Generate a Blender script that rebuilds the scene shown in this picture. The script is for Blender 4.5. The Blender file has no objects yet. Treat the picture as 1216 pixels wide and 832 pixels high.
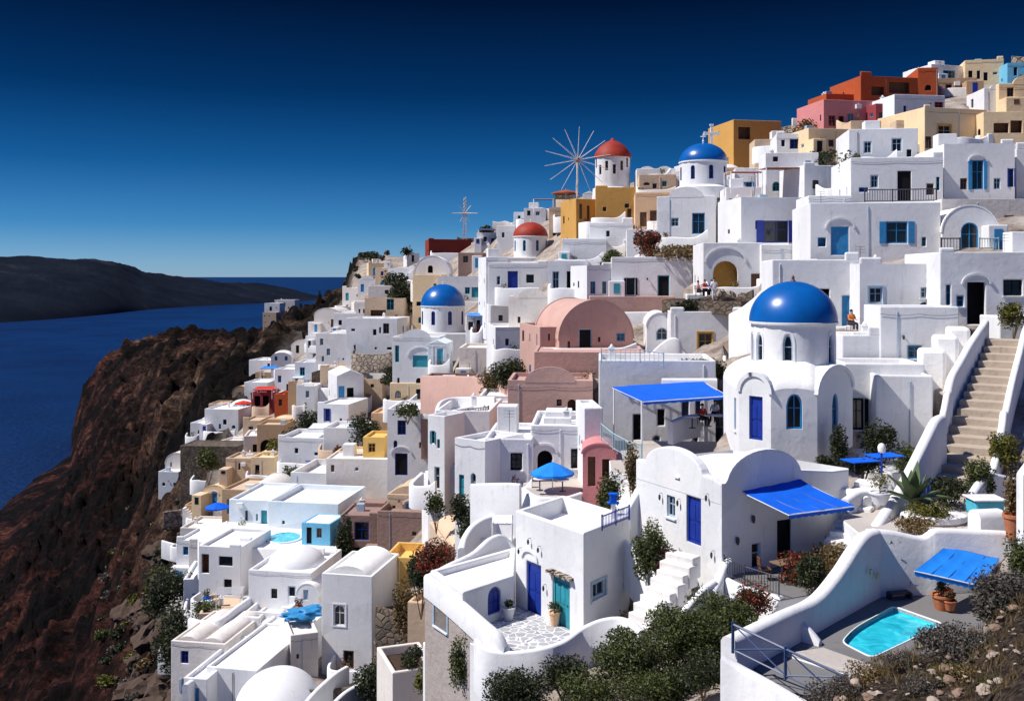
import bpy, bmesh, math, random
import numpy as np
from mathutils import Vector, noise
from mathutils.geometry import tessellate_polygon
PI = math.pi; R = math.radians
random.seed(7)
F, CX, HY = 1182.0, 608.0, 328.0        # pinhole constants of the camera (photo pixels), horizon row
SEA = -150.0
sc = bpy.context.scene
COL = sc.collection
V = Vector
def P(px, py, D): return V(((px-CX)/F*D, D, (HY-py)/F*D))
def Pz(px, py, z):
    D = F*z/(HY-py); return V(((px-CX)/F*D, D, z))

# ------------------------------------------------------------------ materials
def newmat(name):
    m = bpy.data.materials.new(name); m.use_nodes = True
    nt = m.node_tree; b = nt.nodes['Principled BSDF']
    return m, nt, b
def N(nt, t, **k):
    n = nt.nodes.new(t)
    for a, v in k.items():
        if a in n.inputs: n.inputs[a].default_value = v
        else: setattr(n, a, v)
    return n
def ramp(nt, stops, src):
    r = nt.nodes.new('ShaderNodeValToRGB'); e = r.color_ramp.elements
    while len(e) < len(stops): e.new(0.5)
    for i, (p, c) in enumerate(stops):
        e[i].position = p; e[i].color = (*c, 1) if len(c) == 3 else c
    nt.links.new(src, r.inputs[0]); return r
def mixc(nt, fac, a, b, mode='MIX'):
    m = nt.nodes.new('ShaderNodeMix'); m.data_type = 'RGBA'; m.blend_type = mode
    for inp, v in ((0, fac), (6, a), (7, b)):
        if isinstance(v, (int, float)): m.inputs[inp].default_value = v
        elif isinstance(v, tuple): m.inputs[inp].default_value = (*v, 1)
        else: nt.links.new(v, m.inputs[inp])
    return m.outputs[2]
def scl(c, k): return tuple(min(1, x*k) for x in c)
def bump(nt, b, h, strength, dist=.03):
    bp = N(nt, 'ShaderNodeBump', Strength=strength, Distance=dist)
    nt.links.new(h, bp.inputs['Height']); nt.links.new(bp.outputs[0], b.inputs['Normal'])
def plaster(name, c, stain=.35, stainc=(.42, .38, .33), rough=.9, bs=.5):
    m, nt, b = newmat(name); L = nt.links
    tc = nt.nodes.new('ShaderNodeTexCoord'); oi = nt.nodes.new('ShaderNodeObjectInfo')
    geo = nt.nodes.new('ShaderNodeNewGeometry')
    big = N(nt, 'ShaderNodeTexNoise', Scale=.35, Detail=5.0, Roughness=.65); L.new(geo.outputs['Position'], big.inputs['Vector'])
    mp = N(nt, 'ShaderNodeMapping'); mp.inputs['Scale'].default_value = (2.2, 2.2, .35); L.new(geo.outputs['Position'], mp.inputs[0])
    st = N(nt, 'ShaderNodeTexNoise', Scale=1.3, Detail=7.0, Roughness=.7); L.new(mp.outputs[0], st.inputs['Vector'])
    fine = N(nt, 'ShaderNodeTexNoise', Scale=9.0, Detail=6.0, Roughness=.6); L.new(geo.outputs['Position'], fine.inputs['Vector'])
    c1 = ramp(nt, [(.3, scl(c, .91)), (.7, scl(c, 1.03))], big.outputs[0])
    f = ramp(nt, [(.56, (0, 0, 0)), (.78, (stain,)*3)], st.outputs[0])
    c2 = mixc(nt, f.outputs[0], c1.outputs[0], tuple(x*y*1.25 for x, y in zip(stainc, c)))
    f2 = ramp(nt, [(.63, (0, 0, 0)), (.72, (stain*.6,)*3)], fine.outputs[0])
    c3 = mixc(nt, f2.outputs[0], c2, scl(c, .6))
    vc = N(nt, 'ShaderNodeTexVoronoi', Scale=.55); vc.feature = 'DISTANCE_TO_EDGE'; wv = mixc(nt, .45, geo.outputs['Position'], big.outputs['Color']); L.new(wv, vc.inputs['Vector'])
    ckr = ramp(nt, [(.0, (.5, .5, .5)), (.006, (0, 0, 0))], vc.outputs[0]); ckm = mixc(nt, 1.0, ckr.outputs[0], ramp(nt, [(.5, (0, 0, 0)), (.62, (1, 1, 1))], st.outputs[0]).outputs[0], 'MULTIPLY')
    c3 = mixc(nt, ckm, c3, scl(c, .45))
    vp = N(nt, 'ShaderNodeTexVoronoi', Scale=.8); L.new(wv, vp.inputs['Vector']); ps = nt.nodes.new('ShaderNodeSeparateColor'); L.new(vp.outputs['Color'], ps.inputs[0])
    pr_ = ramp(nt, [(.0, (.90, .90, .91)), (.3, (1, 1, 1)), (.8, (1, 1, 1)), (1, (1.04, 1.02, .99))], ps.outputs[0]); c3 = mixc(nt, .8, c3, mixc(nt, 1.0, c3, pr_.outputs[0], 'MULTIPLY'))
    L.new(c3, b.inputs['Base Color']); b.inputs['Roughness'].default_value = rough
    b.inputs['Specular IOR Level'].default_value = .2
    b2 = N(nt, 'ShaderNodeTexNoise', Scale=2.2, Detail=7.0, Roughness=.62); L.new(geo.outputs['Position'], b2.inputs['Vector'])
    bump(nt, b, b2.outputs[0], bs, .07)
    return m
def simple(name, c, rough=.6, spec=.3, metal=0, var=.15, sc_=6.0, bs=.15):
    m, nt, b = newmat(name); L = nt.links
    geo = nt.nodes.new('ShaderNodeNewGeometry')
    n = N(nt, 'ShaderNodeTexNoise', Scale=sc_, Detail=5.0); L.new(geo.outputs['Position'], n.inputs['Vector'])
    r = ramp(nt, [(.3, scl(c, 1-var)), (.7, scl(c, 1+var))], n.outputs[0])
    L.new(r.outputs[0], b.inputs['Base Color'])
    b.inputs['Roughness'].default_value = rough; b.inputs['Specular IOR Level'].default_value = spec
    b.inputs['Metallic'].default_value = metal
    if bs: bump(nt, b, n.outputs[0], bs, .02)
    return m
def stone(name, cs, scale=1.6, gap=(.07, .06, .05), bs=.9):
    m, nt, b = newmat(name); L = nt.links
    geo = nt.nodes.new('ShaderNodeNewGeometry')
    wn = N(nt, 'ShaderNodeTexNoise', Scale=3.0, Detail=3.0); L.new(geo.outputs['Position'], wn.inputs['Vector'])
    ad = mixc(nt, .18, geo.outputs['Position'], wn.outputs['Color'])
    v = N(nt, 'ShaderNodeTexVoronoi', Scale=scale); v.feature = 'F1'; L.new(ad, v.inputs['Vector'])
    e = N(nt, 'ShaderNodeTexVoronoi', Scale=scale); e.feature = 'DISTANCE_TO_EDGE'; L.new(ad, e.inputs['Vector'])
    sx = nt.nodes.new('ShaderNodeSeparateColor'); L.new(v.outputs['Color'], sx.inputs[0])
    r = ramp(nt, [(i/(len(cs)-1), c) for i, c in enumerate(cs)], sx.outputs[0])
    g = ramp(nt, [(.02, (1, 1, 1)), (.09, (0, 0, 0))], e.outputs[0])
    L.new(mixc(nt, g.outputs[0], r.outputs[0], gap), b.inputs['Base Color'])
    b.inputs['Roughness'].default_value = .9; b.inputs['Specular IOR Level'].default_value = .15
    g2 = ramp(nt, [(.0, (0, 0, 0)), (.14, (1, 1, 1))], e.outputs[0])
    bump(nt, b, g2.outputs[0], bs, .06)
    return m
def leafmat(name, cs):
    m, nt, b = newmat(name); L = nt.links
    geo = nt.nodes.new('ShaderNodeNewGeometry')
    r = ramp(nt, [(i/(len(cs)-1), c) for i, c in enumerate(cs)], geo.outputs['Random Per Island'])
    L.new(r.outputs[0], b.inputs['Base Color'])
    b.inputs['Roughness'].default_value = .55; b.inputs['Specular IOR Level'].default_value = .3
    tr = nt.nodes.new('ShaderNodeBsdfTranslucent'); L.new(r.outputs[0], tr.inputs[0])
    mx = nt.nodes.new('ShaderNodeMixShader'); mx.inputs[0].default_value = .25
    L.new(b.outputs[0], mx.inputs[1]); L.new(tr.outputs[0], mx.inputs[2])
    L.new(mx.outputs[0], nt.nodes['Material Output'].inputs[0])
    return m
M = {}
M['white'] = plaster('whitewash', (.735, .74, .75), .42, bs=.32)
M['roof'] = plaster('sunlit_whitewash_roof', (.86, .85, .83), .22, rough=.95)  # whitewash lighter than the walls': sunlit brightness put into the tops' colour
M['offwhite'] = plaster('off_white_plaster', (.72, .67, .62), .5)
M['cream'] = plaster('cream_plaster', (.76, .58, .36), .35)
M['tan'] = plaster('tan_plaster', (.46, .31, .19), .5)
M['tan2'] = plaster('pale_tan_plaster', (.58, .44, .31), .5)
M['peach'] = plaster('peach_plaster', (.70, .45, .27), .4)
M['ochre'] = plaster('ochre_plaster', (.56, .31, .085), .5)
M['yellow'] = plaster('yellow_plaster', (.72, .46, .14), .35)
M['pink'] = plaster('dusty_pink_plaster', (.52, .33, .28), .6)
M['rose'] = plaster('rose_plaster', (.62, .24, .24), .3)
M['maroon'] = plaster('maroon_plaster', (.28, .05, .06), .3)
M['orange'] = plaster('burnt_orange_plaster', (.42, .085, .028), .5)
M['redbrown'] = plaster('red_brown_plaster', (.22, .035, .025), .4)
M['grey'] = plaster('grey_stucco', (.40, .35, .32), .6, bs=1.0)
M['mauve'] = plaster('mauve_brown_plaster', (.30, .20, .17), .6, bs=.8)
M['blueish'] = plaster('pale_blue_and_shade_plaster', (.72, .79, .84), .3)  # pale blue paint; on the pool houses, blue shade put into white walls
M['skyblue'] = plaster('sky_blue_plaster', (.16, .47, .68), .3)
M['stonewall'] = stone('dry_stone', [(.10, .075, .06), (.16, .12, .09), (.07, .06, .05), (.20, .16, .12)], 2.2)
M['palestone'] = stone('pale_stone', [(.30, .24, .19), (.42, .35, .28), (.22, .18, .15)], 1.8)
M['cobble'] = stone('whitewashed_cobbles', [(.30, .31, .33), (.42, .42, .43), (.24, .25, .28)], 3.0, gap=(.72, .72, .72), bs=.3)
M['cliffstone'] = plaster('cliff_boulder_rock', (.075, .05, .037), .9, bs=1.0)
M['rockstone2'] = plaster('pale_rock', (.38, .31, .25), .8, bs=1.0)
M['rockstone'] = plaster('brown_rock', (.22, .15, .11), .8, bs=1.0)
M['bluedome'] = simple('blue_dome_paint', (.002, .095, .35), .30, .5, var=.18, sc_=.9, bs=.12)
M['reddome'] = simple('red_dome_paint', (.30, .032, .017), .6, .25, var=.2, sc_=1.0, bs=.2)
M['blue'] = simple('royal_blue_paint', (.008, .030, .26), .45, .4, sc_=3.0)
M['sky'] = simple('sky_blue_paint', (.03, .22, .46), .5, .3, sc_=3.0)
M['teal'] = simple('teal_paint', (.03, .26, .33), .5, .3, sc_=3.0)
M['cyan'] = simple('turquoise_paint', (.07, .42, .55), .5, .3, sc_=2.0)
M['paleb'] = simple('pale_blue_grey_paint', (.34, .45, .56), .6, .3)
M['brownp'] = simple('brown_wood', (.13, .06, .03), .6, .3)
M['ochrep'] = simple('ochre_paint', (.55, .30, .06), .6, .3)
M['redp'] = simple('red_paint', (.42, .05, .03), .6, .3)
M['whitep'] = simple('white_paint', (.78, .79, .80), .5, .3, var=.05)
M['dark'] = simple('dark_interior', (.012, .012, .014), .8, .1)
M['iron'] = simple('dark_iron', (.03, .035, .05), .5, .4)
M['rail'] = simple('navy_iron', (.02, .05, .14), .45, .4)
M['railw'] = simple('pale_teal_rail', (.32, .46, .52), .5, .4)
M['wood'] = simple('weathered_wood', (.20, .13, .085), .8, .2, sc_=9.0, bs=.4)
M['terracotta'] = simple('terracotta', (.42, .15, .07), .8, .2, sc_=8.0)
M['soil'] = simple('soil', (.06, .04, .03), .95, .05, var=.5, sc_=12.0, bs=.6)
M['step'] = plaster('worn_step_stone', (.42, .35, .28), .9, bs=1.0)
M['stepw'] = plaster('whitewashed_steps', (.74, .72, .70), .6, bs=.7)
M['deck'] = plaster('grey_deck', (.17, .165, .165), .5, bs=.3)
M['floor'] = plaster('pale_terrace_floor', (.46, .42, .38), .6)
M['canvasb'] = simple('bright_blue_canvas', (.006, .11, .62), .75, .15, var=.12, sc_=1.5, bs=.2)
M['canvass'] = simple('azure_canvas', (.015, .22, .75), .7, .15, var=.12, sc_=1.5, bs=.2)
M['canvasr'] = simple('red_canvas', (.55, .04, .02), .75, .15, var=.2, sc_=1.5)
M['canvasbr'] = simple('rust_canvas', (.30, .09, .04), .8, .1, var=.2, sc_=1.5)
M['canvasw'] = simple('white_canvas', (.75, .74, .72), .8, .1, var=.1)
M['canvast'] = simple('thatch', (.24, .17, .11), .9, .1, var=.4, sc_=8.0)
M['skin'] = simple('skin', (.50, .28, .19), .6, .3, bs=0)
M['hair'] = simple('hair', (.03, .02, .015), .7, .2, bs=0)
for k, c in (('cl_red', (.45, .03, .03)), ('cl_blue', (.04, .12, .45)), ('cl_white', (.75, .75, .75)), ('cl_dark', (.03, .03, .04)), ('cl_pink', (.6, .25, .25)), ('cl_orange', (.65, .18, .03))):
    M[k] = simple(k.replace('cl_', 'cloth_'), c, .85, .1)
M['leaf'] = leafmat('green_leaves', [(.012, .020, .008), (.045, .065, .018), (.12, .14, .035), (.06, .06, .022)])
M['leafd'] = leafmat('dark_leaves', [(.006, .011, .006), (.020, .032, .012), (.055, .07, .024), (.04, .035, .018)])
M['leafy'] = leafmat('yellow_green_leaves', [(.03, .04, .008), (.12, .12, .02), (.20, .17, .03)])
M['leafgrey'] = leafmat('dry_grey_leaves', [(.05, .04, .035), (.12, .10, .09), (.05, .055, .035), (.20, .17, .15)])
M['leafdry'] = leafmat('dry_brown_leaves', [(.09, .05, .025), (.20, .13, .05), (.08, .07, .03), (.30, .20, .08)])
M['leafred'] = leafmat('red_flowers', [(.25, .02, .03), (.02, .035, .012), (.03, .05, .015), (.5, .05, .03)])
M['leafpink'] = leafmat('magenta_flowers', [(.02, .03, .012), (.03, .045, .015), (.22, .02, .08), (.02, .03, .01)])
M['agave'] = simple('agave_leaf', (.10, .14, .06), .5, .3, sc_=2.0)
def glass():
    m, nt, b = newmat('window_glass')
    b.inputs['Base Color'].default_value = (.012, .016, .022, 1); b.inputs['Roughness'].default_value = .12
    b.inputs['Specular IOR Level'].default_value = .5
    return m
M['glass'] = glass()
def poolmat():
    m, nt, b = newmat('pool_water'); L = nt.links
    geo = nt.nodes.new('ShaderNodeNewGeometry')
    n = N(nt, 'ShaderNodeTexNoise', Scale=1.6, Detail=3.0, Distortion=.8); L.new(geo.outputs['Position'], n.inputs['Vector'])
    r = ramp(nt, [(.35, (.006, .34, .46)), (.55, (.02, .52, .64)), (.7, (.10, .68, .76))], n.outputs[0])
    L.new(r.outputs[0], b.inputs['Base Color']); b.inputs['Roughness'].default_value = .06
    bump(nt, b, n.outputs[0], .3, .05)
    return m
M['pool'] = poolmat()
M['pooltile'] = simple('turquoise_pool_tile', (.015, .52, .66), .5, .3, var=.15, sc_=2.0)
def seamat():
    m, nt, b = newmat('sea_water'); L = nt.links
    geo = nt.nodes.new('ShaderNodeNewGeometry')
    big = N(nt, 'ShaderNodeTexNoise', Scale=.0035, Detail=10.0, Roughness=.65); L.new(geo.outputs['Position'], big.inputs['Vector'])
    r = ramp(nt, [(.3, (.0005, .008, .042)), (.7, (.001, .024, .100))], big.outputs[0])
    L.new(r.outputs[0], b.inputs['Base Color'])
    b.inputs['Roughness'].default_value = .35; b.inputs['IOR'].default_value = 1.33; b.inputs['Specular IOR Level'].default_value = .35
    n = N(nt, 'ShaderNodeTexNoise', Scale=.12, Detail=8.0, Roughness=.7); L.new(geo.outputs['Position'], n.inputs['Vector'])
    bump(nt, b, n.outputs[0], 1.0, 3.0)
    return m
M['sea'] = seamat()
def rockmat():
    m, nt, b = newmat('volcanic_rock'); L = nt.links
    geo = nt.nodes.new('ShaderNodeNewGeometry')
    at = nt.nodes.new('ShaderNodeVertexColor'); at.layer_name = 'zone'
    sp = nt.nodes.new('ShaderNodeSeparateColor'); L.new(at.outputs[0], sp.inputs[0])
    mp = N(nt, 'ShaderNodeMapping'); mp.inputs['Scale'].default_value = (.7, 1.0, 1.5); mp.inputs['Rotation'].default_value = (0, R(12), R(8)); L.new(geo.outputs['Position'], mp.inputs[0])
    n1 = N(nt, 'ShaderNodeTexNoise', Scale=.024, Detail=13.0, Roughness=.70, Distortion=.4); L.new(mp.outputs[0], n1.inputs['Vector'])
    n2 = N(nt, 'ShaderNodeTexNoise', Scale=.30, Detail=14.0, Roughness=.82); L.new(mp.outputs[0], n2.inputs['Vector'])
    n4 = N(nt, 'ShaderNodeTexNoise', Scale=6.0, Detail=8.0, Roughness=.75); L.new(geo.outputs['Position'], n4.inputs['Vector'])
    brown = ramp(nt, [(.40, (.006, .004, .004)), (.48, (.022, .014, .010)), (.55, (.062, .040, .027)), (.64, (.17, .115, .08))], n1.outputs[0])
    red = ramp(nt, [(.42, (.003, .002, .002)), (.49, (.012, .005, .005)), (.56, (.070, .024, .018)), (.68, (.15, .055, .038))], n1.outputs[0])  # near-black stops paint the cliff's shadow masses into the rock colour
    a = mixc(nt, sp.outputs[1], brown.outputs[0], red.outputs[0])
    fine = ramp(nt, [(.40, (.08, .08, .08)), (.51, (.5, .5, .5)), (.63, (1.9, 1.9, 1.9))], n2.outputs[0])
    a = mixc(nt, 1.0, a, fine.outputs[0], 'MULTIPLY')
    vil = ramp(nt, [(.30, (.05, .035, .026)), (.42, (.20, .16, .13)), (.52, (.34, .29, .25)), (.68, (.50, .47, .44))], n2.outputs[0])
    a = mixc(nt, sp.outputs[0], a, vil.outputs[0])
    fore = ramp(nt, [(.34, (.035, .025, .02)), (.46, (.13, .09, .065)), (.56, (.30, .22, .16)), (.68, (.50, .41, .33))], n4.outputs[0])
    vo = N(nt, 'ShaderNodeTexVoronoi', Scale=2.6); vo.feature = 'DISTANCE_TO_EDGE'; wv = mixc(nt, .25, geo.outputs['Position'], n4.outputs['Color']); L.new(wv, vo.inputs['Vector'])
    vr = ramp(nt, [(.0, (.25, .22, .2)), (.08, (1, 1, 1))], vo.outputs[0])
    fo = mixc(nt, 1.0, fore.outputs[0], vr.outputs[0], 'MULTIPLY')
    a = mixc(nt, sp.outputs[2], a, fo)
    L.new(a, b.inputs['Base Color']); b.inputs['Roughness'].default_value = .95; b.inputs['Specular IOR Level'].default_value = .08
    n3 = N(nt, 'ShaderNodeTexNoise', Scale=.16, Detail=15.0, Roughness=.74); L.new(mp.outputs[0], n3.inputs['Vector'])
    hm = mixc(nt, sp.outputs[2], n3.outputs[0], n4.outputs[0])
    bump(nt, b, hm, 1.0, 2.2)
    bp = [q for q in nt.nodes if q.type == 'BUMP'][0]
    ds = nt.nodes.new('ShaderNodeMath'); ds.operation = 'MULTIPLY_ADD'; L.new(sp.outputs[0], ds.inputs[0]); ds.inputs[1].default_value = -3.5; ds.inputs[2].default_value = 4.0
    d2 = nt.nodes.new('ShaderNodeMath'); d2.operation = 'MULTIPLY_ADD'; L.new(sp.outputs[2], d2.inputs[0]); d2.inputs[1].default_value = -1.95; L.new(ds.outputs[0], d2.inputs[2])
    L.new(d2.outputs[0], bp.inputs['Distance'])
    return m
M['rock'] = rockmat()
def islemat():
    m, nt, b = newmat('island_haze_scrub'); L = nt.links
    geo = nt.nodes.new('ShaderNodeNewGeometry')
    n1 = N(nt, 'ShaderNodeTexNoise', Scale=.004, Detail=9.0, Roughness=.7); L.new(geo.outputs['Position'], n1.inputs['Vector'])
    r = ramp(nt, [(.4, (.003, .006, .013)), (.60, (.007, .010, .018)), (.72, (.030, .028, .032))], n1.outputs[0])  # scrub with the dark blue of distant air put into its colour
    L.new(r.outputs[0], b.inputs['Base Color']); b.inputs['Roughness'].default_value = .95
    b.inputs['Specular IOR Level'].default_value = .05
    return m
M['isle'] = islemat()

# ------------------------------------------------------------------ mesh builder
class MB:
    def __init__(s): s.v = []; s.f = []
    def add(s, vs, fs):
        o = len(s.v); s.v += [tuple(p) for p in vs]; s.f += [tuple(i+o for i in f) for f in fs]; return s
    def box(s, x0, x1, y0, y1, z0, z1):
        vs = [(x, y, z) for z in (z0, z1) for y in (y0, y1) for x in (x0, x1)]
        return s.add(vs, [(0, 2, 3, 1), (4, 5, 7, 6), (0, 1, 5, 4), (2, 6, 7, 3), (0, 4, 6, 2), (1, 3, 7, 5)])
    def quad(s, a, b, c, d): return s.add([a, b, c, d], [(0, 1, 2, 3)])
    def obox(s, c, ex, ey, hx, hy, z0, z1):      # box centred c (xy), half sizes
        ex = V((ex[0], ex[1], 0)); ey = V((ey[0], ey[1], 0)); vs = []
        for z in (z0, z1):
            for sx, sy in ((-1, -1), (1, -1), (1, 1), (-1, 1)):
                p = V((c[0], c[1], 0))+ex*hx*sx+ey*hy*sy; vs.append((p.x, p.y, z))
        return s.add(vs, [(3, 2, 1, 0), (4, 5, 6, 7), (0, 1, 5, 4), (1, 2, 6, 5), (2, 3, 7, 6), (3, 0, 4, 7)])
    def tube(s, pts, r, n=6, r2=None, cap=True):
        pts = [V(p) for p in pts]; o = len(s.v); k = len(pts); r2 = r if r2 is None else r2
        for i, p in enumerate(pts):
            d = (pts[min(i+1, k-1)]-pts[max(i-1, 0)]).normalized()
            u = d.cross(V((0, 0, 1)))
            if u.length < .01: u = d.cross(V((1, 0, 0)))
            u.normalize(); w = u.cross(d); rr = r+(r2-r)*i/max(1, k-1)
            for j in range(n):
                a = 2*PI*j/n; s.v.append(tuple(p+u*math.cos(a)*rr+w*math.sin(a)*rr))
        for i in range(k-1):
            for j in range(n):
                a = o+i*n+j; b = o+i*n+(j+1) % n; s.f.append((a, b, b+n, a+n))
        if cap:
            s.f.append(tuple(o+j for j in range(n))[::-1]); s.f.append(tuple(o+(k-1)*n+j for j in range(n)))
        return s
    def lathe(s, prof, c=(0, 0, 0), n=24, sx=1, sy=1):
        o = len(s.v); k = len(prof)
        for r, z in prof:
            for j in range(n):
                a = 2*PI*j/n; s.v.append((c[0]+math.cos(a)*r*sx, c[1]+math.sin(a)*r*sy, c[2]+z))
        for i in range(k-1):
            for j in range(n):
                a = o+i*n+j; b = o+i*n+(j+1) % n; s.f.append((a, b, b+n, a+n))
        s.f.append(tuple(o+j for j in range(n))[::-1]); s.f.append(tuple(o+(k-1)*n+j for j in range(n)))
        return s
    def prism(s, poly, z0, z1):                  # vertical prism from xy polygon
        n = len(poly); o = len(s.v)
        zz = z1 if hasattr(z1, '__len__') else [z1]*n
        s.v += [(p[0], p[1], z0) for p in poly]+[(p[0], p[1], z) for p, z in zip(poly, zz)]
        for i in range(n): j = (i+1) % n; s.f.append((o+i, o+j, o+n+j, o+n+i))
        s.f.append(tuple(range(o, o+n))[::-1]); s.f.append(tuple(range(o+n, o+2*n))); return s
    def build(s, name, mat, parent=None, smooth=None, bevel=0, merge=True, inv=None):
        me = bpy.data.meshes.new(name); me.from_pydata(s.v, [], s.f)
        bm = bmesh.new(); bm.from_mesh(me)
        if merge: bmesh.ops.remove_doubles(bm, verts=bm.verts, dist=.0008)
        bmesh.ops.recalc_face_normals(bm, faces=bm.faces)
        bm.to_mesh(me); bm.free()
        me.materials.append(mat if not isinstance(mat, str) else M[mat])
        if smooth is not None:
            me.shade_smooth(); me.set_sharp_from_angle(angle=R(smooth))
        o = bpy.data.objects.new(name, me); COL.objects.link(o)
        if parent: o.parent = parent
        if bevel:
            b = o.modifiers.new('soft_edge', 'BEVEL'); b.width = bevel; b.segments = 2; b.limit_method = 'ANGLE'; b.angle_limit = R(50)
        return o
LABELS = {}
def tag(o, label=None, cat=None, group=None, kind=None):
    if label:
        o['label'] = label
        LABELS.setdefault(label, []).append(o)
    if cat: o['category'] = cat
    if group: o['group'] = group
    if kind: o['kind'] = kind
    return o
def thing(name, loc, label, cat, rz=0, group=None):
    o = bpy.data.objects.new(name, None); COL.objects.link(o); o.empty_display_size = .3
    o.location = loc; o.rotation_euler = (0, 0, rz); return tag(o, label, cat, group)
def setparent(o, p, loc=(0, 0, 0)): o.parent = p; o.location = loc; return o

# ------------------------------------------------------------------ terrain: row of the visible ground per pixel column and distance
COLS = {
 -300: [(120, 1100), (200, 950), (300, 860), (360, 820), (450, 760)],
 0: [(90, 1000), (130, 930), (170, 870), (220, 815), (300, 755), (400, 700), (500, 655), (652, 600), (760, 575)],
 60: [(90, 960), (130, 885), (170, 810), (230, 750), (300, 690), (400, 650), (560, 600), (764, 560), (860, 545)],
 84: [(90, 945), (140, 850), (200, 770), (280, 695), (380, 635), (500, 588), (700, 556), (860, 537), (960, 515)],
 93: [(90, 930), (150, 830), (200, 755), (280, 685), (380, 625), (500, 575), (700, 535), (850, 510), (960, 478), (1040, 490)],
 102: [(90, 928), (150, 822), (200, 752), (280, 682), (380, 620), (500, 568), (700, 520), (850, 485), (960, 452), (1100, 490)],
 122: [(88, 920), (150, 790), (200, 728), (280, 655), (380, 598), (500, 545), (680, 490), (850, 450), (950, 425), (1100, 470)],
 150: [(85, 900), (120, 810), (170, 730), (220, 670), (300, 610), (400, 565), (520, 510), (650, 465), (800, 432), (930, 411), (1050, 420), (1200, 480)],
 200: [(80, 880), (100, 810), (130, 720), (165, 655), (200, 600), (240, 560), (300, 520), (400, 475), (550, 435), (700, 420), (900, 402), (1000, 410), (1150, 470)],
 250: [(72, 880), (95, 760), (120, 660), (150, 590), (185, 535), (220, 495), (260, 470), (350, 445), (500, 420), (700, 414), (900, 401), (1000, 408), (1150, 465)],
 300: [(70, 860), (80, 800), (95, 740), (110, 655), (135, 590), (165, 540), (200, 490), (240, 455), (300, 430), (400, 412), (600, 406), (900, 397), (1000, 405), (1150, 460)],
 350: [(70, 860), (80, 800), (95, 735), (110, 650), (135, 580), (165, 525), (200, 470), (240, 430), (300, 400), (400, 378), (500, 360), (560, 357), (650, 385), (900, 400), (1100, 460)],
 400: [(70, 855), (85, 790), (98, 720), (110, 650), (125, 590), (145, 530), (170, 475), (200, 430), (240, 390), (300, 365), (380, 347), (420, 345), (500, 380), (700, 400), (1100, 470)],
 428: [(68, 855), (85, 790), (98, 710), (113, 635), (128, 572), (145, 518), (168, 468), (195, 418), (228, 375), (262, 335), (300, 315), (335, 305), (365, 308), (420, 350)],
 460: [(62, 860), (78, 790), (88, 720), (100, 650), (113, 600), (125, 556), (142, 505), (165, 455), (190, 400), (215, 360), (250, 325), (290, 302), (330, 303), (365, 330)],
 520: [(48, 880), (60, 790), (70, 730), (85, 655), (100, 600), (115, 560), (130, 510), (150, 440), (165, 400), (190, 350), (220, 315), (250, 300), (290, 305)],
 560: [(44, 870), (54, 780), (64, 710), (76, 640), (90, 585), (105, 520), (120, 465), (140, 405), (160, 362), (185, 322), (210, 292), (235, 280), (270, 290)],
 600: [(38, 860), (45, 800), (52, 745), (60, 665), (70, 600), (80, 550), (95, 485), (110, 430), (125, 390), (140, 350), (160, 315), (185, 280), (200, 268), (230, 275)],
 650: [(35, 855), (43, 775), (50, 715), (60, 610), (68, 575), (76, 510), (86, 452), (98, 400), (112, 355), (128, 320), (145, 290), (165, 260), (185, 246), (215, 255)],
 700: [(33, 850), (42, 762), (48, 700), (58, 600), (66, 535), (75, 480), (86, 425), (98, 375), (112, 335), (125, 295), (140, 255), (155, 232), (185, 240)],
 760: [(33, 850), (40, 765), (46, 690), (54, 600), (62, 530), (75, 470), (86, 420), (95, 370), (105, 335), (115, 298), (130, 255), (145, 220), (155, 212), (190, 222)],
 850: [(29, 880), (36, 790), (40, 735), (44, 640), (50, 560), (60, 480), (74, 415), (88, 352), (98, 305), (105, 290), (120, 238), (135, 203), (145, 195), (180, 205)],
 940: [(20, 940), (26, 850), (31, 850), (38, 745), (42, 665), (46, 590), (52, 525), (60, 450), (68, 390), (76, 330), (88, 285), (98, 242), (110, 202), (125, 177), (140, 160), (150, 150), (190, 165)],
 1050: [(14, 980), (20, 860), (26, 776), (29, 785), (31, 812), (36, 755), (38.5, 680), (42, 615), (46, 588), (52, 530), (60, 440), (66, 390), (75, 310), (85, 240), (98, 188), (112, 152), (128, 125), (140, 108), (180, 120)],
 1150: [(12, 980), (18, 860), (24, 770), (27.5, 748), (31, 780), (35, 745), (38.5, 680), (42, 613), (46, 580), (50, 522), (57, 425), (62, 388), (72, 303), (85, 232), (102, 168), (118, 125), (135, 98), (145, 88), (180, 100)],
 1216: [(12, 900), (18, 790), (24, 715), (30, 690), (38, 632), (44, 590), (50, 500), (57, 412), (64, 360), (75, 285), (87, 215), (105, 152), (120, 115), (138, 85), (146, 76), (180, 90)],
 1320: [(12, 860), (20, 740), (28, 670), (38, 590), (46, 520), (56, 390), (70, 280), (85, 200), (102, 135), (120, 95), (142, 62), (180, 75)],
 1560: [(12, 820), (20, 700), (36, 560), (46, 480), (56, 360), (70, 240), (85, 160), (102, 100), (125, 50), (180, 60)],
}
ck = sorted(COLS); NR = 760
LD = np.linspace(math.log(11), math.log(1500), NR)
G = np.zeros((len(ck), NR))          # z per column / log distance
for i, k in enumerate(ck):
    c = COLS[k]; D = [q[0] for q in c]; Y = [q[1] for q in c]
    z0 = (HY-Y[0])/F*D[0]
    rr = np.interp(LD, np.log(D), Y); dd = np.exp(LD); z = (HY-rr)/F*dd
    z = np.where(dd < D[0], z0, z)
    De = D[-1]; ze = (HY-Y[-1])/F*De
    z = np.where(dd > De, ze-(dd-De)*.30, z)
    ker = np.ones(9)/9; zp = np.pad(z, 4, 'edge'); G[i] = np.convolve(zp, ker, 'valid')
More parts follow.
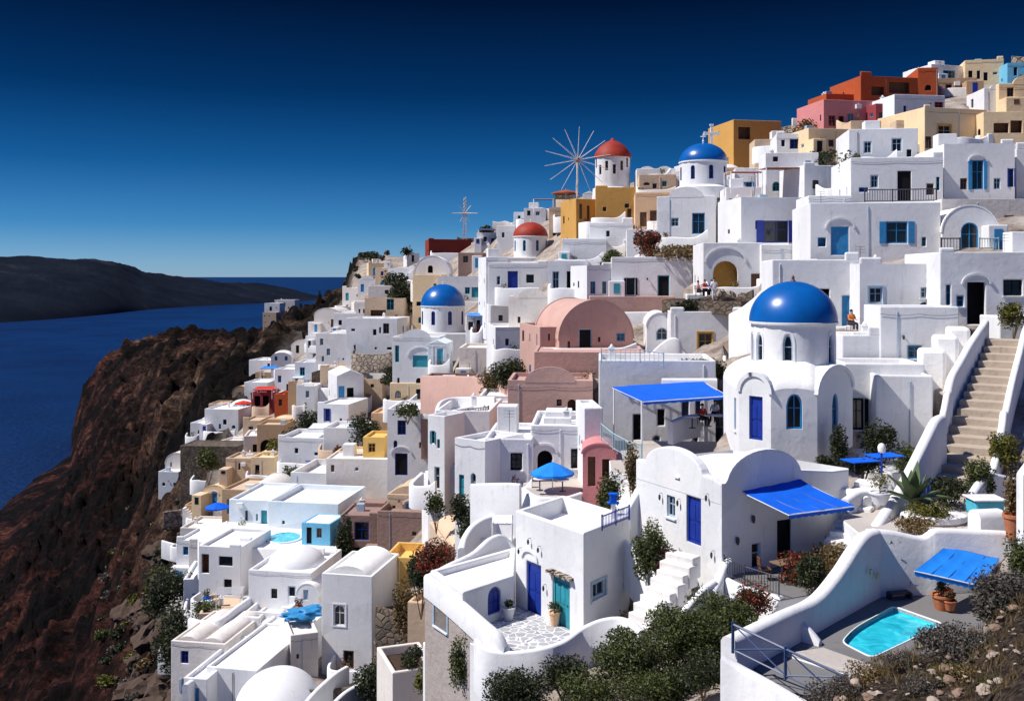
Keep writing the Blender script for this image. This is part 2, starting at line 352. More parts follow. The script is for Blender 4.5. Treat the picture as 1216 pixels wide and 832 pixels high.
ckA = np.array(ck, float)
def zt_arr(px, ld):
    t = (ld-LD[0])/(LD[-1]-LD[0])*(NR-1); t = np.clip(t, 0, NR-1.001); ti = t.astype(int); tf = t-ti
    i = np.clip(np.searchsorted(ckA, px, 'right')-1, 0, len(ck)-2); f = np.clip((px-ckA[i])/(ckA[i+1]-ckA[i]), 0, 1)
    f = f*f*(3-2*f)*.5+f*.5
    a = G[i, ti]*(1-tf)+G[i, ti+1]*tf; b = G[i+1, ti]*(1-tf)+G[i+1, ti+1]*tf
    return a*(1-f)+b*f
def ground(x, y):
    y = max(y, 11.0); return float(zt_arr(np.array([CX+x/y*F]), np.array([math.log(y)]))[0])
def Dat(px, py, dmin=30):
    ds = np.exp(LD); m = ds >= dmin
    z = zt_arr(np.full(NR, float(px)), LD); row = HY-F*z/ds
    for d, r_ in zip(ds[m], row[m]):
        if r_ <= py: return float(d)
    j = int(np.argmin(np.where(m, row, 1e9))); return float(ds[j])
# ------------------------------------------------------------------ houses
CK = {'B': 'blue', 'S': 'sky', 'T': 'teal', 'C': 'cyan', 'P': 'paleb', 'N': 'brownp', 'O': 'ochrep', 'R': 'redp', 'W': 'whitep', 'K': 'dark', 'Y': 'ochrep'}
FOOT = []      # placed footprints (screen rects) for the free-space search
ALLH = []; PLAT = []
def arc(cx, cz, rx, rz, a0, a1, n=10):
    return [(cx+rx*math.cos(a0+(a1-a0)*i/n), cz+rz*math.sin(a0+(a1-a0)*i/n)) for i in range(n+1)]
def hole_pts(x0, x1, z0, z1, arched):
    if not arched: return [(x0, z0), (x1, z0), (x1, z1), (x0, z1)]
    r = (x1-x0)/2; rz = min(r, (z1-z0)*.45)
    return [(x0, z0), (x1, z0)]+arc((x0+x1)/2, z1-rz, r, rz, 0, PI, 8)
def inset(pts, t):
    cx = (min(p[0] for p in pts)+max(p[0] for p in pts))/2; cz = (min(p[1] for p in pts)+max(p[1] for p in pts))/2
    hx = (max(p[0] for p in pts)-min(p[0] for p in pts))/2; hz = (max(p[1] for p in pts)-min(p[1] for p in pts))/2
    return [(cx+(p[0]-cx)*max(.2, (hx-t)/hx), cz+(p[1]-cz)*max(.2, (hz-t)/hz)) for p in pts]
def face_poly(mb, outer, holes, mp, rev):
    pl = [[V((p[0], p[1], 0)) for p in outer]]+[[V((p[0], p[1], 0)) for p in h] for h in holes]
    flat = [p for l in pl for p in l]
    tr = tessellate_polygon(pl)
    mb.add([mp(p.x, p.y, 0) for p in flat], [t for t in tr])
    for h in holes:
        n = len(h)
        for i in range(n):
            a, b = h[i], h[(i+1) % n]
            mb.quad(mp(a[0], a[1], 0), mp(b[0], b[1], 0), mp(b[0], b[1], rev), mp(a[0], a[1], rev))
def slab(mb, pts, mp, d0, d1):               # a plate of outline pts between depths d0<d1
    n = len(pts); mb.add([mp(p[0], p[1], d0) for p in pts]+[mp(p[0], p[1], d1) for p in pts],
        [tuple(range(n)), tuple(range(n, 2*n))[::-1]]+[(i, (i+1) % n, n+(i+1) % n, n+i) for i in range(n)])
def ring(mb, pts, t, mp, d0, d1):
    q = inset(pts, t); n = len(pts)
    for i in range(n):
        j = (i+1) % n
        for d in (d0, d1): mb.quad(mp(*pts[i], d), mp(*pts[j], d), mp(*q[j], d), mp(*q[i], d))
        mb.quad(mp(*q[i], d0), mp(*q[j], d0), mp(*q[j], d1), mp(*q[i], d1))
        mb.quad(mp(*pts[i], d0), mp(*pts[j], d0), mp(*pts[j], d1), mp(*pts[i], d1))
def feature(parent, t, pts, col, mp, rev, near):
    """door / window filling a wall opening; mp(u,v,depth) maps wall coordinates to the parent's space"""
    x0 = min(p[0] for p in pts); x1 = max(p[0] for p in pts); z0 = min(p[1] for p in pts); z1 = max(p[1] for p in pts)
    w = x1-x0; h = z1-z0; ft = min(.09, w*.13)
    pts = inset(pts, .004)
    if t[0] == 'd':
        mb = MB(); q = inset(pts, ft); slab(mb, q, mp, rev-.05, rev+.02)
        if near:
            n = 2 if w < 1.1 else 3
            for i in range(n):
                a = x0+ft+.03+(w-2*ft-.03)*i/n; b = a+(w-2*ft-.03)/n-.03
                for (c0, c1) in ((.08, .42), (.47, .80)):
                    zz = z0+h*c0, z0+h*c1
                    slab(mb, [(a, zz[0]), (b, zz[0]), (b, zz[1]), (a, zz[1])], mp, rev-.075, rev-.045)
        o = mb.build('door', CK[col] if 'k' not in t else 'dark', parent)
        fr = MB(); ring(fr, pts, ft, mp, rev-.11, rev+.01); fr.build('door_frame', CK[col], o)
        if near: hb = MB(); hb.tube([mp(x1-ft-.1, z0+h*.45, rev-.07), mp(x1-ft-.1, z0+h*.45, rev-.14), mp(x1-ft-.1, z0+h*.5, rev-.14)], .015, 5); hb.build('handle', 'iron', o)
    elif t[0] == 'w':
        mb = MB(); ring(mb, pts, ft, mp, rev-.1, rev+.01)
        if w > .5:
            xm = (x0+x1)/2; slab(mb, [(xm-.025, z0+ft), (xm+.025, z0+ft), (xm+.025, z1-ft), (xm-.025, z1-ft)], mp, rev-.07, rev-.02)
        zm = z0+h*.6
        if h > .7: slab(mb, [(x0+ft, zm-.02), (x1-ft, zm-.02), (x1-ft, zm+.02), (x0+ft, zm+.02)], mp, rev-.065, rev-.025)
        o = mb.build('window', CK[col], parent)
        pb = MB(); slab(pb, inset(pts, ft*.8), mp, rev-.02, rev); pb.build('pane', 'glass', o)
        if 's' in t:
            for s0, s1 in ((x0-w*.3, x0-.02), (x1+.02, x1+w*.3)):
                sb = MB(); slab(sb, [(s0, z0), (s1, z0), (s1, z1), (s0, z1)], mp, -.05, -.012)
                if near:
                    k = 7
                    for i in range(k):
                        za = z0+.06+(h-.12)*i/k; zb = za+(h-.12)/k-.04
                        slab(sb, [(s0+.05, za), (s1-.05, za), (s1-.05, zb), (s0+.05, zb)], mp, -.07, -.045)
                sb.build('shutter', CK[col], o)
        if near and 'a' not in t: sb = MB(); slab(sb, [(x0-.08, z0-.08), (x1+.08, z0-.08), (x1+.08, z0-.01), (x0-.08, z0-.01)], mp, -.09, .05); sb.build('sill', 'white', o)
        if 'f' in t: sb = MB(); ring(sb, [(x0-.12, z0-.12), (x1+.12, z0-.12), (x1+.12, z1+.12), (x0-.12, z1+.12)], .12, mp, -.04, -.004); sb.build('surround', CK[col], o)
    elif t[0] == 'o':
        mb = MB(); slab(mb, pts, mp, rev+.55, rev+.6)
        n = len(pts)
        for i in range(n):
            a, b = pts[i], pts[(i+1) % n]; mb.quad(mp(*a, rev), mp(*b, rev), mp(*b, rev+.58), mp(*a, rev+.58))
        mb.build('doorway' if h > 1.6 else 'opening', CK[col], parent)
    if 'h' in t:   # plaster hood moulding over the opening
        hb = MB(); xm = (x0+x1)/2; rr = w*.85; A = arc(xm, z1-.1, rr, rr*.75, 0, PI, 12); Bq = arc(xm, z1-.1, rr-.14, rr*.75-.14, 0, PI, 12)
        for i in range(12):
            slab(hb, [A[i], A[i+1], Bq[i+1], Bq[i]], mp, -.10, -.003)
        hb.build('hood_moulding', 'white', parent)
def parse(s):
    out = []
    for e in s.split(';'):
        e = e.split()
        if e:
            f = 'F'
            if e[0] in ('R:', 'L:'): f = e[0][0]; e = e[1:]
            out.append((e[0], float(e[1]), float(e[2]), float(e[3]), float(e[4]), e[5] if len(e) > 5 else 'S', f))
    return out
def house(label, x0, x1, yt, yb, a=10, dep=5.0, col='white', feats='', top='flat', D=None, name='white_house', cat='house',
          par=.3, ext=3.0, group=None, roofc=None, extra=True, rand=False):
    if a >= 0:
        if D is None: D = Dat(x1, yb)
        Xn = (x1-CX)/F*D; k = (x0-CX)/F; ca, sa = math.cos(R(a)), math.sin(R(a))
        t = (Xn-k*D)/(ca+k*sa); Ox, Oy = Xn-t*ca, D+t*sa
    else:
        if D is None: D = Dat(x0, yb)
        Xn = (x0-CX)/F*D; k = (x1-CX)/F; ca, sa = math.cos(R(-a)), math.sin(R(-a))
        t = (k*D-Xn)/(ca-k*sa); Ox, Oy = Xn, D
    L = abs(t); z0 = (HY-yb)/F*D; h = (HY-yt)/F*D-z0
    ar = R(a); ex = V((math.cos(ar), -math.sin(ar), 0)); ey = V((math.sin(ar), math.cos(ar), 0)); O = V((Ox, Oy, z0))
    rt = thing(name, O, label, cat, -ar, group); near = D < 72
    gb = min(ground(*(O+ex*u+ey*v).to_2d()) for u in (0, L) for v in (0, dep))-z0
    b = -max(ext*.3, min(ext*2, -gb+.6)) if gb < 0 else -.8
    rev = .2 if near else .17
    faces = {'F': (lambda u, v, d: (u, d, v), L), 'R': (lambda u, v, d: (L-d, u, v), dep), 'L': (lambda u, v, d: (d, u, v), dep), 'K': (lambda u, v, d: (u, dep-d, v), L)}
    holes = {k_: [] for k_ in faces}; fl = []
    for (t_, a0, a1, b0, b1, c, f) in parse(feats):
        us = []; vs = []
        for px, py in ((a0, b1), (a1, b0)):
            ray = V(((px-CX)/F, 1, (HY-py)/F))
            if f == 'F': s = O.to_2d().dot(ey.to_2d())/ray.to_2d().dot(ey.to_2d())
            else:
                Q = O+ex*(L if f == 'R' else 0); s = Q.to_2d().dot(ex.to_2d())/ray.to_2d().dot(ex.to_2d())
            q = ray*s-O; us.append(q.dot(ex) if f == 'F' else q.dot(ey)); vs.append(q.z)
        W = faces[f][1]; ua, ub = sorted(us); va, vb = sorted(vs)
        ua = max(ua, .08); ub = min(ub, W-.08); vb = min(vb, h-.05 if top != 'flat' else h-.1); va = max(va, b+.2)
        if ub-ua < .15 or vb-va < .15: continue
        fl.append((t_, ua, ub, va, vb, c, f))
    if rand:    # plain openings for small far cubes
        rw = random.random
        nf = max(1, int(L/2.3)); dpos = random.randrange(nf)
        for i in range(nf):
            cx = L*(i+.5)/nf+random.uniform(-.2, .2); c = random.choice('SSTBPKKNKW')
            if i == dpos and h > 2.3: fl.append((random.choice(['d', 'd', 'da', 'dk', 'dh']), cx-.42, cx+.42, .05, 2.0, c, 'F'))
            elif random.random() < .8 and h > 1.9: fl.append((random.choice(['w', 'w', 'ws', 'wa']), cx-.35, cx+.35, 1.0 if h < 3.4 else 1.1, 1.85 if h < 3.4 else 2.1, c, 'F'))
        if h > 4.8:
            for i in range(nf):
                if random.random() < .7: cx = L*(i+.5)/nf; fl.append(('w', cx-.33, cx+.33, 3.4, 4.4, random.choice('STBK'), 'F'))
    def spot(f, ua, ub, va, vb): return all(q[6] != f or ub < q[1]-.2 or ua > q[2]+.2 or vb < q[3]-.2 or va > q[4]+.2 for q in fl)
    cr = O+ex*L; side = 'R' if (-cr).dot(ex) > 0 else ('L' if (-O).dot(ex) < 0 else None)
    if extra or rand:
        rs = random.Random(int(x0*13+yt*7)); dk = 'KKKNPSTB'
        lo = 1.0 if top == 'flat' else .9; tp_ = h-.75 if not (top in ('barrel', 'lowbarrel')) else h*.5
        for row in range(int(max(1, min(2, h//2.8)))+(1 if b < -2.4 else 0)+(1 if b < -5 else 0)):
            zc = (1.5+2.9*row) if row < max(1, min(2, h//2.8)) else (-1.5 if row == max(1, min(2, h//2.8)) else -4.2)
            if zc+.5 > tp_ and zc > 0: zc = min(zc, tp_-.45)
            if abs(zc) < .8 and zc > 0: continue
            for f, W in (('F', L), (side, dep)):
                if not f: continue
                for i in range(max(1, int(W/2.1))):
                    if rs.random() < (.5 if f == 'F' else .42):
                        w_ = rs.choice([.16, .22, .3, .38]); h_ = rs.choice([.2, .35, .5]); u = W*(i+.5)/max(1, int(W/2.1))+rs.uniform(-.4, .4)
                        if w_+.1 < u < W-w_-.1 and spot(f, u-w_, u+w_, zc-h_, zc+h_): fl.append((rs.choice(['w', 'w', 'wa', 'o']), u-w_, u+w_, zc-h_, zc+h_, rs.choice(dk), f))
    for (t_, ua, ub, va, vb, c, f) in fl: holes[f].append((t_, hole_pts(ua, ub, va, vb, 'a' in t_[1:]), c))
    wb = MB(); pr = min(par, h*.3)
    arch = top in ('barrel', 'lowbarrel')
    if arch:
        rz = L/2 if top == 'barrel' else L*.28; sp = max(h-rz, h*.2); rz = h-sp
        A = arc(L/2, sp, L/2, rz, 0, PI, 20); outl = [(0, b), (L, b)]+A; hs = sp
    else: outl = [(0, b), (L, b), (L, h), (0, h)]; hs = h
    if top == 'step': # front left part lower
        pass
    face_poly(wb, outl, [q[1] for q in holes['F']], faces['F'][0], rev)
    face_poly(wb, outl, [], faces['K'][0], rev)
    for k_ in 'RL': face_poly(wb, [(0, b), (dep, b), (dep, hs), (0, hs)], [q[1] for q in holes[k_]], faces[k_][0], rev)
    if arch:
        wb.build('wall', col, rt, smooth=40)
        rb = MB(); e = .05
        A2 = arc(L/2, sp, L/2+.06, rz+.06, 0, PI, 20); A1 = A
        n = len(A2)
        for (y0, y1) in ((-.03, .28), (.28, dep-.28), (dep-.28, dep+.03)):
            g = 0 if .1 < y0 < dep-.3 else .07
            B = arc(L/2, sp, L/2+.03+g, rz+.03+g, 0, PI, 20)
            rb.add([(p[0], y, p[1]) for y in (y0, y1) for p in B], [(i, i+1, i+1+n, i+n) for i in range(n-1)])
            if g: rb.add([(p[0], y0 if y0 < 0 else y1, p[1]) for p in B+A1[::-1]], [(i, i+1, 2*n-2-i, 2*n-1-i) for i in range(n-1)])
            if g: rb.add([(p[0], y1 if y0 < 0 else y0, p[1]) for p in B+A1[::-1]], [(i, i+1, 2*n-2-i, 2*n-1-i) for i in range(n-1)])
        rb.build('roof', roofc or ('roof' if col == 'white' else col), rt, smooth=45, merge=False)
    else:
        t = .24
        o4 = [(0, 0), (L, 0), (L, dep), (0, dep)]; i4 = [(t, t), (L-t, t), (L-t, dep-t), (t, dep-t)]
        for i in range(4):
            j = (i+1) % 4
            wb.quad((*o4[i], h), (*o4[j], h), (*i4[j], h), (*i4[i], h)); wb.quad((*i4[i], h), (*i4[j], h), (*i4[j], h-pr-.1), (*i4[i], h-pr-.1))
        wb.build('wall', col, rt, bevel=.07 if near else .05)
        rb = MB(); rb.box(t-.004, L-t+.004, t-.004, dep-t+.004, h-pr-.15, h-pr)
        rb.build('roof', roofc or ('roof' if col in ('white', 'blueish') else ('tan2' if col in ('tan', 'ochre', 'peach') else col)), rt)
        if top == 'hump':
            g = MB(); A = arc(L/2, h-.15, L*.3, min(1.1, L*.16)+.15, 0, PI, 14); slab(g, A, faces['F'][0], -.02, .26); g.build('gable', col, rt, smooth=40)
        if top == 'gable':
            g = MB(); e = .02; rh = L*.2
            g.add([(-e, -e, h-.02), (L+e, -e, h-.02), (L/2, -e, h+rh), (-e, dep, h-.02), (L+e, dep, h-.02), (L/2, dep, h+rh)], [(0, 1, 2), (3, 5, 4), (0, 2, 5, 3), (1, 4, 5, 2), (0, 3, 4, 1)]); g.build('gable', col, rt, bevel=.05)
        if top == 'vaults':
            n = max(1, round(L/3)); g = MB()
            for i in range(n):
                w = (L-2*t)/n; A = arc(t+w*(i+.5), h-pr-.05, w*.46, w*.3, 0, PI, 12); slab(g, A, faces['F'][0], t+.1, dep-t-.1)
            g.build('vault', 'roof' if col == 'white' else col, rt, smooth=40)
        if top == 'dome':
            g = MB(); rr = min(L, dep)*.44; g.lathe([(rr*math.cos(q), rr*.62*math.sin(q)) for q in [PI/2*i/10*.995 for i in range(11)]], (L/2, dep/2, h-pr-.1), 28); g.build('dome', 'white', rt, smooth=60)
        if extra and dep > 3 and L > 2.6 and top == 'flat':
            rr_ = random.random
            def rbox(nm, w, d, z, mt, bv=.05, y=None):
                if w > L-2*t-.1: w = L-2*t-.1
                cx = random.uniform(t+w/2, L-t-w/2); cy = random.uniform(t+d/2, dep-t-d/2) if y is None else y
                q = MB(); q.box(cx-w/2, cx+w/2, cy-d/2, cy+d/2, h-pr-.05, h-pr+z); return q.build(nm, mt, rt, bevel=bv), cx, cy
            if rr_() < .4:
                cx = random.uniform(t+.4, L-t-.4); cy = random.uniform(dep*.5, dep-t-.4)
                c = MB(); c.box(cx-.2, cx+.2, cy-.2, cy+.2, h-pr-.05, h+.4); c.box(cx-.25, cx+.25, cy-.25, cy+.25, h+.4, h+.47); c.lathe([(.14, .47), (.15, .55), (.06, .68), (.02, .72)], (cx, cy, h), 8); c.build('chimney', 'white', rt, bevel=.03)
            if rr_() < .16: rbox('stair_cabin', random.uniform(1.2, 1.8), 1.5, random.uniform(1.3, 1.9), 'white' if col != 'tan' else col, .06, dep*.7)
            if rr_() < .3: rbox('roof_step', random.uniform(1.5, L), dep*.3, pr+.25, 'white' if col in ('white', 'offwhite', 'blueish') else col, .06, dep*.8)
            if rr_() < .25: rbox('bench', random.uniform(1, 2), .5, .42, 'white')
            if rr_() < .2: rbox('water_tank', .8, .6, .75, 'paleb', .02)
            if rr_() < .22:
                cx = random.uniform(.6, L-.6); cy = dep*.55; c = MB(); c.tube([(cx, cy, h-pr), (cx, cy, h+1.3)], .02, 5)
                for zz in (1.25, 1.05, .85): c.tube([(cx-.35, cy, h+zz), (cx+.35, cy, h+zz)], .012, 4)
                c.build('aerial', 'iron', rt)
            if rr_() < .24 and D < 112 and rand:
                w = min(L-.7, random.uniform(1.8, 3)); x_ = random.uniform(.3, L-.3-w); c = MB()
                for px_ in (x_, x_+w):
                    for py_ in (.5, 2.3): c.tube([(px_, py_, h-pr), (px_, py_, h+1.5)], .045, 5)
                for k_ in range(9): yy = .4+k_*.25; c.box(x_-.15, x_+w+.15, yy, yy+.06, h+1.5, h+1.55)
                c.build('roof_pergola', random.choice(['wood', 'whitep', 'wood', 'cyan']), rt)
            if rr_() < .3:
                q = MB(); w = random.uniform(.8, 1.6); s0 = random.choice([0, L-w]); q.box(s0+.001, s0+w, -.001, .26, h-.1, h+random.uniform(.25, .6)); q.build('raised_parapet', col, rt, bevel=.12)
        if rand and L > 4 and rr_() < .28 if (extra and dep > 3 and L > 2.6 and top == 'flat') else False:
            q = MB(); ns = 9; sx = random.choice([1, -1]); x_ = .1 if sx > 0 else L-.1
            for k_ in range(ns): q.box(min(x_+sx*k_*.3, x_+sx*(k_*.3+.32)), max(x_+sx*k_*.3, x_+sx*(k_*.3+.32)), -1.0, -.003, -1.2, h*.95*(1-(k_+.5)/ns))
            q.build('outside_stair', 'roof', rt, bevel=.03)
    for f in holes:
        for (t_, pts, c) in holes[f]: feature(rt, t_, pts, c, faces[f][0], rev, near)
    if near or random.random() < .3:   # wall lantern / vent
        if L > 3.4 and h > 2.6:
            lx = L*random.uniform(.2, .8)
            if all(not (min(p[0] for p in q[1])-.25 < lx < max(p[0] for p in q[1])+.25) for q in holes['F']):
                c = MB(); zz = min(2.3, h-.6); c.box(lx-.03, lx+.03, -.16, 0, zz, zz+.05); c.lathe([(.05, -.2), (.09, -.02), (.03, .05)], (lx, -.17, zz), 6); c.build('wall_lantern', 'iron', rt)
    if D > 74 and L > 3.6 and h > 2.5 and (extra or rand):
        for _ in range(6):
            wa = random.uniform(1.3, 2.4); u = random.choice([random.uniform(-.4, .2), random.uniform(L-wa-.2, L-wa+.4), random.uniform(0, L-wa)]); ha = random.uniform(1.4, min(2.3, h-.4))
            if all(min(p[0] for p in q[1]) > u+wa+.1 or max(p[0] for p in q[1]) < u-.1 or min(p[1] for p in q[1]) > ha+.1 for q in holes['F']) and random.random() < .4:
                da = random.uniform(1.0, 2.2); c = MB(); c.box(u, u+wa, -da, -.004, b, ha); an = c.build('annex', col if random.random() < .8 else 'white', rt, bevel=.08)
                c = MB(); x_ = u+wa*.5; c.box(x_-.3, x_+.3, -da-.03, -da+.02, .05 if random.random() < .5 else .8, min(ha-.25, 1.8)); c.build('door', CK[random.choice('SBKTKN')], an); break
    if D < 150 and h > 2.2 and L > 2.2 and not arch:
        def clear(u): return all(not (min(p[0] for p in q[1])-.12 < u < max(p[0] for p in q[1])+.12) for q in holes['F'])
        for k_ in range(3):
            u = L*random.uniform(.06, .94)
            if random.random() < .4 and clear(u):
                c = MB(); c.tube([(u, -.04, .0), (u, -.04, h-.35), (u+.1, .06, h-.25)], .028, 5); c.build('downpipe', random.choice(['paleb', 'whitep', 'wood']), rt); break
        if random.random() < .4:
            zc = h-random.uniform(.25, .5); c = MB(); c.tube([(L*i/8, -.03, zc-.10*math.sin(PI*((i*2) % 8)/8)) for i in range(9)], .012, 3); c.build('cable', 'iron', rt)
        u = L*random.uniform(.15, .85)
        if random.random() < .3 and clear(u-.35) and clear(u+.35) and clear(u):
            c = MB(); zz = random.uniform(1.9, max(2.0, h-.8)) if h > 2.8 else 1.6; c.box(u-.35, u+.35, -.32, -.002, zz, zz+.5); c.lathe([(.18, 0), (.18, .01)], (u, 0, 0), 8) if False else None; c.build('air_conditioner', 'whitep', rt, bevel=.02)
    FOOT.append((x0, x1, yt, yb, D)); ALLH.append((O.x, O.y, ex.x, ex.y, ey.x, ey.y, L, dep, z0))
    rt['_'] = 0; del rt['_']
    return rt, O, ex, ey, L, h
# ------------------------------------------------------------------ free walls, platforms, stairs, railings
def spline(pts, n=6):
    pts = [V(p) for p in pts]; out = []
    for i in range(len(pts)-1):
        p0 = pts[max(i-1, 0)]; p1 = pts[i]; p2 = pts[i+1]; p3 = pts[min(i+2, len(pts)-1)]
        for j in range(n):
            t = j/n; out.append(.5*((2*p1)+(p2-p0)*t+(2*p0-5*p1+4*p2-p3)*t*t+(3*p1-p0-3*p2+p3)*t**3))
    out.append(pts[-1]); return out
def wall(label, pts, t=.32, bot=None, drop=None, mat='white', name='garden_wall', cat='wall', n=6, raw=False, group=None):
    """free-standing wall with a rounded, curving top; pts = (px, row, D) of its crest"""
    w = pts if raw else [P(*p) for p in pts]
    c = spline(w, n) if n > 1 else [V(p) for p in w]
    o = c[0].copy(); mb = MB(); prof = [(-1, None), (-1, -.30), (-.75, -.1), (-.35, 0), (.35, 0), (.75, -.1), (1, -.30), (1, None)]; k = len(prof)
    vs = []
    for i, p in enumerate(c):
        d = c[min(i+1, len(c)-1)]-c[max(i-1, 0)]; d.z = 0; d.normalize(); s = V((d.y, -d.x, 0))
        zb = (bot if bot is not None else (p.z-drop if drop else min(ground(p.x, p.y), p.z)-.7))
        zb = min(zb, p.z-.35)
        for (u, dz) in prof:
            q = p+s*u*t/2; q.z = zb if dz is None else p.z+dz*t; vs.append(q-o)
    fs = []
    for i in range(len(c)-1):
        for j in range(k): fs.append((i*k+j, i*k+(j+1) % k, (i+1)*k+(j+1) % k, (i+1)*k+j))
    fs.append(tuple(range(k))); fs.append(tuple((len(c)-1)*k+j for j in range(k)))
    mb.add(vs, fs); ob = mb.build(name, mat, smooth=50); ob.location = o
    return tag(ob, label, cat, group)
def platform(label, poly, z, bot, mat='white', top='floor', name='terrace', cat='terrace', lip=0, group=None):
    o = V((poly[0][0], poly[0][1], z)); rt = thing(name, o, label, cat, 0, group)
    pl = [(p[0]-o.x, p[1]-o.y) for p in poly]
    PLAT.append(([(p[0], p[1]) for p in poly], z)); b = MB(); b.prism(pl, bot-z, -.03); b.build('base', mat, rt, bevel=.05)
    cx = sum(p[0] for p in pl)/len(pl); cy = sum(p[1] for p in pl)/len(pl)
    f = MB(); f.prism([(cx+(p[0]-cx)*.99, cy+(p[1]-cy)*.99) for p in pl], -.035, 0); f.build('paving', top, rt)
    return rt
def stairs(label, p0, p1, w, n, mat='step', name='staircase', cat='stairs', parts=True, side=None, w2=None):
    p0 = V(p0); p1 = V(p1); d = (p1-p0); dz = d.z/n; d.z = 0; ln = d.length/n; d.normalize(); s = V((d.y, -d.x, 0))
    rt = thing(name, p0, label, cat); mb = MB()
    for i in range(n):
        ww = w+((w2 or w)-w)*i/n
        if parts: mb = MB()
        j = random.uniform(-.03, .03); c = d*(ln*(i+.5)+.15+j)
        mb.obox(c, d, s, ln/2+.16, ww/2+random.uniform(0, .06), dz*i-1.2, dz*(i+1)-.005+random.uniform(-.01, .01))
        if parts: mb.build('step', mat, rt, bevel=.04)
    if not parts: mb.build('steps', mat, rt, bevel=.04)
    return rt
def railing(label, pts, h=.9, mat='rail', sp=.14, name='iron_railing', group=None, cross=False, th=.015):
    pts = [V(p) for p in pts]; o = pts[0].copy(); rt = thing(name, o, label, 'railing', 0, group)
    up = V((0, 0, h)); t = MB(); t.tube([p+up-o for p in pts], th*1.6, 5); t.build('handrail', mat, rt)
    lo = MB(); lo.tube([p+V((0, 0, .1))-o for p in pts], th, 4); lo.build('bottom_rail', mat, rt)
    for p in pts: b = MB(); b.tube([p-o, p+V((0, 0, h+.08))-o], th*2, 5); b.build('post', mat, rt)
    bars = MB()
    for a, b in zip(pts, pts[1:]):
        L = (b-a).length; n = max(1, int(L/sp))
        if cross:
            n = max(1, int(L/.9))
            for i in range(n):
                q0 = a.lerp(b, i/n)-o; q1 = a.lerp(b, (i+1)/n)-o
                bars.tube([q0+V((0, 0, .1)), q1+up], th, 4); bars.tube([q1+V((0, 0, .1)), q0+up], th, 4); bars.tube([q1+V((0, 0, .1)), q1+up], th, 4)
        else:
            for i in range(1, n): q = a.lerp(b, i/n)-o; bars.tube([q+V((0, 0, .1)), q+up], th*.8, 4, cap=False)
    bars.build('balusters', mat, rt); return rt
# ------------------------------------------------------------------ plants
def leaves(mb, c, r, n, s, seed, flat=0):
    rn = random.Random(seed); c = V(c); lob = []
    for i in range(13):
        a = rn.uniform(0, 2*PI); e = rn.uniform(-.9, 1); q = rn.uniform(.2, .62)
        lob.append((V((math.cos(a)*r[0]*q, math.sin(a)*r[1]*q, e*r[2]*.55)), rn.uniform(.34, .58)))
    for i in range(n):
        l, k = lob[rn.randrange(13)] if rn.random() < .9 else (V((0, 0, 0)), .85)
        d = V((rn.gauss(0, 1), rn.gauss(0, 1), rn.gauss(0, 1))).normalized()*(rn.random()**.4)
        p = c+l+V((d.x*r[0]*k, d.y*r[1]*k, d.z*r[2]*k))
        u = V((rn.gauss(0, 1), rn.gauss(0, 1), rn.gauss(0, .7))).normalized(); w = u.cross(V((rn.gauss(0, 1), rn.gauss(0, 1), rn.gauss(0, 1)))).normalized()
        ss = s*rn.uniform(.6, 1.5)
        mb.add([p-u*ss, p+w*ss*.45, p+u*ss, p-w*ss*.45], [(0, 1, 2, 3)])
def bush(label, px, py, D, rx, rz=None, mat='leaf', n=None, name='bush', cat='bush', ry=None, group=None, s=None, z=None, pot=None):
    """py = row of the crown's centre"""
    c = P(px, py, D); rz = rz or rx*.8; ry = ry or rx
    gz = z if z is not None else min(ground(c.x, c.y), c.z-rz*.6)
    gz = max(gz, c.z-2.9*rz); top = c.z+rz; bot_ = max(gz-.05, c.z-2.2*rz); rz = (top-bot_)/2; c.z = (top+bot_)/2
    rt = thing(name, (c.x, c.y, gz), label, cat, 0, group); lc = V((0, 0, c.z-gz))
    ppm = F/D; s = s or max(.028, 1.75/ppm)
    n = n or int(min(13000, max(120, 26*rx*rz/(s*s)*.55)))
    mb = MB(); leaves(mb, lc, (rx, ry, rz), n, s, int(px*7+py))
    mb.build('foliage', mat, rt, merge=False)
    st = MB(); rn = random.Random(int(px+py))
    for i in range(5):
        a = rn.uniform(0, 2*PI); e = V((math.cos(a)*rx*.5, math.sin(a)*ry*.5, lc.z+rz*rn.uniform(-.2, .4)))
        st.tube([(0, 0, -.3), e*.5+V((0, 0, -.1)), e], .02+rx*.02, 5, .008)
    st.build('stems', 'wood', rt); return rt
def pot(label, base, r, h, mat='terracotta', plant='leaf', pr=None, name='potted_plant', cat='potted plant', pn=350, ps=.05, group=None):
    rt = thing(name, base, label, cat, 0, group)
    b = MB(); b.lathe([(r*.62, 0), (r*.85, h*.5), (r*.98, h*.86), (r*1.1, h*.87), (r*1.1, h), (r*.92, h), (r*.9, h*.9), (.01, h*.88)], (0, 0, 0), 16); b.build('pot', mat, rt, smooth=40)
    if plant:
        pr = pr or r*1.5; m = MB(); leaves(m, (0, 0, h+pr*.75), (pr, pr, pr), pn, ps, int(base[0]*31)); m.build('foliage', plant, rt, merge=False)
        st = MB(); st.tube([(0, 0, h*.8), (0, 0, h+pr*.8)], .025, 5); st.build('stem', 'wood', rt)
    return rt
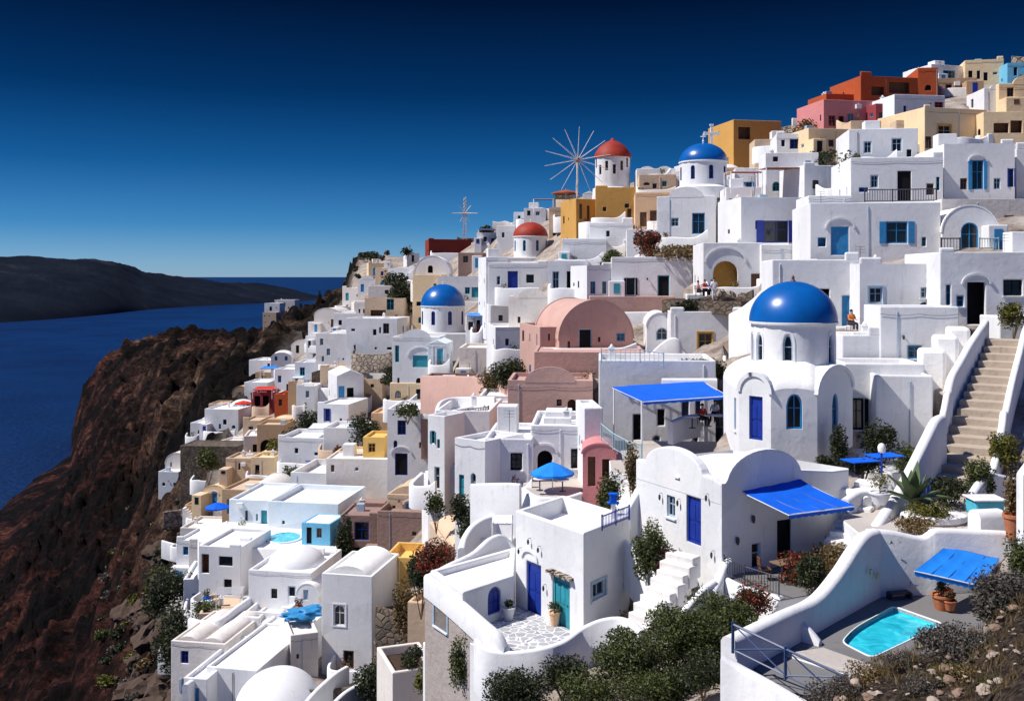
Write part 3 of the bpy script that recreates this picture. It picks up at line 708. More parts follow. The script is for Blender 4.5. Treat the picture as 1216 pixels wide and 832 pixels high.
def umbrella(label, base, r, mat, h=2.3, n=8, name='parasol', group=None, pitch=.5):
    rt = thing(name, base, label, 'parasol', 0, group)
    c = MB(); vs = [(0, 0, h+pitch)]; 
    for k in (.35, .7, 1): 
        for j in range(n*2):
            a = PI*j/n; rr = r*k*(1 if j % 2 == 0 else .965); vs.append((math.cos(a)*rr, math.sin(a)*rr, h+pitch*(1-k**1.25)-(0.03*k if j % 2 else 0)))
    m = n*2; fs = [(0, 1+j, 1+(j+1) % m) for j in range(m)]
    for q in (0, 1): fs += [(1+q*m+j, 1+q*m+(j+1) % m, 1+(q+1)*m+(j+1) % m, 1+(q+1)*m+j) for j in range(m)]
    c.add(vs, fs)
    o = len(c.v); ring_ = [(vs[1+2*m+j]) for j in range(m)]
    c.add(ring_+[(p[0]*1.005, p[1]*1.005, p[2]-.14) for p in ring_], [(j, (j+1) % m, m+(j+1) % m, m+j) for j in range(m)])
    c.build('canopy', mat, rt)
    p = MB(); p.tube([(0, 0, 0), (0, 0, h+pitch+.1)], .03, 8); p.build('pole', 'whitep', rt)
    for j in range(n):
        a = 2*PI*j/n; b = MB(); b.tube([(0, 0, h-.1), (math.cos(a)*r*.6, math.sin(a)*r*.6, h+pitch*.4)], .01, 4); b.build('rib', 'whitep', rt)
    return rt
def awning(label, cs, mat, name='awning', th=.03, sag=.12, rt=None, poles=(), zfloor=None):
    A, B, C, D = [V(c) for c in cs]; o = A.copy()      # A,B wall side; D,C outer side
    own = rt is None; rt = rt or thing(name, o, label, 'awning')
    m = MB(); nu, nv = 14, 8; vs = []
    for lay in (0, -th):
        for i in range(nu+1):
            for j in range(nv+1):
                u = i/nu; v = j/nv; p = A.lerp(B, u).lerp(D.lerp(C, u), v)-o
                p.z += lay-sag*math.sin(PI*v)*(.6+.4*math.sin(PI*u))-.05*abs(math.sin(u*PI*4))*v+.035*noise.noise(V((u*5+A.x, v*4, A.y)))*(1 if lay == 0 else 1); vs.append(p)
    n1 = (nu+1)*(nv+1); fs = []
    for i in range(nu):
        for j in range(nv):
            a = i*(nv+1)+j; fs.append((a, a+1, a+nv+2, a+nv+1)); fs.append((n1+a, n1+a+nv+1, n1+a+nv+2, n1+a+1))
    for i in range(nu): a = i*(nv+1); b = a+nv+1; fs += [(a, b, b+n1, a+n1), (a+nv, a+nv+n1, b+nv+n1, b+nv)]
    for j in range(nv): fs += [(j, j+n1, j+1+n1, j+1), (nu*(nv+1)+j, nu*(nv+1)+j+1, nu*(nv+1)+j+1+n1, nu*(nv+1)+j+n1)]
    m.add(vs, fs); m.build('canvas', mat, rt, smooth=60)
    vb = MB(); nn = 40; top_ = [D.lerp(C, i/nn)-o+V((0, 0, -.03)) for i in range(nn+1)]; big = (C-D).length > 1.5
    low_ = [p-V((0, 0, (.16 if big else .07)+.04*abs(math.sin(i*PI/4)))) for i, p in enumerate(top_)]
    vb.add(top_+low_, [(i, i+1, nn+2+i, nn+1+i) for i in range(nn)]); vb.build('valance', mat, rt)
    for s_ in (.25, .5, .75):
        sb = MB(); sb.tube([A.lerp(B, s_).lerp(D.lerp(C, s_), j/8)-o+V((0, 0, -sag*math.sin(PI*j/8)*(.6+.4*math.sin(PI*s_))-.02)) for j in range(9)], .018, 4); sb.build('seam', 'blue' if 'canvasb' in mat or 'canvass' in mat else mat, rt)
    for q in ((A, B), (D, C)): b = MB(); b.tube([q[0]-o-V((0, 0, .05)), q[1]-o-V((0, 0, .05))], .025, 6); b.build('bar', 'whitep', rt)
    for q in ((A, D), (B, C)): b = MB(); b.tube([q[0]-o-V((0, 0, .07)), q[1]-o-V((0, 0, .07))], .018, 6); b.build('arm', 'whitep', rt)
    for q in poles: b = MB(); q = V(q); b.tube([(q.x-o.x, q.y-o.y, zfloor-o.z), q-o], .05, 8); b.build('pole', 'whitep', rt)
    return rt
# ------------------------------------------------------------------ furniture and people
def table(label, base, r=.45, h=.72, mat='whitep', rz=0, group=None, round_=True):
    rt = thing('table', base, label, 'table', rz, group)
    t = MB(); (t.lathe([(r, h-.04), (r, h), (.01, h+.001)], (0, 0, 0), 16) if round_ else t.box(-r, r, -r*.7, r*.7, h-.04, h)); t.build('tabletop', mat, rt)
    if round_: p = MB(); p.tube([(0, 0, 0), (0, 0, h-.03)], .04, 8); p.lathe([(.22, 0), (.2, .03), (.04, .05)], (0, 0, 0), 10); p.build('pedestal', 'iron', rt)
    else:
        for sx in (-1, 1):
            for sy in (-1, 1): p = MB(); p.tube([(sx*r*.88, sy*r*.6, 0), (sx*r*.88, sy*r*.6, h-.03)], .025, 6); p.build('leg', 'iron', rt)
    return rt
def chair(label, base, rz, mat='blue', group=None):
    rt = thing('chair', base, label, 'chair', rz, group)
    s = MB(); s.box(-.22, .22, -.22, .22, .43, .47); s.build('seat', mat, rt)
    b = MB()
    for x in (-.2, .2): b.tube([(x, .21, .45), (x, .27, .92)], .02, 5)
    for z in (.6, .72, .85): b.box(-.2, .2, .22, .27, z, z+.06)
    b.build('backrest', mat, rt)
    for x in (-.19, .19):
        for y in (-.19, .19): l = MB(); l.tube([(x, y, .44), (x*1.1, y*1.1, 0)], .018, 5); l.build('leg', mat, rt)
    return rt
def person(label, base, rz, top='cl_red', bot='cl_dark', pose='stand', hair='hair', group=None):
    """one continuous skinned body; clothing as children"""
    rt = thing('person', base, label, 'person', rz, group)
    if pose == 'stand':
        J = {'pel': (0, 0, .95, .13), 'ch': (0, .01, 1.3, .15), 'nk': (0, 0, 1.5, .055), 'hd': (0, -.01, 1.62, .095), 'ht': (0, 0, 1.70, .08),
             'sl': (-.19, 0, 1.42, .06), 'el': (-.27, .02, 1.15, .042), 'wl': (-.27, -.07, .92, .03), 'hl': (-.26, -.1, .83, .035),
             'sr': (.19, 0, 1.42, .06), 'er': (.28, .02, 1.15, .042), 'wr': (.25, -.16, .98, .03), 'hr': (.24, -.22, .92, .035),
             'al': (-.1, 0, .88, .10), 'kl': (-.11, -.02, .5, .065), 'fl': (-.11, .02, .09, .045), 'tl': (-.12, -.14, .04, .035),
             'ar': (.1, 0, .88, .10), 'kr': (.12, -.06, .5, .065), 'fr': (.13, .0, .09, .045), 'tr': (.14, -.16, .04, .035)}
    else:
        J = {'pel': (0, 0, .55, .14), 'ch': (0, .0, .9, .15), 'nk': (0, 0, 1.1, .055), 'hd': (0, -.02, 1.22, .095), 'ht': (0, -.01, 1.30, .08),
             'sl': (-.19, 0, 1.02, .06), 'el': (-.25, -.08, .78, .042), 'wl': (-.18, -.3, .72, .03), 'hl': (-.15, -.38, .74, .035),
             'sr': (.19, 0, 1.02, .06), 'er': (.25, -.08, .78, .042), 'wr': (.18, -.3, .72, .03), 'hr': (.14, -.38, .74, .035),
             'al': (-.11, -.05, .53, .10), 'kl': (-.13, -.45, .50, .065), 'fl': (-.13, -.45, .09, .045), 'tl': (-.13, -.6, .04, .035),
             'ar': (.11, -.05, .53, .10), 'kr': (.13, -.45, .50, .065), 'fr': (.13, -.45, .09, .045), 'tr': (.13, -.6, .04, .035)}
    E = 'pel-ch ch-nk nk-hd hd-ht ch-sl sl-el el-wl wl-hl ch-sr sr-er er-wr wr-hr pel-al al-kl kl-fl fl-tl pel-ar ar-kr kr-fr fr-tr'.split()
    def skin(names, grow, mat, nm, root):
        ks = [k for k in J if k in names]; me = bpy.data.meshes.new(nm)
        ed = [tuple(ks.index(q) for q in e.split('-')) for e in E if all(q in ks for q in e.split('-'))]
        me.from_pydata([J[k][:3] for k in ks], ed, []); ob = bpy.data.objects.new(nm, me); COL.objects.link(ob); ob.parent = rt
        sk = ob.modifiers.new('Skin', 'SKIN'); 
        if not me.skin_vertices: me.attributes.new('x', 'FLOAT', 'POINT')
        bm = bmesh.new(); bm.from_mesh(me); lay = bm.verts.layers.skin.verify(); bm.verts.ensure_lookup_table()
        for i, k in enumerate(ks): bm.verts[i][lay].radius = (J[k][3]+grow,)*2; bm.verts[i][lay].use_root = (k == root)
        bm.to_mesh(me); bm.free(); ss = ob.modifiers.new('Sub', 'SUBSURF'); ss.levels = 1; ss.render_levels = 2
        me.materials.append(M[mat]); return ob
    skin(set(J), 0, 'skin', 'body', 'pel')
    skin({'pel', 'ch', 'sl', 'el', 'sr', 'er'}, .022, top, 'shirt', 'pel')
    skin({'pel', 'al', 'kl', 'fl', 'ar', 'kr', 'fr'}, .018, bot, 'trousers', 'pel')
    h = MB(); z = J['ht'][2]; h.lathe([(.092, -.05), (.105, .0), (.09, .06), (.05, .1), (.01, .11)], (J['ht'][0], J['ht'][1]+.02, z), 12); h.build('hair', hair, rt, smooth=60)
    return rt
# ------------------------------------------------------------------ terrain mesh
def build_terrain():
    PX = np.concatenate([np.arange(-300, -20, 14), np.arange(-20, 1236, 3.6), np.arange(1240, 1561, 12)])
    LL = np.linspace(math.log(11.2), math.log(1450), 640)
    nx, ny = len(PX), len(LL)
    gx, gl = np.meshgrid(PX, LL); z = zt_arr(gx.ravel(), gl.ravel()); d = np.exp(gl.ravel()); px = gx.ravel(); x = (px-CX)/F*d
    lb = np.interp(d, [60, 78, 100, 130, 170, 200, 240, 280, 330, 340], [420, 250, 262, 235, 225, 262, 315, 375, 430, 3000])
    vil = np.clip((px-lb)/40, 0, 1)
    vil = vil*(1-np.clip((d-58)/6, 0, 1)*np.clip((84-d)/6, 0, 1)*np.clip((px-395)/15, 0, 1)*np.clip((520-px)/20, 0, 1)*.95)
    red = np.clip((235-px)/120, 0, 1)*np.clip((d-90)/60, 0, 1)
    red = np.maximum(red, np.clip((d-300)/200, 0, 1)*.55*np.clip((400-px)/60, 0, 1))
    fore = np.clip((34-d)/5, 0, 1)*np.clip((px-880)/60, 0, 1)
    amp = (1-vil)*np.clip(d*.045, .1, 17)*np.clip((z+152)/55, .12, 1)+vil*np.clip(d*.0035, .05, .6)+fore*.12
    amp = np.where((d > 262) & (px > 380), np.minimum(amp, 2.2), amp)
    amp = amp*np.where((d > 400) & (d < 600) & (px > 280) & (px < 380), .12, 1)
    off = np.empty_like(z)
    for i in range(len(z)):
        xx, yy, zz = float(x[i]), float(d[i]), float(z[i]); s = 1/95 if vil[i] < .5 else 1/14
        if fore[i] > .1: s = 1/2.2
        v = noise.ridged_multi_fractal(V((xx*s*.30+zz*s*.15, (yy-xx*.30)*s*(1.0 if s < .02 else 1), zz*s*.25)), .85, 2.15, 7, 1.0, 2.0)
        off[i] = v
    off = (off-off[vil < .5].mean()); st_ = np.sin(z*.55+off*1.5)*.5+np.sin(z*.21+1)*.5; off2 = np.array([noise.turbulence(V((float(x[i])*.11, float(d[i])*.11, float(z[i])*.2)), 6, True) if vil[i] < .9 and d[i] < 1000 else .6 for i in range(len(z))])-.6
    z2 = z+off*amp-.35*vil+off2*(1-vil)*np.clip(d*.022, .2, 8)*np.clip((z+152)/40, .15, 1)+st_*(1-vil)*np.clip(d*.006, .1, 2.2)
    for (ox, oy, exx, exy, eyx, eyy, L_, dp, z0) in ALLH:      # the ground is dug away where a house stands
        m = (abs(x-ox) < 25) & (abs(d-oy) < 25); k = np.where(m)[0]; u = (x[k]-ox)*exx+(d[k]-oy)*exy; v = (x[k]-ox)*eyx+(d[k]-oy)*eyy
        w = (u > -.6) & (u < L_+.6) & (v > -1.6) & (v < dp+.4); z2[k[w]] = np.minimum(z2[k[w]], z0-.05)
    for pl, zp_ in PLAT:
        ax = np.array([p[0] for p in pl]); ay = np.array([p[1] for p in pl]); m = (x > ax.min()-1) & (x < ax.max()+1) & (d > ay.min()-1) & (d < ay.max()+1); k = np.where(m)[0]
        ins = np.zeros(len(k), bool); n_ = len(pl)
        for q in range(n_):
            x1, y1, x2, y2 = ax[q], ay[q], ax[(q+1) % n_], ay[(q+1) % n_]
            cond = ((y1 > d[k]) != (y2 > d[k])) & (x[k] < (x2-x1)*(d[k]-y1)/((y2-y1) if y2 != y1 else 1e-9)+x1); ins ^= cond
        kk = k[ins]; z2[kk] = np.minimum(z2[kk], zp_-.5)
    vs = np.stack([x, d, z2], 1)
    me = bpy.data.meshes.new('hillside'); fs = []
    i = np.arange(nx-1)[None, :]+np.arange(ny-1)[:, None]*nx; i = i.ravel()
    f = np.stack([i, i+1, i+nx+1, i+nx], 1)
    me.vertices.add(len(vs)); me.vertices.foreach_set('co', vs.ravel().astype(np.float32))
    me.loops.add(f.size); me.loops.foreach_set('vertex_index', f.ravel().astype(np.int32))
    me.polygons.add(len(f)); me.polygons.foreach_set('loop_start', np.arange(0, f.size, 4, dtype=np.int32)); me.polygons.foreach_set('loop_total', np.full(len(f), 4, dtype=np.int32))
    me.update(calc_edges=True); me.validate()
    ca = me.color_attributes.new('zone', 'FLOAT_COLOR', 'POINT')
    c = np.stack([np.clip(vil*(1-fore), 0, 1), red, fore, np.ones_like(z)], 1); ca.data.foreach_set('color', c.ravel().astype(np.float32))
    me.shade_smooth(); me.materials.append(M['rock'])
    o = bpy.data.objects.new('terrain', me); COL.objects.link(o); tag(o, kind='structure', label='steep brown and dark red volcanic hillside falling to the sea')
# sea
mb = MB(); mb.lathe([(180000, SEA-.02), (.01, SEA)], (0, 0, 0), 64)
mb = MB(); n = 96; mb.add([(math.cos(2*PI*i/n)*180000, math.sin(2*PI*i/n)*180000, SEA) for i in range(n)], [tuple(range(n))])
tag(mb.build('sea', 'sea', merge=False), 'deep blue calm sea', kind='structure')
# far island
def island():
    rx = [-260, -120, -40, 0, 40, 74, 114, 141, 168, 202, 249, 303, 337, 360, 400]; ry = [318, 311, 306, 305, 305.5, 307, 307, 312, 322, 327, 331.5, 336, 341, 347, 356]
    sx = [-260, 0, 101, 168, 202, 303, 360, 400]; sy = [392, 383, 376, 369, 364, 361, 357, 356.5]
    px = np.linspace(-260, 400, 330); nv = 46; vs = []
    Dq = -SEA*F/(np.interp(np.pad(px, 30, 'edge'), sx, sy)-HY); Dq = np.convolve(Dq, np.ones(61)/61, 'valid')
    for p, D0 in zip(px, Dq):
        D1 = D0+1500; r = np.interp(p, rx, ry); zr = (HY-r)/F*D1
        for j in range(nv):
            t = j/(nv-1)*1.35; D = D0-40+(D1-D0)*t; x = (p-CX)/F*D
            q = min(1, t); z = SEA-4+(zr-SEA+4)*(q**.72)-max(0, t-1)*380
            w = noise.ridged_multi_fractal(V((x/520, D/520, 3)), .9, 2.1, 7, 1, 2)-1.2
            vs.append((x, D, z+w*20*min(1, t*3)*(1 if t < .9 else max(.15, 1-abs(t-1)*4))*min(1, max(.3, (zr+150)/130))))
    mb = MB(); mb.v = vs; mb.f = [(i*nv+j, (i+1)*nv+j, (i+1)*nv+j+1, i*nv+j+1) for i in range(len(px)-1) for j in range(nv-1)]
    o = mb.build('island_hills', 'isle', smooth=180, merge=False); tag(o, 'long dark island across the water', kind='structure')
island()

# ------------------------------------------------------------------ landmark: big blue domed church
Z0 = -8.35
def gothic(cx, z0, w, h, n=6):
    r = [(cx-w/2, z0), (cx+w/2, z0), (cx+w/2, z0+h*.62)]
    for i in range(1, n): t = i/n; r.append((cx+w/2*math.cos(t*PI/2)**.8, z0+h*.62+h*.38*math.sin(t*PI/2)**1.1))
    r.append((cx, z0+h)); l = [(2*cx-p[0], p[1]) for p in r[2:-1]][::-1]
    return r+l
def facet(rt, A, B, ztop, zbot, feats, col='white', top=None, o=V((0, 0, 0)), near=True, wallname=None, rev=.18):
    """a wall plane from plan point A (left) to B (right), seen from outside; feats = (type, outline pts (u,z), colour)"""
    A = V((A[0], A[1], 0)); B = V((B[0], B[1], 0)); e = (B-A).normalized(); inn = V((-e.y, e.x, 0)); L = (B-A).length
    mp = lambda u, v, d: tuple(A+e*u+inn*d+V((0, 0, v))-o)
    outl = [(0, zbot), (L, zbot)]+(top(L, ztop) if top else [(L, ztop), (0, ztop)])
    mb = MB(); face_poly(mb, outl, [q[1] for q in feats], mp, rev)
    for q in feats: feature(rt, q[0], q[1], q[2], mp, rev, near)
    return mb, mp, L
def church_big():
    pl = [(11.75, 53.4), (11.62, 51.0), (12.9, 49.6), (15.15, 49.4), (18.0, 52.6), (18.3, 56.5), (12.2, 57.5)]
    o = V((15.0, 53.0, Z0)); rt = thing('domed_church', o, 'large white church with the biggest glossy blue dome and blue arched windows', 'church')
    zb, zt = -11.5, -5.85; wall_ = MB()
    fe = {1: [('d', hole_pts(.62, 1.42, Z0+.1, Z0+2.3, False), 'B')], 2: [('wa', gothic(1.15, Z0+.75, .8, 1.75), 'S')], 3: [('wa', gothic(2.1, Z0+.35, .75, 2.0), 'S')], 0: [('w', hole_pts(1.0, 1.6, Z0+.3, Z0+2.0, False), 'S')]}
    tops = {1: lambda L, z: [(L, z)]+arc(L/2, z, L/2, .95, 0, PI, 14)[1:-1]+[(0, z)], 3: lambda L, z: [(L, z)]+arc(L/2, z, L/2, 1.25, 0, PI, 16)[1:-1]+[(0, z)],
            2: lambda L, z: [(L, z)]+arc(L/2, z, L/2, .28, 0, PI, 12)[1:-1]+[(0, z)]}
    for i in range(7):
        mb, mp, L = facet(rt, pl[i], pl[(i+1) % 7], zt, zb, fe.get(i, []), top=tops.get(i), o=o)
        wall_.add(mb.v, mb.f)
        if i in (1, 3):   # barrel arm running back to the drum
            r = L/2; hz = .95 if i == 1 else 1.25; A = [(L, zt)]+arc(L/2, zt, r, hz, 0, PI, 14)[1:-1]+[(0, zt)]
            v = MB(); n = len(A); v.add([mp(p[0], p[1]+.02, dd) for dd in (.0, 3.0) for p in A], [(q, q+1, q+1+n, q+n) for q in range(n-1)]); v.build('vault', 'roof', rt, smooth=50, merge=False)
            A2 = arc(L/2, zt-.02, r+.10, hz+.10, 0, PI, 14); A1 = arc(L/2, zt-.02, r-.12, hz-.12, 0, PI, 14)
            c = MB()
            for q in range(14): slab(c, [A2[q], A2[q+1], A1[q+1], A1[q]], mp, -.09, .2)
            c.build('arch_moulding', 'white', rt, smooth=40)
    wall_.build('wall', 'white', rt)
    # domed shoulders over the body
    sh = MB(); sh.prism([(p[0]-o.x, p[1]-o.y) for p in [(q[0]*.84+15*.16, q[1]*.84+53*.16) for q in pl]], -3, zt-o.z)
    pts = [(q[0], q[1]) for q in pl]; k = 10; vs = []; N_ = 42
    import bisect
    per = []
    for i in range(7):
        a, b = pts[i], pts[(i+1) % 7]
        for j in range(6): per.append((a[0]+(b[0]-a[0])*j/6, a[1]+(b[1]-a[1])*j/6))
    cc = (15.0, 53.3)
    for q in range(k+1):
        t = q/k; rr = math.cos(t*PI/2*.72); zz = zt-o.z+1.75*math.sin(t*PI/2*.72)
        for p in per: vs.append((cc[0]+(p[0]-cc[0])*rr-o.x, cc[1]+(p[1]-cc[1])*rr-o.y, zz))
    sh.add(vs, [(q*N_+j, q*N_+(j+1) % N_, (q+1)*N_+(j+1) % N_, (q+1)*N_+j) for q in range(k) for j in range(N_)]+[tuple(k*N_+j for j in range(N_))])
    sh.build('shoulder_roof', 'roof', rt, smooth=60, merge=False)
    # drum with arched windows: 16-sided wall built facet by facet
    dc = V((15.05, 53.3, 0)); rd = 2.2; n = 16; dw = MB(); z0, z1 = -5.6, -2.42
    for i in range(n):
        a0 = 2*PI*(i-.5)/n-PI/2; a1 = 2*PI*(i+.5)/n-PI/2
        A = (dc.x+rd*math.cos(a0), dc.y+rd*math.sin(a0)); B = (dc.x+rd*math.cos(a1), dc.y+rd*math.sin(a1)); L = math.dist(A, B)
        f = [('wa', gothic(L/2, -4.55, .48, 1.5), 'P')] if i in (0, 15, 2, 4, 6, 8, 10, 12, 13)[1:] and i % 2 == (1 if i > 12 else 0) else []
        mb, mp, _ = facet(rt, A, B, z1, z0, f, o=o, near=False, rev=.14); dw.add(mb.v, mb.f)
        if f:
            rg = MB(); ring(rg, gothic(L/2, -4.65, .74, 1.8), .1, mp, -.035, -.002); rg.build('window_surround', 'white', rt)
    dw.build('drum', 'white', rt, smooth=30)
    c = MB(); c.lathe([(rd-.05, -.12), (rd+.12, -.10), (rd+.14, 0), (rd+.02, .05)], (dc.x-o.x, dc.y-o.y, z1-o.z), 48); c.build('cornice', 'whitep', rt, smooth=40)
    d = MB(); d.lathe([((rd+.10)*math.cos(PI/2*i/18*.999), 2.12*math.sin(PI/2*i/18*.999)) for i in range(19)], (dc.x-o.x, dc.y-o.y, z1-o.z+.04), 64); d.build('dome', 'bluedome', rt, smooth=80)
    f = MB(); f.lathe([(.16, -.02), (.13, .08), (.06, .14), (.09, .22), (.03, .32), (.01, .36)], (dc.x-o.x, dc.y-o.y, z1-o.z+2.13), 10); f.build('finial', 'brownp', rt, smooth=50)
    FOOT.append((868, 1007, 335, 530, 49.5))
church_big()

# ------------------------------------------------------------------ landmark: vaulted white house with the blue door
W0 = V((8.64, 41.0, 0)); rdir = V((.883, .467, 0)); odir = V((.467, -.883, 0))    # right wall direction, outward
def vaulted_house():
    ZT = -8.55; zb = -14.5; o = V((8.64, 41.0, -12.5)); rt = thing('vaulted_house', o, 'white vaulted house with wavy parapet and royal blue door below the big blue-domed church', 'house')
    fdir = V((-.467, .883, 0)); Lf = 6.1; Lr = 7.2
    A = W0+fdir*Lf; Bp = W0
    def ft(L, z):
        P_ = [(L, z), (L-.25, z+.02), (L-.55, z+.12)]
        P_ += [(L*.46+2.1*math.cos(t), z-.05+1.05*math.sin(t)) for t in [PI*i/16 for i in range(1, 16)]]
        return P_+[(.35, z+.02), (0, z+.05)]
    d0 = Lf-2.35; f1 = [('d', hole_pts(d0, d0+1.0, -11.45, -9.33, False), 'B'), ('w', hole_pts(2.35, 2.95, -10.65, -9.7, False), 'P'), ('w', hole_pts(3.05, 3.23, -8.75, -8.2, False), 'P')]
    wl = MB(); mb, mp, L = facet(rt, A, Bp, ZT, zb, f1, top=ft, o=o); wl.add(mb.v, mb.f)
    def rtop(L, z):
        return [(L, z-.05), (L-1.0, z-.05)]+[(2.35+2.05*math.cos(t), z-.05+1.28*math.sin(t)) for t in [PI*i/18 for i in range(1, 18)]]+[(.2, z), (0, z)]
    mb2, mp2, L2 = facet(rt, Bp, W0+rdir*Lr, ZT, zb, [('d', hole_pts(3.0, 3.8, -12.4, -10.4, False), 'K'), ('w', hole_pts(1.6, 2.1, -12.3, -11.2, False), 'P')], top=rtop, o=o); wl.add(mb2.v, mb2.f)
    C_ = W0+rdir*Lr; Dd = A+rdir*Lr*.8
    for a, b in ((C_, Dd), (Dd, A)): m3, _, _ = facet(rt, a, b, ZT, zb, [], o=o); wl.add(m3.v, m3.f)
    wl.build('wall', 'white', rt)
    # parapets with thickness following the wavy crest
    for nm, tp, mpp, LL in (('parapet', ft(L, ZT), mp, L), ('parapet', rtop(L2, ZT), mp2, L2)):
        q = [(0, ZT-.9), (LL, ZT-.9)]+tp; g = MB(); slab(g, q, mpp, -.015, .42); g.build(nm, 'white', rt, bevel=.06)
    # roof with a shallow vault
    r = MB(); nu, nv = 20, 16; vs = []
    for i in range(nu+1):
        for j in range(nv+1):
            u = .3+(Lf-.5)*i/nu; v = .3+(Lr*.8-.5)*j/nv; p = A+(Bp-A).normalized()*u+rdir*v
            z = ZT-.45+.95*math.exp(-((u-L*.46)/1.5)**2)*(.9)+.25*math.exp(-((v-2.4)/1.2)**2)*(u/Lf)
            vs.append((p.x-o.x, p.y-o.y, z-o.z))
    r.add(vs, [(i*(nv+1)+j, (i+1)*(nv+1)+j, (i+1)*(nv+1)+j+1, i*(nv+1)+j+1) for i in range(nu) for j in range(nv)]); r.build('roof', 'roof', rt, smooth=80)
    for u, z in ((2.0, -9.9), (d0-.45, -9.9), (d0+1.5, -9.3), (Lf-.5, -11.6)):
        b = MB(); q = mp(u, z, -.14); b.lathe([(.02, .15), (.045, .12), (.055, 0), (.03, -.1), (.01, -.12)], q, 6); b.tube([mp(u, z+.2, 0), mp(u, z+.2, -.14)], .012, 4); b.build('wall_lantern', 'iron', rt)
    for u, z in ((.75, -11.0), (1.6, -10.2), (5.0, -9.8)):
        b = MB(); q = mp2(u, z, -.12); b.lathe([(.03, .2), (.07, .16), (.08, 0), (.04, -.12)], q, 6); b.tube([mp2(u, z+.18, 0), mp2(u, z+.18, -.12)], .012, 4); b.build('wall_lantern', 'iron', rt)
    FOOT.append((757, 1000, 520, 690, 41))
vaulted_house()
p1 = W0+rdir*1.1+V((0, 0, -8.95)); p2 = W0+rdir*4.3+V((0, 0, -8.75)); p3 = W0+rdir*5.1+odir*2.3+V((0, 0, -9.5)); p4 = W0+rdir*1.5+odir*2.3+V((0, 0, -9.45))
awning('royal blue canvas awning over the dining terrace, half in the shadow of the church', (p1, p2, p3, p4), 'canvasb')
ZA = -12.35
T4 = [W0+odir*.02-rdir*.1, W0+odir*3.4-rdir*.1, W0+odir*3.6+rdir*7.4, W0+rdir*7.4+odir*.02]
platform('dark dining terrace under the royal blue awning', [(p.x, p.y) for p in T4], ZA, -16, top='deck')
q0 = W0+odir*.15+V((0, 0, ZA+.12)); q1 = W0+odir*1.7+V((0, 0, ZA+.12))-rdir*.25; q2 = W0+odir*3.35+V((0, 0, ZA+.12))
railing('curved wrought iron railing on the edge of the awning terrace', [q0, q1, q2], .75, 'iron', .13)
wall('low white kerb carrying the railing of the awning terrace', [(W0-rdir*.12-odir*.1)+V((0, 0, ZA+.14)), q1+V((0, 0, .0)), q2+rdir*.15], t=.3, raw=True, drop=2.2)
# pier left of the terrace
wall('white gatepost wall between the white steps and the awning terrace', [(846, 700, 39.6), (853, 686, 40.2), (860, 668, 40.8), (866, 662, 41.0)], t=.35, drop=2.6)
# back wall of the dining terrace, with the tiny blue flowered terrace behind it
wall('white wall behind the dining terrace running to the small steps', [(945, 566, 45.2), (975, 575, 44.6), (1010, 580, 44), (1030, 590, 42.6)], t=.4, bot=-13)
for i, (t, o_, r_) in enumerate(((2.0, 1.5, .5), (4.3, 2.2, .42), (5.8, 1.2, .4))):
    b = W0+rdir*t+odir*o_+V((0, 0, ZA))
    table(['dark square table nearest the railing under the royal blue awning', 'white round table on the outer side of the awning terrace', 'white round table deep in the shade at the back of the awning terrace'][i], b, r_, .72, 'wood' if i == 0 else 'canvasw', rz=.5, group='tables under the royal blue awning', round_=i > 0)
    for j in range(3):
        a = 1.1+j*2.1+i; c = b+V((math.cos(a)*.8, math.sin(a)*.8, 0)); chair(['chair at the dark square table under the royal blue awning', 'chair at the outer white table of the awning terrace', 'chair at the shaded back table of the awning terrace'][i], c, a-PI/2, 'brownp', 'chairs under the royal blue awning')

# ------------------------------------------------------------------ front house and its courtyard
def poly_house(label, pl, zt, zb, feats, par=.35, col='white', name='white_house', cat='house', sidec=None, bev=.07):
    """pl plan points in order; face i from pl[i] to pl[i+1] seen from outside left to right"""
    n = len(pl); o = V((pl[0][0], pl[0][1], zb+1)); rt = thing(name, o, label, cat); wl = MB(); cx = sum(p[0] for p in pl)/n; cy = sum(p[1] for p in pl)/n; mps = []
    for i in range(n):
        fe = []
        A, B = V((*pl[i], 0)), V((*pl[(i+1) % n], 0)); e = (B-A).normalized(); inn = V((-e.y, e.x, 0))
        for (t_, a0, a1, b0, b1, c) in feats.get(i, []):
            us, vs = [], []
            for px, py in ((a0, b1), (a1, b0)):
                ray = V(((px-CX)/F, 1, (HY-py)/F)); s = A.dot(inn)/ray.dot(inn); q = ray*s; us.append((q-A).dot(e)); vs.append(q.z)
            fe.append((t_, hole_pts(min(us), max(us), min(vs), max(vs), 'a' in t_[1:]), c))
        mb, mp, L = facet(rt, A, B, zt, zb, fe, o=o); wl.add(mb.v, mb.f); mps.append((mp, L))
    inn = []
    for i in range(n):
        a = V(pl[i-1]); b = V(pl[i]); c = V(pl[(i+1) % n]); e1 = (b-a).normalized(); e2 = (c-b).normalized(); n1 = V((-e1.y, e1.x)); n2 = V((-e2.y, e2.x)); m = (n1+n2); m = m/max(.3, m.length_squared)*2*.28
        inn.append(b+m)
    for i in range(n):
        j = (i+1) % n; oo = lambda p, z: (p[0]-o.x, p[1]-o.y, z-o.z)
        wl.quad(oo(pl[i], zt), oo(pl[j], zt), oo(inn[j], zt), oo(inn[i], zt)); wl.quad(oo(inn[i], zt), oo(inn[j], zt), oo(inn[j], zt-par-.1), oo(inn[i], zt-par-.1))
    wl.build('wall', col, rt, bevel=bev)
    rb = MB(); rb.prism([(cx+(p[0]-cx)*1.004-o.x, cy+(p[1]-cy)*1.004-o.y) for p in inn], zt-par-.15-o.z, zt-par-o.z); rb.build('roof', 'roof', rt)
    return rt, mps, o
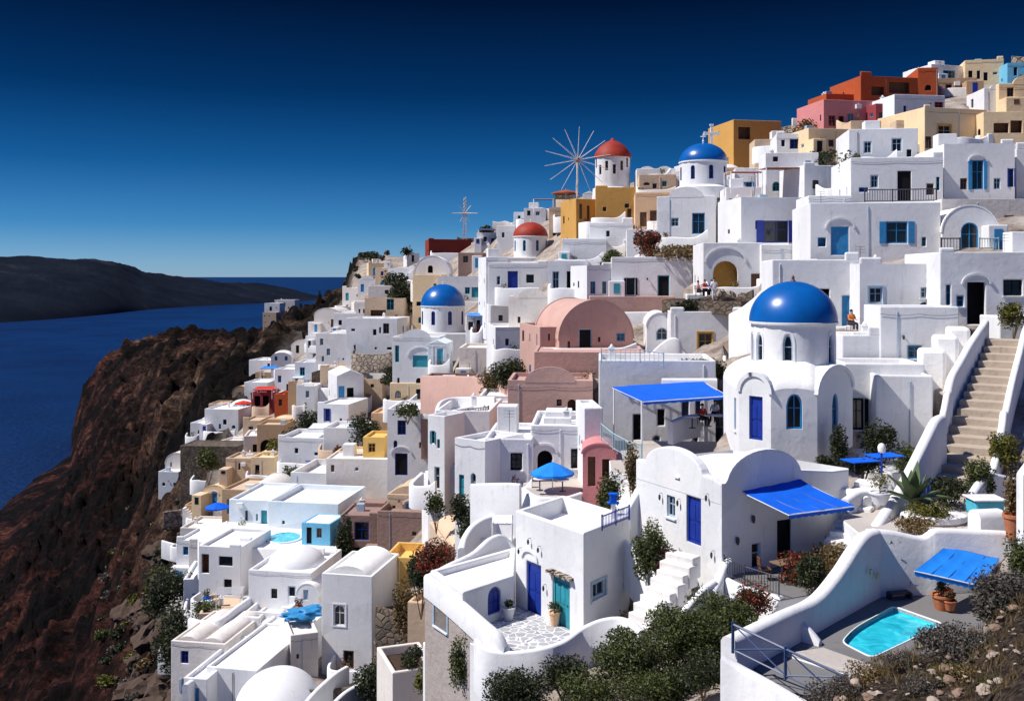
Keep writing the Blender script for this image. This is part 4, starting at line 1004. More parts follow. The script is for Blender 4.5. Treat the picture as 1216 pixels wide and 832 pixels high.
FH = [(.16, 46.0), (3.02, 41.9), (5.35, 45.1), (2.5, 49.2)]
rt, mps, o = poly_house('front white house with one royal blue and one teal door facing the cobbled courtyard', FH, -10.8, -16.5,
    {0: [('d', 625, 642, 672, 727, 'B'), ('d', 656, 676, 684, 745, 'T')], 1: [('wf', 703, 719, 686, 713, 'P')]}, par=.75)
mp, L = mps[0]
b = MB(); 
for k in range(12):
    u = 2.62+k*.14; dz_ = math.sin(k*2)*.04; slab(b, [(u, -12.98+dz_), (u+.15, -12.98+dz_), (u+.15, -12.86+dz_), (u, -12.86+dz_)], mp, -.24, -.003)
b.build('stone_lintel', 'palestone', rt, merge=False)
b = MB(); A = arc(1.15, -12.75, .62, .42, 0, PI, 10); B2 = arc(1.15, -12.75, .5, .3, 0, PI, 10)
for i in range(10): slab(b, [A[i], A[i+1], B2[i+1], B2[i]], mp, -.08, -.003)
b.build('hood_moulding', 'white', rt)
for u, z in ((.45, -12.6), (1.2, -12.0), (1.95, -12.2), (2.35, -13.8)):
    b = MB(); q = mp(u, z, -.15); b.lathe([(.02, .14), (.045, .1), (.055, 0), (.03, -.09)], q, 6); b.tube([mp(u, z+.18, 0), mp(u, z+.18, -.17)], .012, 4); b.build('wall_lantern', 'iron', rt)
FOOT.append((612, 745, 605, 755, 41.9))
e1 = V((3.12, 42.05, -11.15)); e2 = V((5.25, 44.95, -11.15))
railing('short royal blue railing on the roof edge of the front house', [V((3.9, 43.1, -11.0)), V((4.6, 44.06, -11.0)), V((5.3, 45.0, -11.0))], .62, 'blue', .12, th=.02)
# little blue bell stand on that roof
t = thing('bell_stand', (4.6, 45.2, -11.5), 'white post with a small blue lantern box on the roof behind the blue railing', 'bell stand')
b = MB(); b.box(-.1, .1, -.1, .1, 0, 1.2); b.build('post', 'white', t, bevel=.03); b = MB(); b.box(-.26, .26, -.16, .16, 1.2, 1.26); b.box(-.15, .15, -.13, .13, 1.26, 1.6); b.box(-.2, .2, -.16, .16, 1.6, 1.66); b.build('box', 'canvasb', t)
CY = [(-1.75, 41.3), (-.5, 39.9), (1.2, 39.4), (2.6, 39.9), (3.4, 41.0), (4.9, 40.9), (6.0, 42.5), (5.3, 45.0), (3.05, 41.95), (.2, 46.0), (-.9, 44.0)]
platform('cobbled courtyard in front of the two doors of the front white house', CY, -15.15, -18.5, top='cobble', name='courtyard', cat='courtyard')
wall('low curving white wall round the cobbled courtyard', [(566, 757, 40.2), (580, 770, 39.6), (604, 773, 39.4), (640, 769, 39.3), (668, 760, 39.6), (690, 745, 40.0), (712, 735, 40.1), (735, 732, 39.9), (752, 738, 39.2), (762, 748, 38.6)], t=.28, drop=2.1)
poly_house('low white annex with a small royal blue door left of the cobbled courtyard', [(-2.1, 42.4), (.08, 44.8), (.2, 49.6), (-3.75, 45.6)], -13.45, -16.5, {0: [('da', 580, 595, 694, 731, 'B')]}, par=.3)
poly_house('grey-brown stuccoed basement wall with a barred window under the annex', [(-3.95, 45.2), (-.75, 39.9), (-.55, 40.2), (-3.6, 45.6)], -14.3, -20, {0: [('wf', 516, 531, 712, 741, 'P')]}, par=.02, col='grey', name='basement', cat='building', bev=0)
wall('thick white parapet running diagonally down beside the annex roof', [(508, 681, 45.3), (528, 696, 43.8), (552, 716, 42.2), (576, 737, 40.6), (592, 751, 39.8), (602, 768, 39.5)], t=.42, drop=1.0)
wall('white back parapet curving up behind the annex roof', [(510, 681, 45.4), (535, 668, 46.6), (562, 655, 47.8), (582, 638, 49.2), (598, 635, 49.9), (614, 652, 49.8)], t=.34, drop=1.2)
pot('white urn planter standing beside the small blue annex door', (-.15, 44.0, -15.15), .28, .55, 'white', 'leafd', .22)
pot('pale terracotta pot of greenery between the blue and teal doors', (1.85, 43.25, -15.15), .24, .6, 'peach', 'leaf', .32)
t = pot('wide low terracotta bowl planter at the right side of the front house', V((4.75, 42.3, -14.95)), .42, .4, 'wood', 'leafdry', .25, pn=120)
pot('small terracotta pot at the right side of the front house', V((5.9, 43.5, -14.8)), .26, .4)
# white lump of rock by corner
t = MB(); t.lathe([(.35, 0), (.42, .2), (.33, .5), (.1, .62), (.01, .63)], (0, 0, 0), 9, 1, .7); ob = t.build('whitewashed_rock', 'stepw', smooth=60); ob.location = (3.35, 41.3, -15.15); tag(ob, 'whitewashed boulder at the near corner of the front house', 'boulder')
# steps up to the vaulted house door
def curved_steps(label, pts, w, n, mat='stepw'):
    c = spline([V(p) for p in pts], 10); rt = thing('steps', pts[0], label, 'stairs'); o = V(pts[0])
    tot = [0]
    for a, b in zip(c, c[1:]): tot.append(tot[-1]+(b-a).to_2d().length)
    za, zb = c[0].z, c[-1].z
    for i in range(n):
        s = tot[-1]*(i+.5)/n; k = next(j for j in range(len(tot)-1) if tot[j+1] >= s); f = (s-tot[k])/(tot[k+1]-tot[k]); p = c[k].lerp(c[k+1], f); d = (c[k+1]-c[k]); d.z = 0; d.normalize(); sd = V((d.y, -d.x, 0))
        mb = MB(); z = za+(zb-za)*(i+1)/n; mb.obox((p.x-o.x, p.y-o.y), d, sd, tot[-1]/n*.5+.14, w/2+random.uniform(-.08, .1), z-.9-o.z, z-o.z); mb.build('step', mat, rt, bevel=.05)
    return rt
curved_steps('curving whitewashed steps climbing from the courtyard to the royal blue door of the vaulted house', [(4.4, 39.2, -14.7), (5.4, 39.9, -13.9), (6.4, 40.6, -12.9), (7.2, 41.4, -11.5)], 1.5, 11)
wall('white wall curving down from the front house beside the flowering shrub', [(744, 640, 44.6), (757, 655, 43.6), (770, 668, 42.8), (782, 685, 41.9), (788, 705, 41.2), (780, 722, 40.6)], t=.3, drop=2.2)
wall('tall white wall sweeping up between the front house and the vaulted house', [(726, 625, 46.2), (738, 612, 46.0), (750, 592, 46.2), (760, 576, 46.5), (768, 574, 46.8)], t=.4, drop=5)
curved_steps('upper whitewashed steps rising behind the front house roof', [(4.0, 50.6, -13.2), (5.2, 51.8, -12.2), (6.6, 53.2, -11.0), (7.4, 55.2, -10.4)], 1.5, 9)
wall('white pier and wavy wall on the right side of the curving steps', [(790, 745, 38.4), (812, 722, 38.9), (832, 700, 39.4), (848, 688, 40.0)], t=.3, drop=1.6)
bush('rounded green shrub against the white wall beside the royal blue door', 773, 642, 42.6, .95, .95, 'leaf')
bush('magenta flowering bougainvillea left of the royal blue door steps', 793, 662, 41.9, .55, .6, 'leafpink')
# ------------------------------------------------------------------ hedge of shrubs in the foreground
for i, (l, px, py, D, rx, rz, m) in enumerate([
    ('dark rounded shrub at the bottom edge left of the hedge', 612, 822, 36.5, 1.5, 1.15, 'leafd'),
    ('dark shrub under the curving courtyard wall', 668, 798, 37.3, 1.2, .8, 'leafd'),
    ('tallest olive-green shrub in the middle of the foreground hedge', 742, 785, 36.4, 1.45, 1.35, 'leaf'),
    ('low dark shrub at the bottom of the foreground hedge', 700, 822, 35.6, 1.4, .8, 'leaf'),
    ('bushy green shrub below the right end of the curving steps', 800, 762, 36.6, 1.5, 1.4, 'leaf'),
    ('green shrub spilling below the awning terrace railing', 858, 727, 37.4, 1.5, .95, 'leaf'),
    ('dark shrub at the bottom of the slope left of the pool villa', 800, 815, 35.2, 1.3, .9, 'leafd'),
    ('sparse shrub against the lower terrace wall', 842, 770, 35.8, .9, .8, 'leaf'),
    ('olive shrub filling the hedge between the steps and the pool villa', 832, 752, 36.3, 1.3, 1.1, 'leaf'),
    ('dark low shrub in front of the foreground hedge', 765, 818, 34.8, 1.5, .8, 'leaf'),
    ('dusty shrub against the left wall of the pool villa', 835, 800, 33.8, .9, 1.0, 'leafd'),
    ('small shrub with red blooms under the terrace railing', 893, 702, 37.6, .75, .5, 'leafred')]):
    bush(l, px, py, D, rx, rz, m)
# ------------------------------------------------------------------ pool villa
ZD = -11.9; Cc = V((13.37, 37.0, 0)); Ee = V((6.55, 29.8, 0))
def pool_villa():
    dl = (Ee-Cc).normalized(); br = V((.985, .17, 0))
    rt = thing('pool_terrace', (Cc.x, Cc.y, ZD), 'grey paved pool terrace enclosed by curving white walls', 'terrace'); o = V((Cc.x, Cc.y, ZD))
    # pool outline (smoothed)
    raw = [V((10.75, 32.4, 0)), V((11.5, 33.6, 0)), V((13.75, 35.9, 0)), V((14.75, 34.1, 0)), V((11.25, 31.1, 0))]
    c = []; n = len(raw)
    for i in range(n):
        p0, p1_, p2_ = raw[i-1], raw[i], raw[(i+1) % n]; r_ = .9 if i == 1 else .32; a_ = p1_+(p0-p1_).normalized()*r_; b_ = p1_+(p2_-p1_).normalized()*r_
        for j in range(6): t = j/5; c.append(a_*(1-t)**2+p1_*2*t*(1-t)+b_*t*t)
    outer = [Ee+V((0, -.3, 0)), V((10.0, 27.2, 0)), V((19.8, 33.0, 0)), V((19.8, 38.3, 0)), Cc+V((.1, .1, 0))]
    mb = MB(); mp = lambda u, v, d: (u-o.x, v-o.y, -d)
    face_poly(mb, [(p.x, p.y) for p in outer], [[(p.x, p.y) for p in c]], mp, .12); mb.build('paving', 'deck', rt)
    tl = MB(); cc = [(p.x-o.x, p.y-o.y) for p in c]; k = len(cc)
    cxm = sum(p[0] for p in cc)/k; cym = sum(p[1] for p in cc)/k
    tl.add([(p[0], p[1], -.1) for p in cc]+[(cxm+(p[0]-cxm)*.97, cym+(p[1]-cym)*.97, -1.1) for p in cc], [(i, (i+1) % k, k+(i+1) % k, k+i) for i in range(k)]+[tuple(range(k, 2*k))])
    ob = tl.build('pool_basin', 'pooltile', rt)
    w = MB(); w.add([(p[0], p[1], -.16) for p in cc], [tuple(range(k))]); w.build('pool_water', 'pool', ob)
    cp = MB(); co = [(cxm+(p[0]-cxm)*1.035, cym+(p[1]-cym)*1.035) for p in cc]
    for i in range(k):
        j = (i+1) % k; cp.quad((*cc[i], .02), (*cc[j], .02), (*co[j], .02), (*co[i], .02)); cp.quad((*cc[i], .02), (*cc[j], .02), (*cc[j], -.14), (*cc[i], -.14)); cp.quad((*co[i], .02), (*co[j], .02), (*co[j], -.03), (*co[i], -.03))
    cp.build('pool_coping', 'whitep', rt)
    # bench inside the pool and body below
    b = MB(); b.prism([(p.x-o.x, p.y-o.y) for p in outer], -3.5, -1.3); b.build('foundation', 'white', rt)
pool_villa()
wall('tall curving white wall along the left side of the pool terrace', [Cc+V((.2, .2, -9.42)), Cc+V((-.5, -.5, -9.42)), Cc+V((-1.1, -1.15, -9.7)), Cc+V((-1.9, -2.0, -10.25)), Cc+V((-2.8, -2.95, -10.72)), Cc+V((-3.5, -3.7, -10.85)), Cc+V((-4.6, -4.85, -10.8)), Cc+V((-6.9, -7.3, -10.75))], t=.55, raw=True, bot=-16)
wall('white front wall of the pool villa carrying the blue railing', [(858, 776, 29.3), (880, 790, 29.0), (910, 806, 28.4), (945, 826, 27.7), (975, 842, 27.2)], t=.4, drop=5)
railing('blue iron railing with crossed bars in front of the pool terrace', [V((6.55, 29.5, -11.15)), V((7.75, 28.2, -11.4)), V((9.1, 27.1, -11.75))], .85, 'rail', .5, cross=True, th=.025)
wall('short white cross wall between the pool terrace and its lower landing', [V((9.35, 32.7, -11.1)), V((9.75, 32.3, -11.5)), V((9.95, 32.1, -11.75))], t=.25, raw=True, drop=.8)
platform('pale concrete strip beside the lower landing of the pool terrace', [(9.9, 31.7), (11.0, 30.2), (10.2, 29.4), (8.6, 31.2)], ZD+.1, -14, name='paving_strip')
platform('small sunken grey landing beside the blue railing', [(8.55, 31.6), (8.3, 29.5), (7.6, 29.4), (7.3, 30.4)], ZD+.03, -14, top='deck', name='landing')
wall('long white back wall of the pool terrace', [Cc+V((-.1, .15, -9.42)), Cc+V((.8, .25, -9.5)), Cc+V((1.9, .4, -9.75)), Cc+V((2.3, .45, -9.62)), Cc+V((2.6, .5, -9.5)), Cc+V((4, .75, -9.6)), Cc+V((5.5, 1.0, -9.72)), Cc+V((6.6, 1.2, -9.9))], t=.45, raw=True, bot=-14)
awning('bright azure canvas awning on the back wall of the pool terrace', (P(1120, 650, 37.2), P(1188, 660, 37.9), P(1166, 694, 35.2), P(1086, 676, 35.4)), 'canvass', sag=.05)
pot('large terracotta pot under the azure awning by the pool', P(1119, 725, 35.6)-V((0, 0, .0)), .36, .6, 'terracotta', 'leafdry', .3)
pot('red-flowered pot beside the large terracotta pot by the pool', P(1128, 724, 35.3), .22, .35, 'terracotta', 'leafred', .3)
t = thing('sun_lounger', P(1068, 700, 36.8), 'dark folded lounger lying against the back wall of the pool terrace', 'lounger', .2); t.location.z = ZD
b = MB(); b.box(-.4, .4, -.14, .14, .2, .26); b.build('seat', 'iron', t); 
for x in (-.4, .4): b = MB(); b.box(x-.03, x+.03, -.18, .18, 0, .22); b.build('leg', 'iron', t)
t = thing('shell_planter', P(1080, 693, 37.25), 'white wall-hung shell planter on the back wall of the pool terrace', 'planter'); b = MB(); b.lathe([(.05, -.2), (.25, -.12), (.38, 0), (.3, .02)], (0, 0, 0), 14, 1, .5); b.build('bowl', 'white', t, smooth=50)
b = MB(); leaves(b, (0, 0, .08), (.3, .15, .1), 60, .05, 3); b.build('foliage', 'leafgrey', t, merge=False)
for x, y, l in ((1021, 676, 'small square wall lamp on the tall curving pool wall'), (1029, 681, 'tiny white socket box on the tall curving pool wall near the corner')):
    ob = MB().box(-.07, .07, -.05, .05, -.1, .1).build('wall_lamp', 'cream', bevel=.01); d = (Ee-Cc).normalized(); k = (x-CX)/F; s = (k*Cc.y-Cc.x)/(d.x-k*d.y); q = Cc+d*s; ob.location = (q.x+.30, q.y-.27, (HY-y)/F*q.y); ob.rotation_euler[2] = .8; tag(ob, l, 'wall lamp')
# upper plant terrace behind the pool
ZU = -10.0
platform('sunlit plant terrace above the pool terrace', [(13.5, 37.6), (19.9, 38.7), (24.5, 44.5), (19.8, 46.4), (14.8, 44.6), (13.6, 41)], ZU, -14, mat='white', top='floor')
def agave(label, base, r, n=17, s=1):
    rt = thing('agave', base, label, 'plant')
    for i in range(n):
        a = i*2.4; el = R(25+55*(i/n)); L = r*(.8+.3*random.random()); w = .13*s; d = V((math.cos(a), math.sin(a), 0)); sd = V((-d.y, d.x, 0)); m = MB(); vs = []
        for j in range(7):
            t = j/6; p = d*(L*math.cos(el)*t)+V((0, 0, L*math.sin(el)*t-.35*L*t*t*(1-i/n)+.1)); ww = w*(.55+1.6*t*(1-t)*1.6)*(1-t**4)
            vs += [p-sd*ww+V((0, 0, .05)), p-V((0, 0, .0)), p+sd*ww+V((0, 0, .05)), p-V((0, 0, .05))]
        m.add(vs, [f for j in range(6) for f in ((j*4, j*4+1, j*4+5, j*4+4), (j*4+1, j*4+2, j*4+6, j*4+5), (j*4+2, j*4+3, j*4+7, j*4+6), (j*4+3, j*4, j*4+4, j*4+7))]); m.build('leaf', 'agave', rt, smooth=40)
    return rt
agave('large spiky agave on the plant terrace below the broad stone stair', (16.75, 41.6, ZU+.45), 1.75, s=1.5)
t = MB(); t.lathe([(1.0, 0), (1.12, .1), (1.1, .3), (.95, .34), (.01, .3)], (0, 0, 0), 24, 1.2, .8); ob = t.build('planter', 'stepw', smooth=40); ob.location = (17.2, 40.6, ZU); tag(ob, 'oval whitewashed planter bed under the agave', 'planter')
bush('yellow-green shrub in the oval planter below the agave', 1100, 604, 40.4, 1.05, .38, 'leafy', z=ZU)
bush('low dry shrub at the edge of the plant terrace above the pool', 1087, 624, 38.9, .95, .32, 'leafdry', z=ZU)
bush('dark leafy shrub with blue blooms between the agave and the broad stair', 1128, 583, 43.2, 1.1, .6, 'leafd', z=ZU)
bush('green shrub at the foot of the right wall of the broad stair', 1163, 560, 43.8, .75, .65, 'leaf', z=ZU)
bush('yellow flowering bush on the ledge right of the broad stair', 1196, 527, 46.5, .95, .6, 'leafy')
bush('bare twiggy plant hanging over the left corner of the pool wall', 1052, 650, 37.4, .6, .55, 'leafgrey', n=260, z=ZU)
bush('tall dry brown shrub growing from the terracotta pot at the right edge', 1204, 578, 38.0, .5, .85, 'leafdry', z=-9.4)
t = pot('large terracotta urn at the right edge above the pool', P(1203, 640, 37.6), .34, .95, 'terracotta', None)
pot('white pot of yellow-green succulent on the small steps left of the agave', P(1045, 598, 41.6), .42, .5, 'white', 'leafy', .5)
wall('white planter block beside the terracotta urn', [V((18.2, 39.2, -9.2)), V((19.3, 39.4, -9.2))], t=.8, raw=True, n=1, drop=1)
t = thing('hot_tub', (19.9, 41.9, ZU), 'small turquoise plunge tub built against the terrace wall at the right', 'tub'); b = MB(); b.box(-.6, .6, -.5, .5, 0, .65); b.build('basin', 'cyan', t, bevel=.08); b = MB(); b.box(-.7, .7, -.6, .6, .65, .72); b.build('rim', 'stepw', t, bevel=.03)
t = thing('blue_chair_stack', (18.2, 43.9, ZU), 'bright sky blue slatted garden gate behind the agave', 'gate', .2); b = MB()
for i in range(7): b.box(-.6+i*.18, -.5+i*.18, -.02, .02, .1, 1.0)
b.box(-.62, .65, -.03, .03, .9, .96); b.box(-.62, .65, -.03, .03, .15, .21); b.build('slats', 'canvass', t); t.name = 'garden_gate'
wall('white wall with a small square niche below the yellow flowers', [(1150, 590, 42.6), (1165, 568, 43.6), (1180, 562, 44.2), (1200, 566, 44.6), (1220, 570, 45)], t=.4, drop=2.5)
wall('tall white pillar at the right edge above the pool', [(1211, 560, 36.8), (1222, 545, 36.8)], t=.5, drop=4.5, n=1)
# small steps left of the agave and their walls
curved_steps('small whitewashed steps between the awning terrace and the plant terrace', [(13.2, 40.2, -10.9), (14.3, 41.8, -10.2), (15.4, 43.6, -9.6), (16.2, 45.0, -9.2)], 1.2, 8, 'stepw')
wall('thick rounded white wall on the right of the small steps', [(1026, 642, 38.8), (1040, 622, 40), (1052, 604, 41.2), (1066, 583, 42.8), (1082, 552, 44.4), (1098, 520, 45.8), (1110, 497, 47.0), (1118, 492, 47.6)], t=.5, drop=2.6)
wall('short white wall on the left of the small steps', [(1003, 592, 42.0), (1018, 583, 42.8), (1033, 583, 43.4)], t=.4, drop=2.4)
# ------------------------------------------------------------------ the broad stone stair
SB = V((20.0, 45.2, -9.95)); ST = V((28.4, 57.2, -3.6))
stairs('broad worn stone stair climbing between white walls to the dark doorway', SB, ST, 2.5, 18, 'step', w2=1.7)
d_ = (ST-SB); d_.z = 0; d_.normalize(); s_ = V((d_.y, -d_.x, 0))
def al(t, off, dz): p = SB.lerp(ST, t)+s_*off; return p+V((0, 0, dz))
wall('curving white wall on the left of the lower broad stair', [al(-.1, -1.3, .35), al(.0, -1.3, .5), al(.15, -1.3, .75), al(.3, -1.3, 1.3), al(.36, -1.3, 1.75), al(.40, -1.3, 1.5)], t=.32, raw=True, drop=2.6)
wall('massive stepped white wall on the left of the upper broad stair', [al(.42, -1.45, 1.4), al(.5, -1.5, 1.6), al(.62, -1.45, 1.45), al(.75, -1.35, 1.4), al(.88, -1.25, 1.2), al(.98, -1.2, .95), al(1.04, -1.2, .8)], t=.42, raw=True, drop=4)
wall('curving white wall on the right of the broad stair', [al(-.05, 1.4, .3), al(.08, 1.4, .4), al(.2, 1.4, .6), al(.3, 1.35, .8), al(.36, 1.3, 1.05), al(.42, 1.25, .6), al(.6, 1.15, .7), al(.8, 1.1, .8), al(.95, 1.05, .9), al(1.1, 1.05, .6)], t=.34, raw=True, drop=3.4)
# white stepped blocks on the left
house('stepped white block with a small blue-framed window left of the broad stair', 1045, 1139, 364, 445, 6, 4, feats='w 1078 1095 410 426 S', D=59.5, extra=False)
house('white block under the stepped stair wall', 1040, 1108, 446, 530, 8, 4.5, D=54, extra=False, par=.15)
for i, (x, y, D, w, h) in enumerate(((1106, 423, 57.0, 1.4, .9), (1122, 408, 57.5, 1.3, 1.0), (1137, 397, 58.5, 1.2, .9))):
    ob = MB().box(-w/2, w/2, -.9, .9, -3, h*.5).build('wall_block', 'roof', bevel=.2); ob.location = P(x, y, D); ob.rotation_euler[2] = -.3
    tag(ob, ['lowest', 'middle', 'topmost'][i]+' of the rounded white blocks stepping up left of the broad stair', 'wall block', 'rounded blocks beside the broad stair')
# shaded garden court right of the church
platform('shaded garden court between the church and the broad stair', [(17.0, 47.6), (19.6, 46.6), (22.5, 50), (21.5, 54), (18.5, 54)], -9.3, -12, top='cobble', name='garden_court')
bush('dark round shrub in the shaded court right of the church', 1048, 515, 49.5, 1.1, .75, 'leafd', z=-9.3)
bush('green hedge climbing in front of the white wall by the small steps', 1083, 540, 47.5, .9, .65, 'leaf', z=-9.6)
bush('dark small tree beside the right transept window of the church', 995, 520, 49.2, .55, .9, 'leafd', z=-9.6)
bush('low dark flowering bed at the foot of the church right transept', 985, 545, 46.6, .85, .4, 'leafd', z=-10)
bush('low blue-flowered bed in the shaded court', 1025, 548, 46.6, 1.0, .3, 'leafd', z=-9.9)
for i, (x, y, D) in enumerate(((1022, 556, 46.0), (1050, 550, 46.6))):
    t = table(['blue table nearest the church in the shaded court', 'blue table with the closed white parasol in the shaded court'][i], P(x, y, D), .75, .4, 'canvasb', rz=.3, round_=False, group='blue tables in the shaded court')
t = thing('closed_parasol', P(1047, 565, 45.2), 'closed parasol with a pale cap on a blue pole in the shaded court', 'parasol'); b = MB(); b.tube([(0, 0, 0), (0, 0, 1.3)], .05, 8); b.build('pole', 'blue', t); b = MB(); b.lathe([(.05, 1.05), (.16, 1.1), (.19, 1.3), (.12, 1.45), (.02, 1.5)], (0, 0, 0), 10); b.build('canopy', 'canvasw', t, smooth=50)
# ------------------------------------------------------------------ foreground rock, dry bushes
bush('large dry grey bush leaning over the pool terrace at the right edge', 1190, 716, 27.2, 1.05, 1.25, 'leafgrey', n=7500, s=.05)
bush('dry grey bush at the bottom right in front of the pool', 1132, 768, 24.5, .95, .5, 'leafgrey', n=4200, s=.04)
bush('yellowish dry bush at the bottom edge below the pool', 1150, 815, 22.5, .75, .45, 'leafdry', n=3200, s=.035)
bush('dark green bush at the right edge above the bare rock', 1222, 664, 28.5, .8, .8, 'leaf', n=4200, s=.045)
bush('low dry scrub at the bottom edge left of the rock', 985, 826, 26.2, .8, .3, 'leafgrey', n=2200, s=.035)
bush('dry scrub on the rock ridge in front of the pool', 1040, 800, 25.6, 1.0, .3, 'leafdry', n=2200, s=.035)
bush('orange-flowered bed sloping between the awning terrace and the pool wall', 988, 655, 39.2, 1.1, .45, 'leafdry')
bush('dark trailing plants beside the orange-flowered bed', 962, 672, 38.8, .7, .6, 'leafd')
bush('reddish potted plants along the outer edge of the awning terrace', 945, 668, 40.2, .9, .4, 'leafred')
for l, px, py, D, rx, rz, m in [('wispy grey scrub on the rock ridge nearest the blue railing', 1003, 815, 25.0, .55, .25, 'leafgrey'), ('wispy purple-grey scrub in front of the pool corner', 1072, 786, 25.2, .6, .28, 'leafgrey'),
    ('low grey scrub at the bottom edge centre of the rock', 1092, 815, 22.8, .6, .28, 'leafgrey'), ('olive tuft between the dry bushes on the rock', 1122, 800, 23.0, .45, .25, 'leafy'), ('grey twiggy scrub below the azure awning', 1158, 765, 25.0, .6, .4, 'leafgrey'),
    ('green-grey scrub in the bottom right corner', 1190, 815, 20.5, .5, .3, 'leaf')]:
    bush(l, px, py, D, rx, rz, m, n=2600, s=.026)
# dry grass on the bare rock: countless blades, one object
rn = random.Random(8); m = MB()
for i in range(900):
    x = rn.uniform(955, 1240); D = rn.uniform(18, 28); X = (x-CX)/F*D; z = ground(X, D)
    if noise.noise(V((X*.9, D*.9, 0))) < -.05: continue
    for k in range(9):
        q = V((X+rn.gauss(0, .07), D+rn.gauss(0, .07), z-.03)); h = rn.uniform(.08, .28); t = V((rn.gauss(0, .08), rn.gauss(0, .08), h)); w = V((rn.gauss(0, 1), rn.gauss(0, 1), 0)).normalized()*.008
        m.add([q-w, q+w, q+t], [(0, 1, 2)])
tag(m.build('dry_grass', 'leafdry', merge=False), 'dry grass growing on the bare rock', 'grass', kind='stuff')
rn = random.Random(5)
for i in range(160):
    x = rn.uniform(960, 1235); D = rn.uniform(18.5, 27.8); X = (x-CX)/F*D; z = ground(X, D); s = rn.choice([.03, .04, .05, .07, .09, .13])
    m = MB(); bm = bmesh.new(); bmesh.ops.create_icosphere(bm, subdivisions=2, radius=s); q = V((rn.random(), rn.random(), rn.random()))*50
    for v in bm.verts: dd = v.co.normalized(); k = 1+.45*noise.noise(dd*1.3+q)+.2*noise.noise(dd*4+q); v.co *= k; v.co.z *= .55
    m.v = [tuple(v.co) for v in bm.verts]; m.f = [tuple(v.index for v in f.verts) for f in bm.faces]; bm.free()
    ob = m.build('stone', 'rockstone2' if rn.random() < .5 else 'rockstone'); ob.location = (X, D, z+.0); ob.rotation_euler = (rn.random()*.5, rn.random()*.5, rn.random()*6)
    tag(ob, 'loose weathered stone on the bare rock in the bottom right corner', 'rock', 'loose stones on the foreground rock')
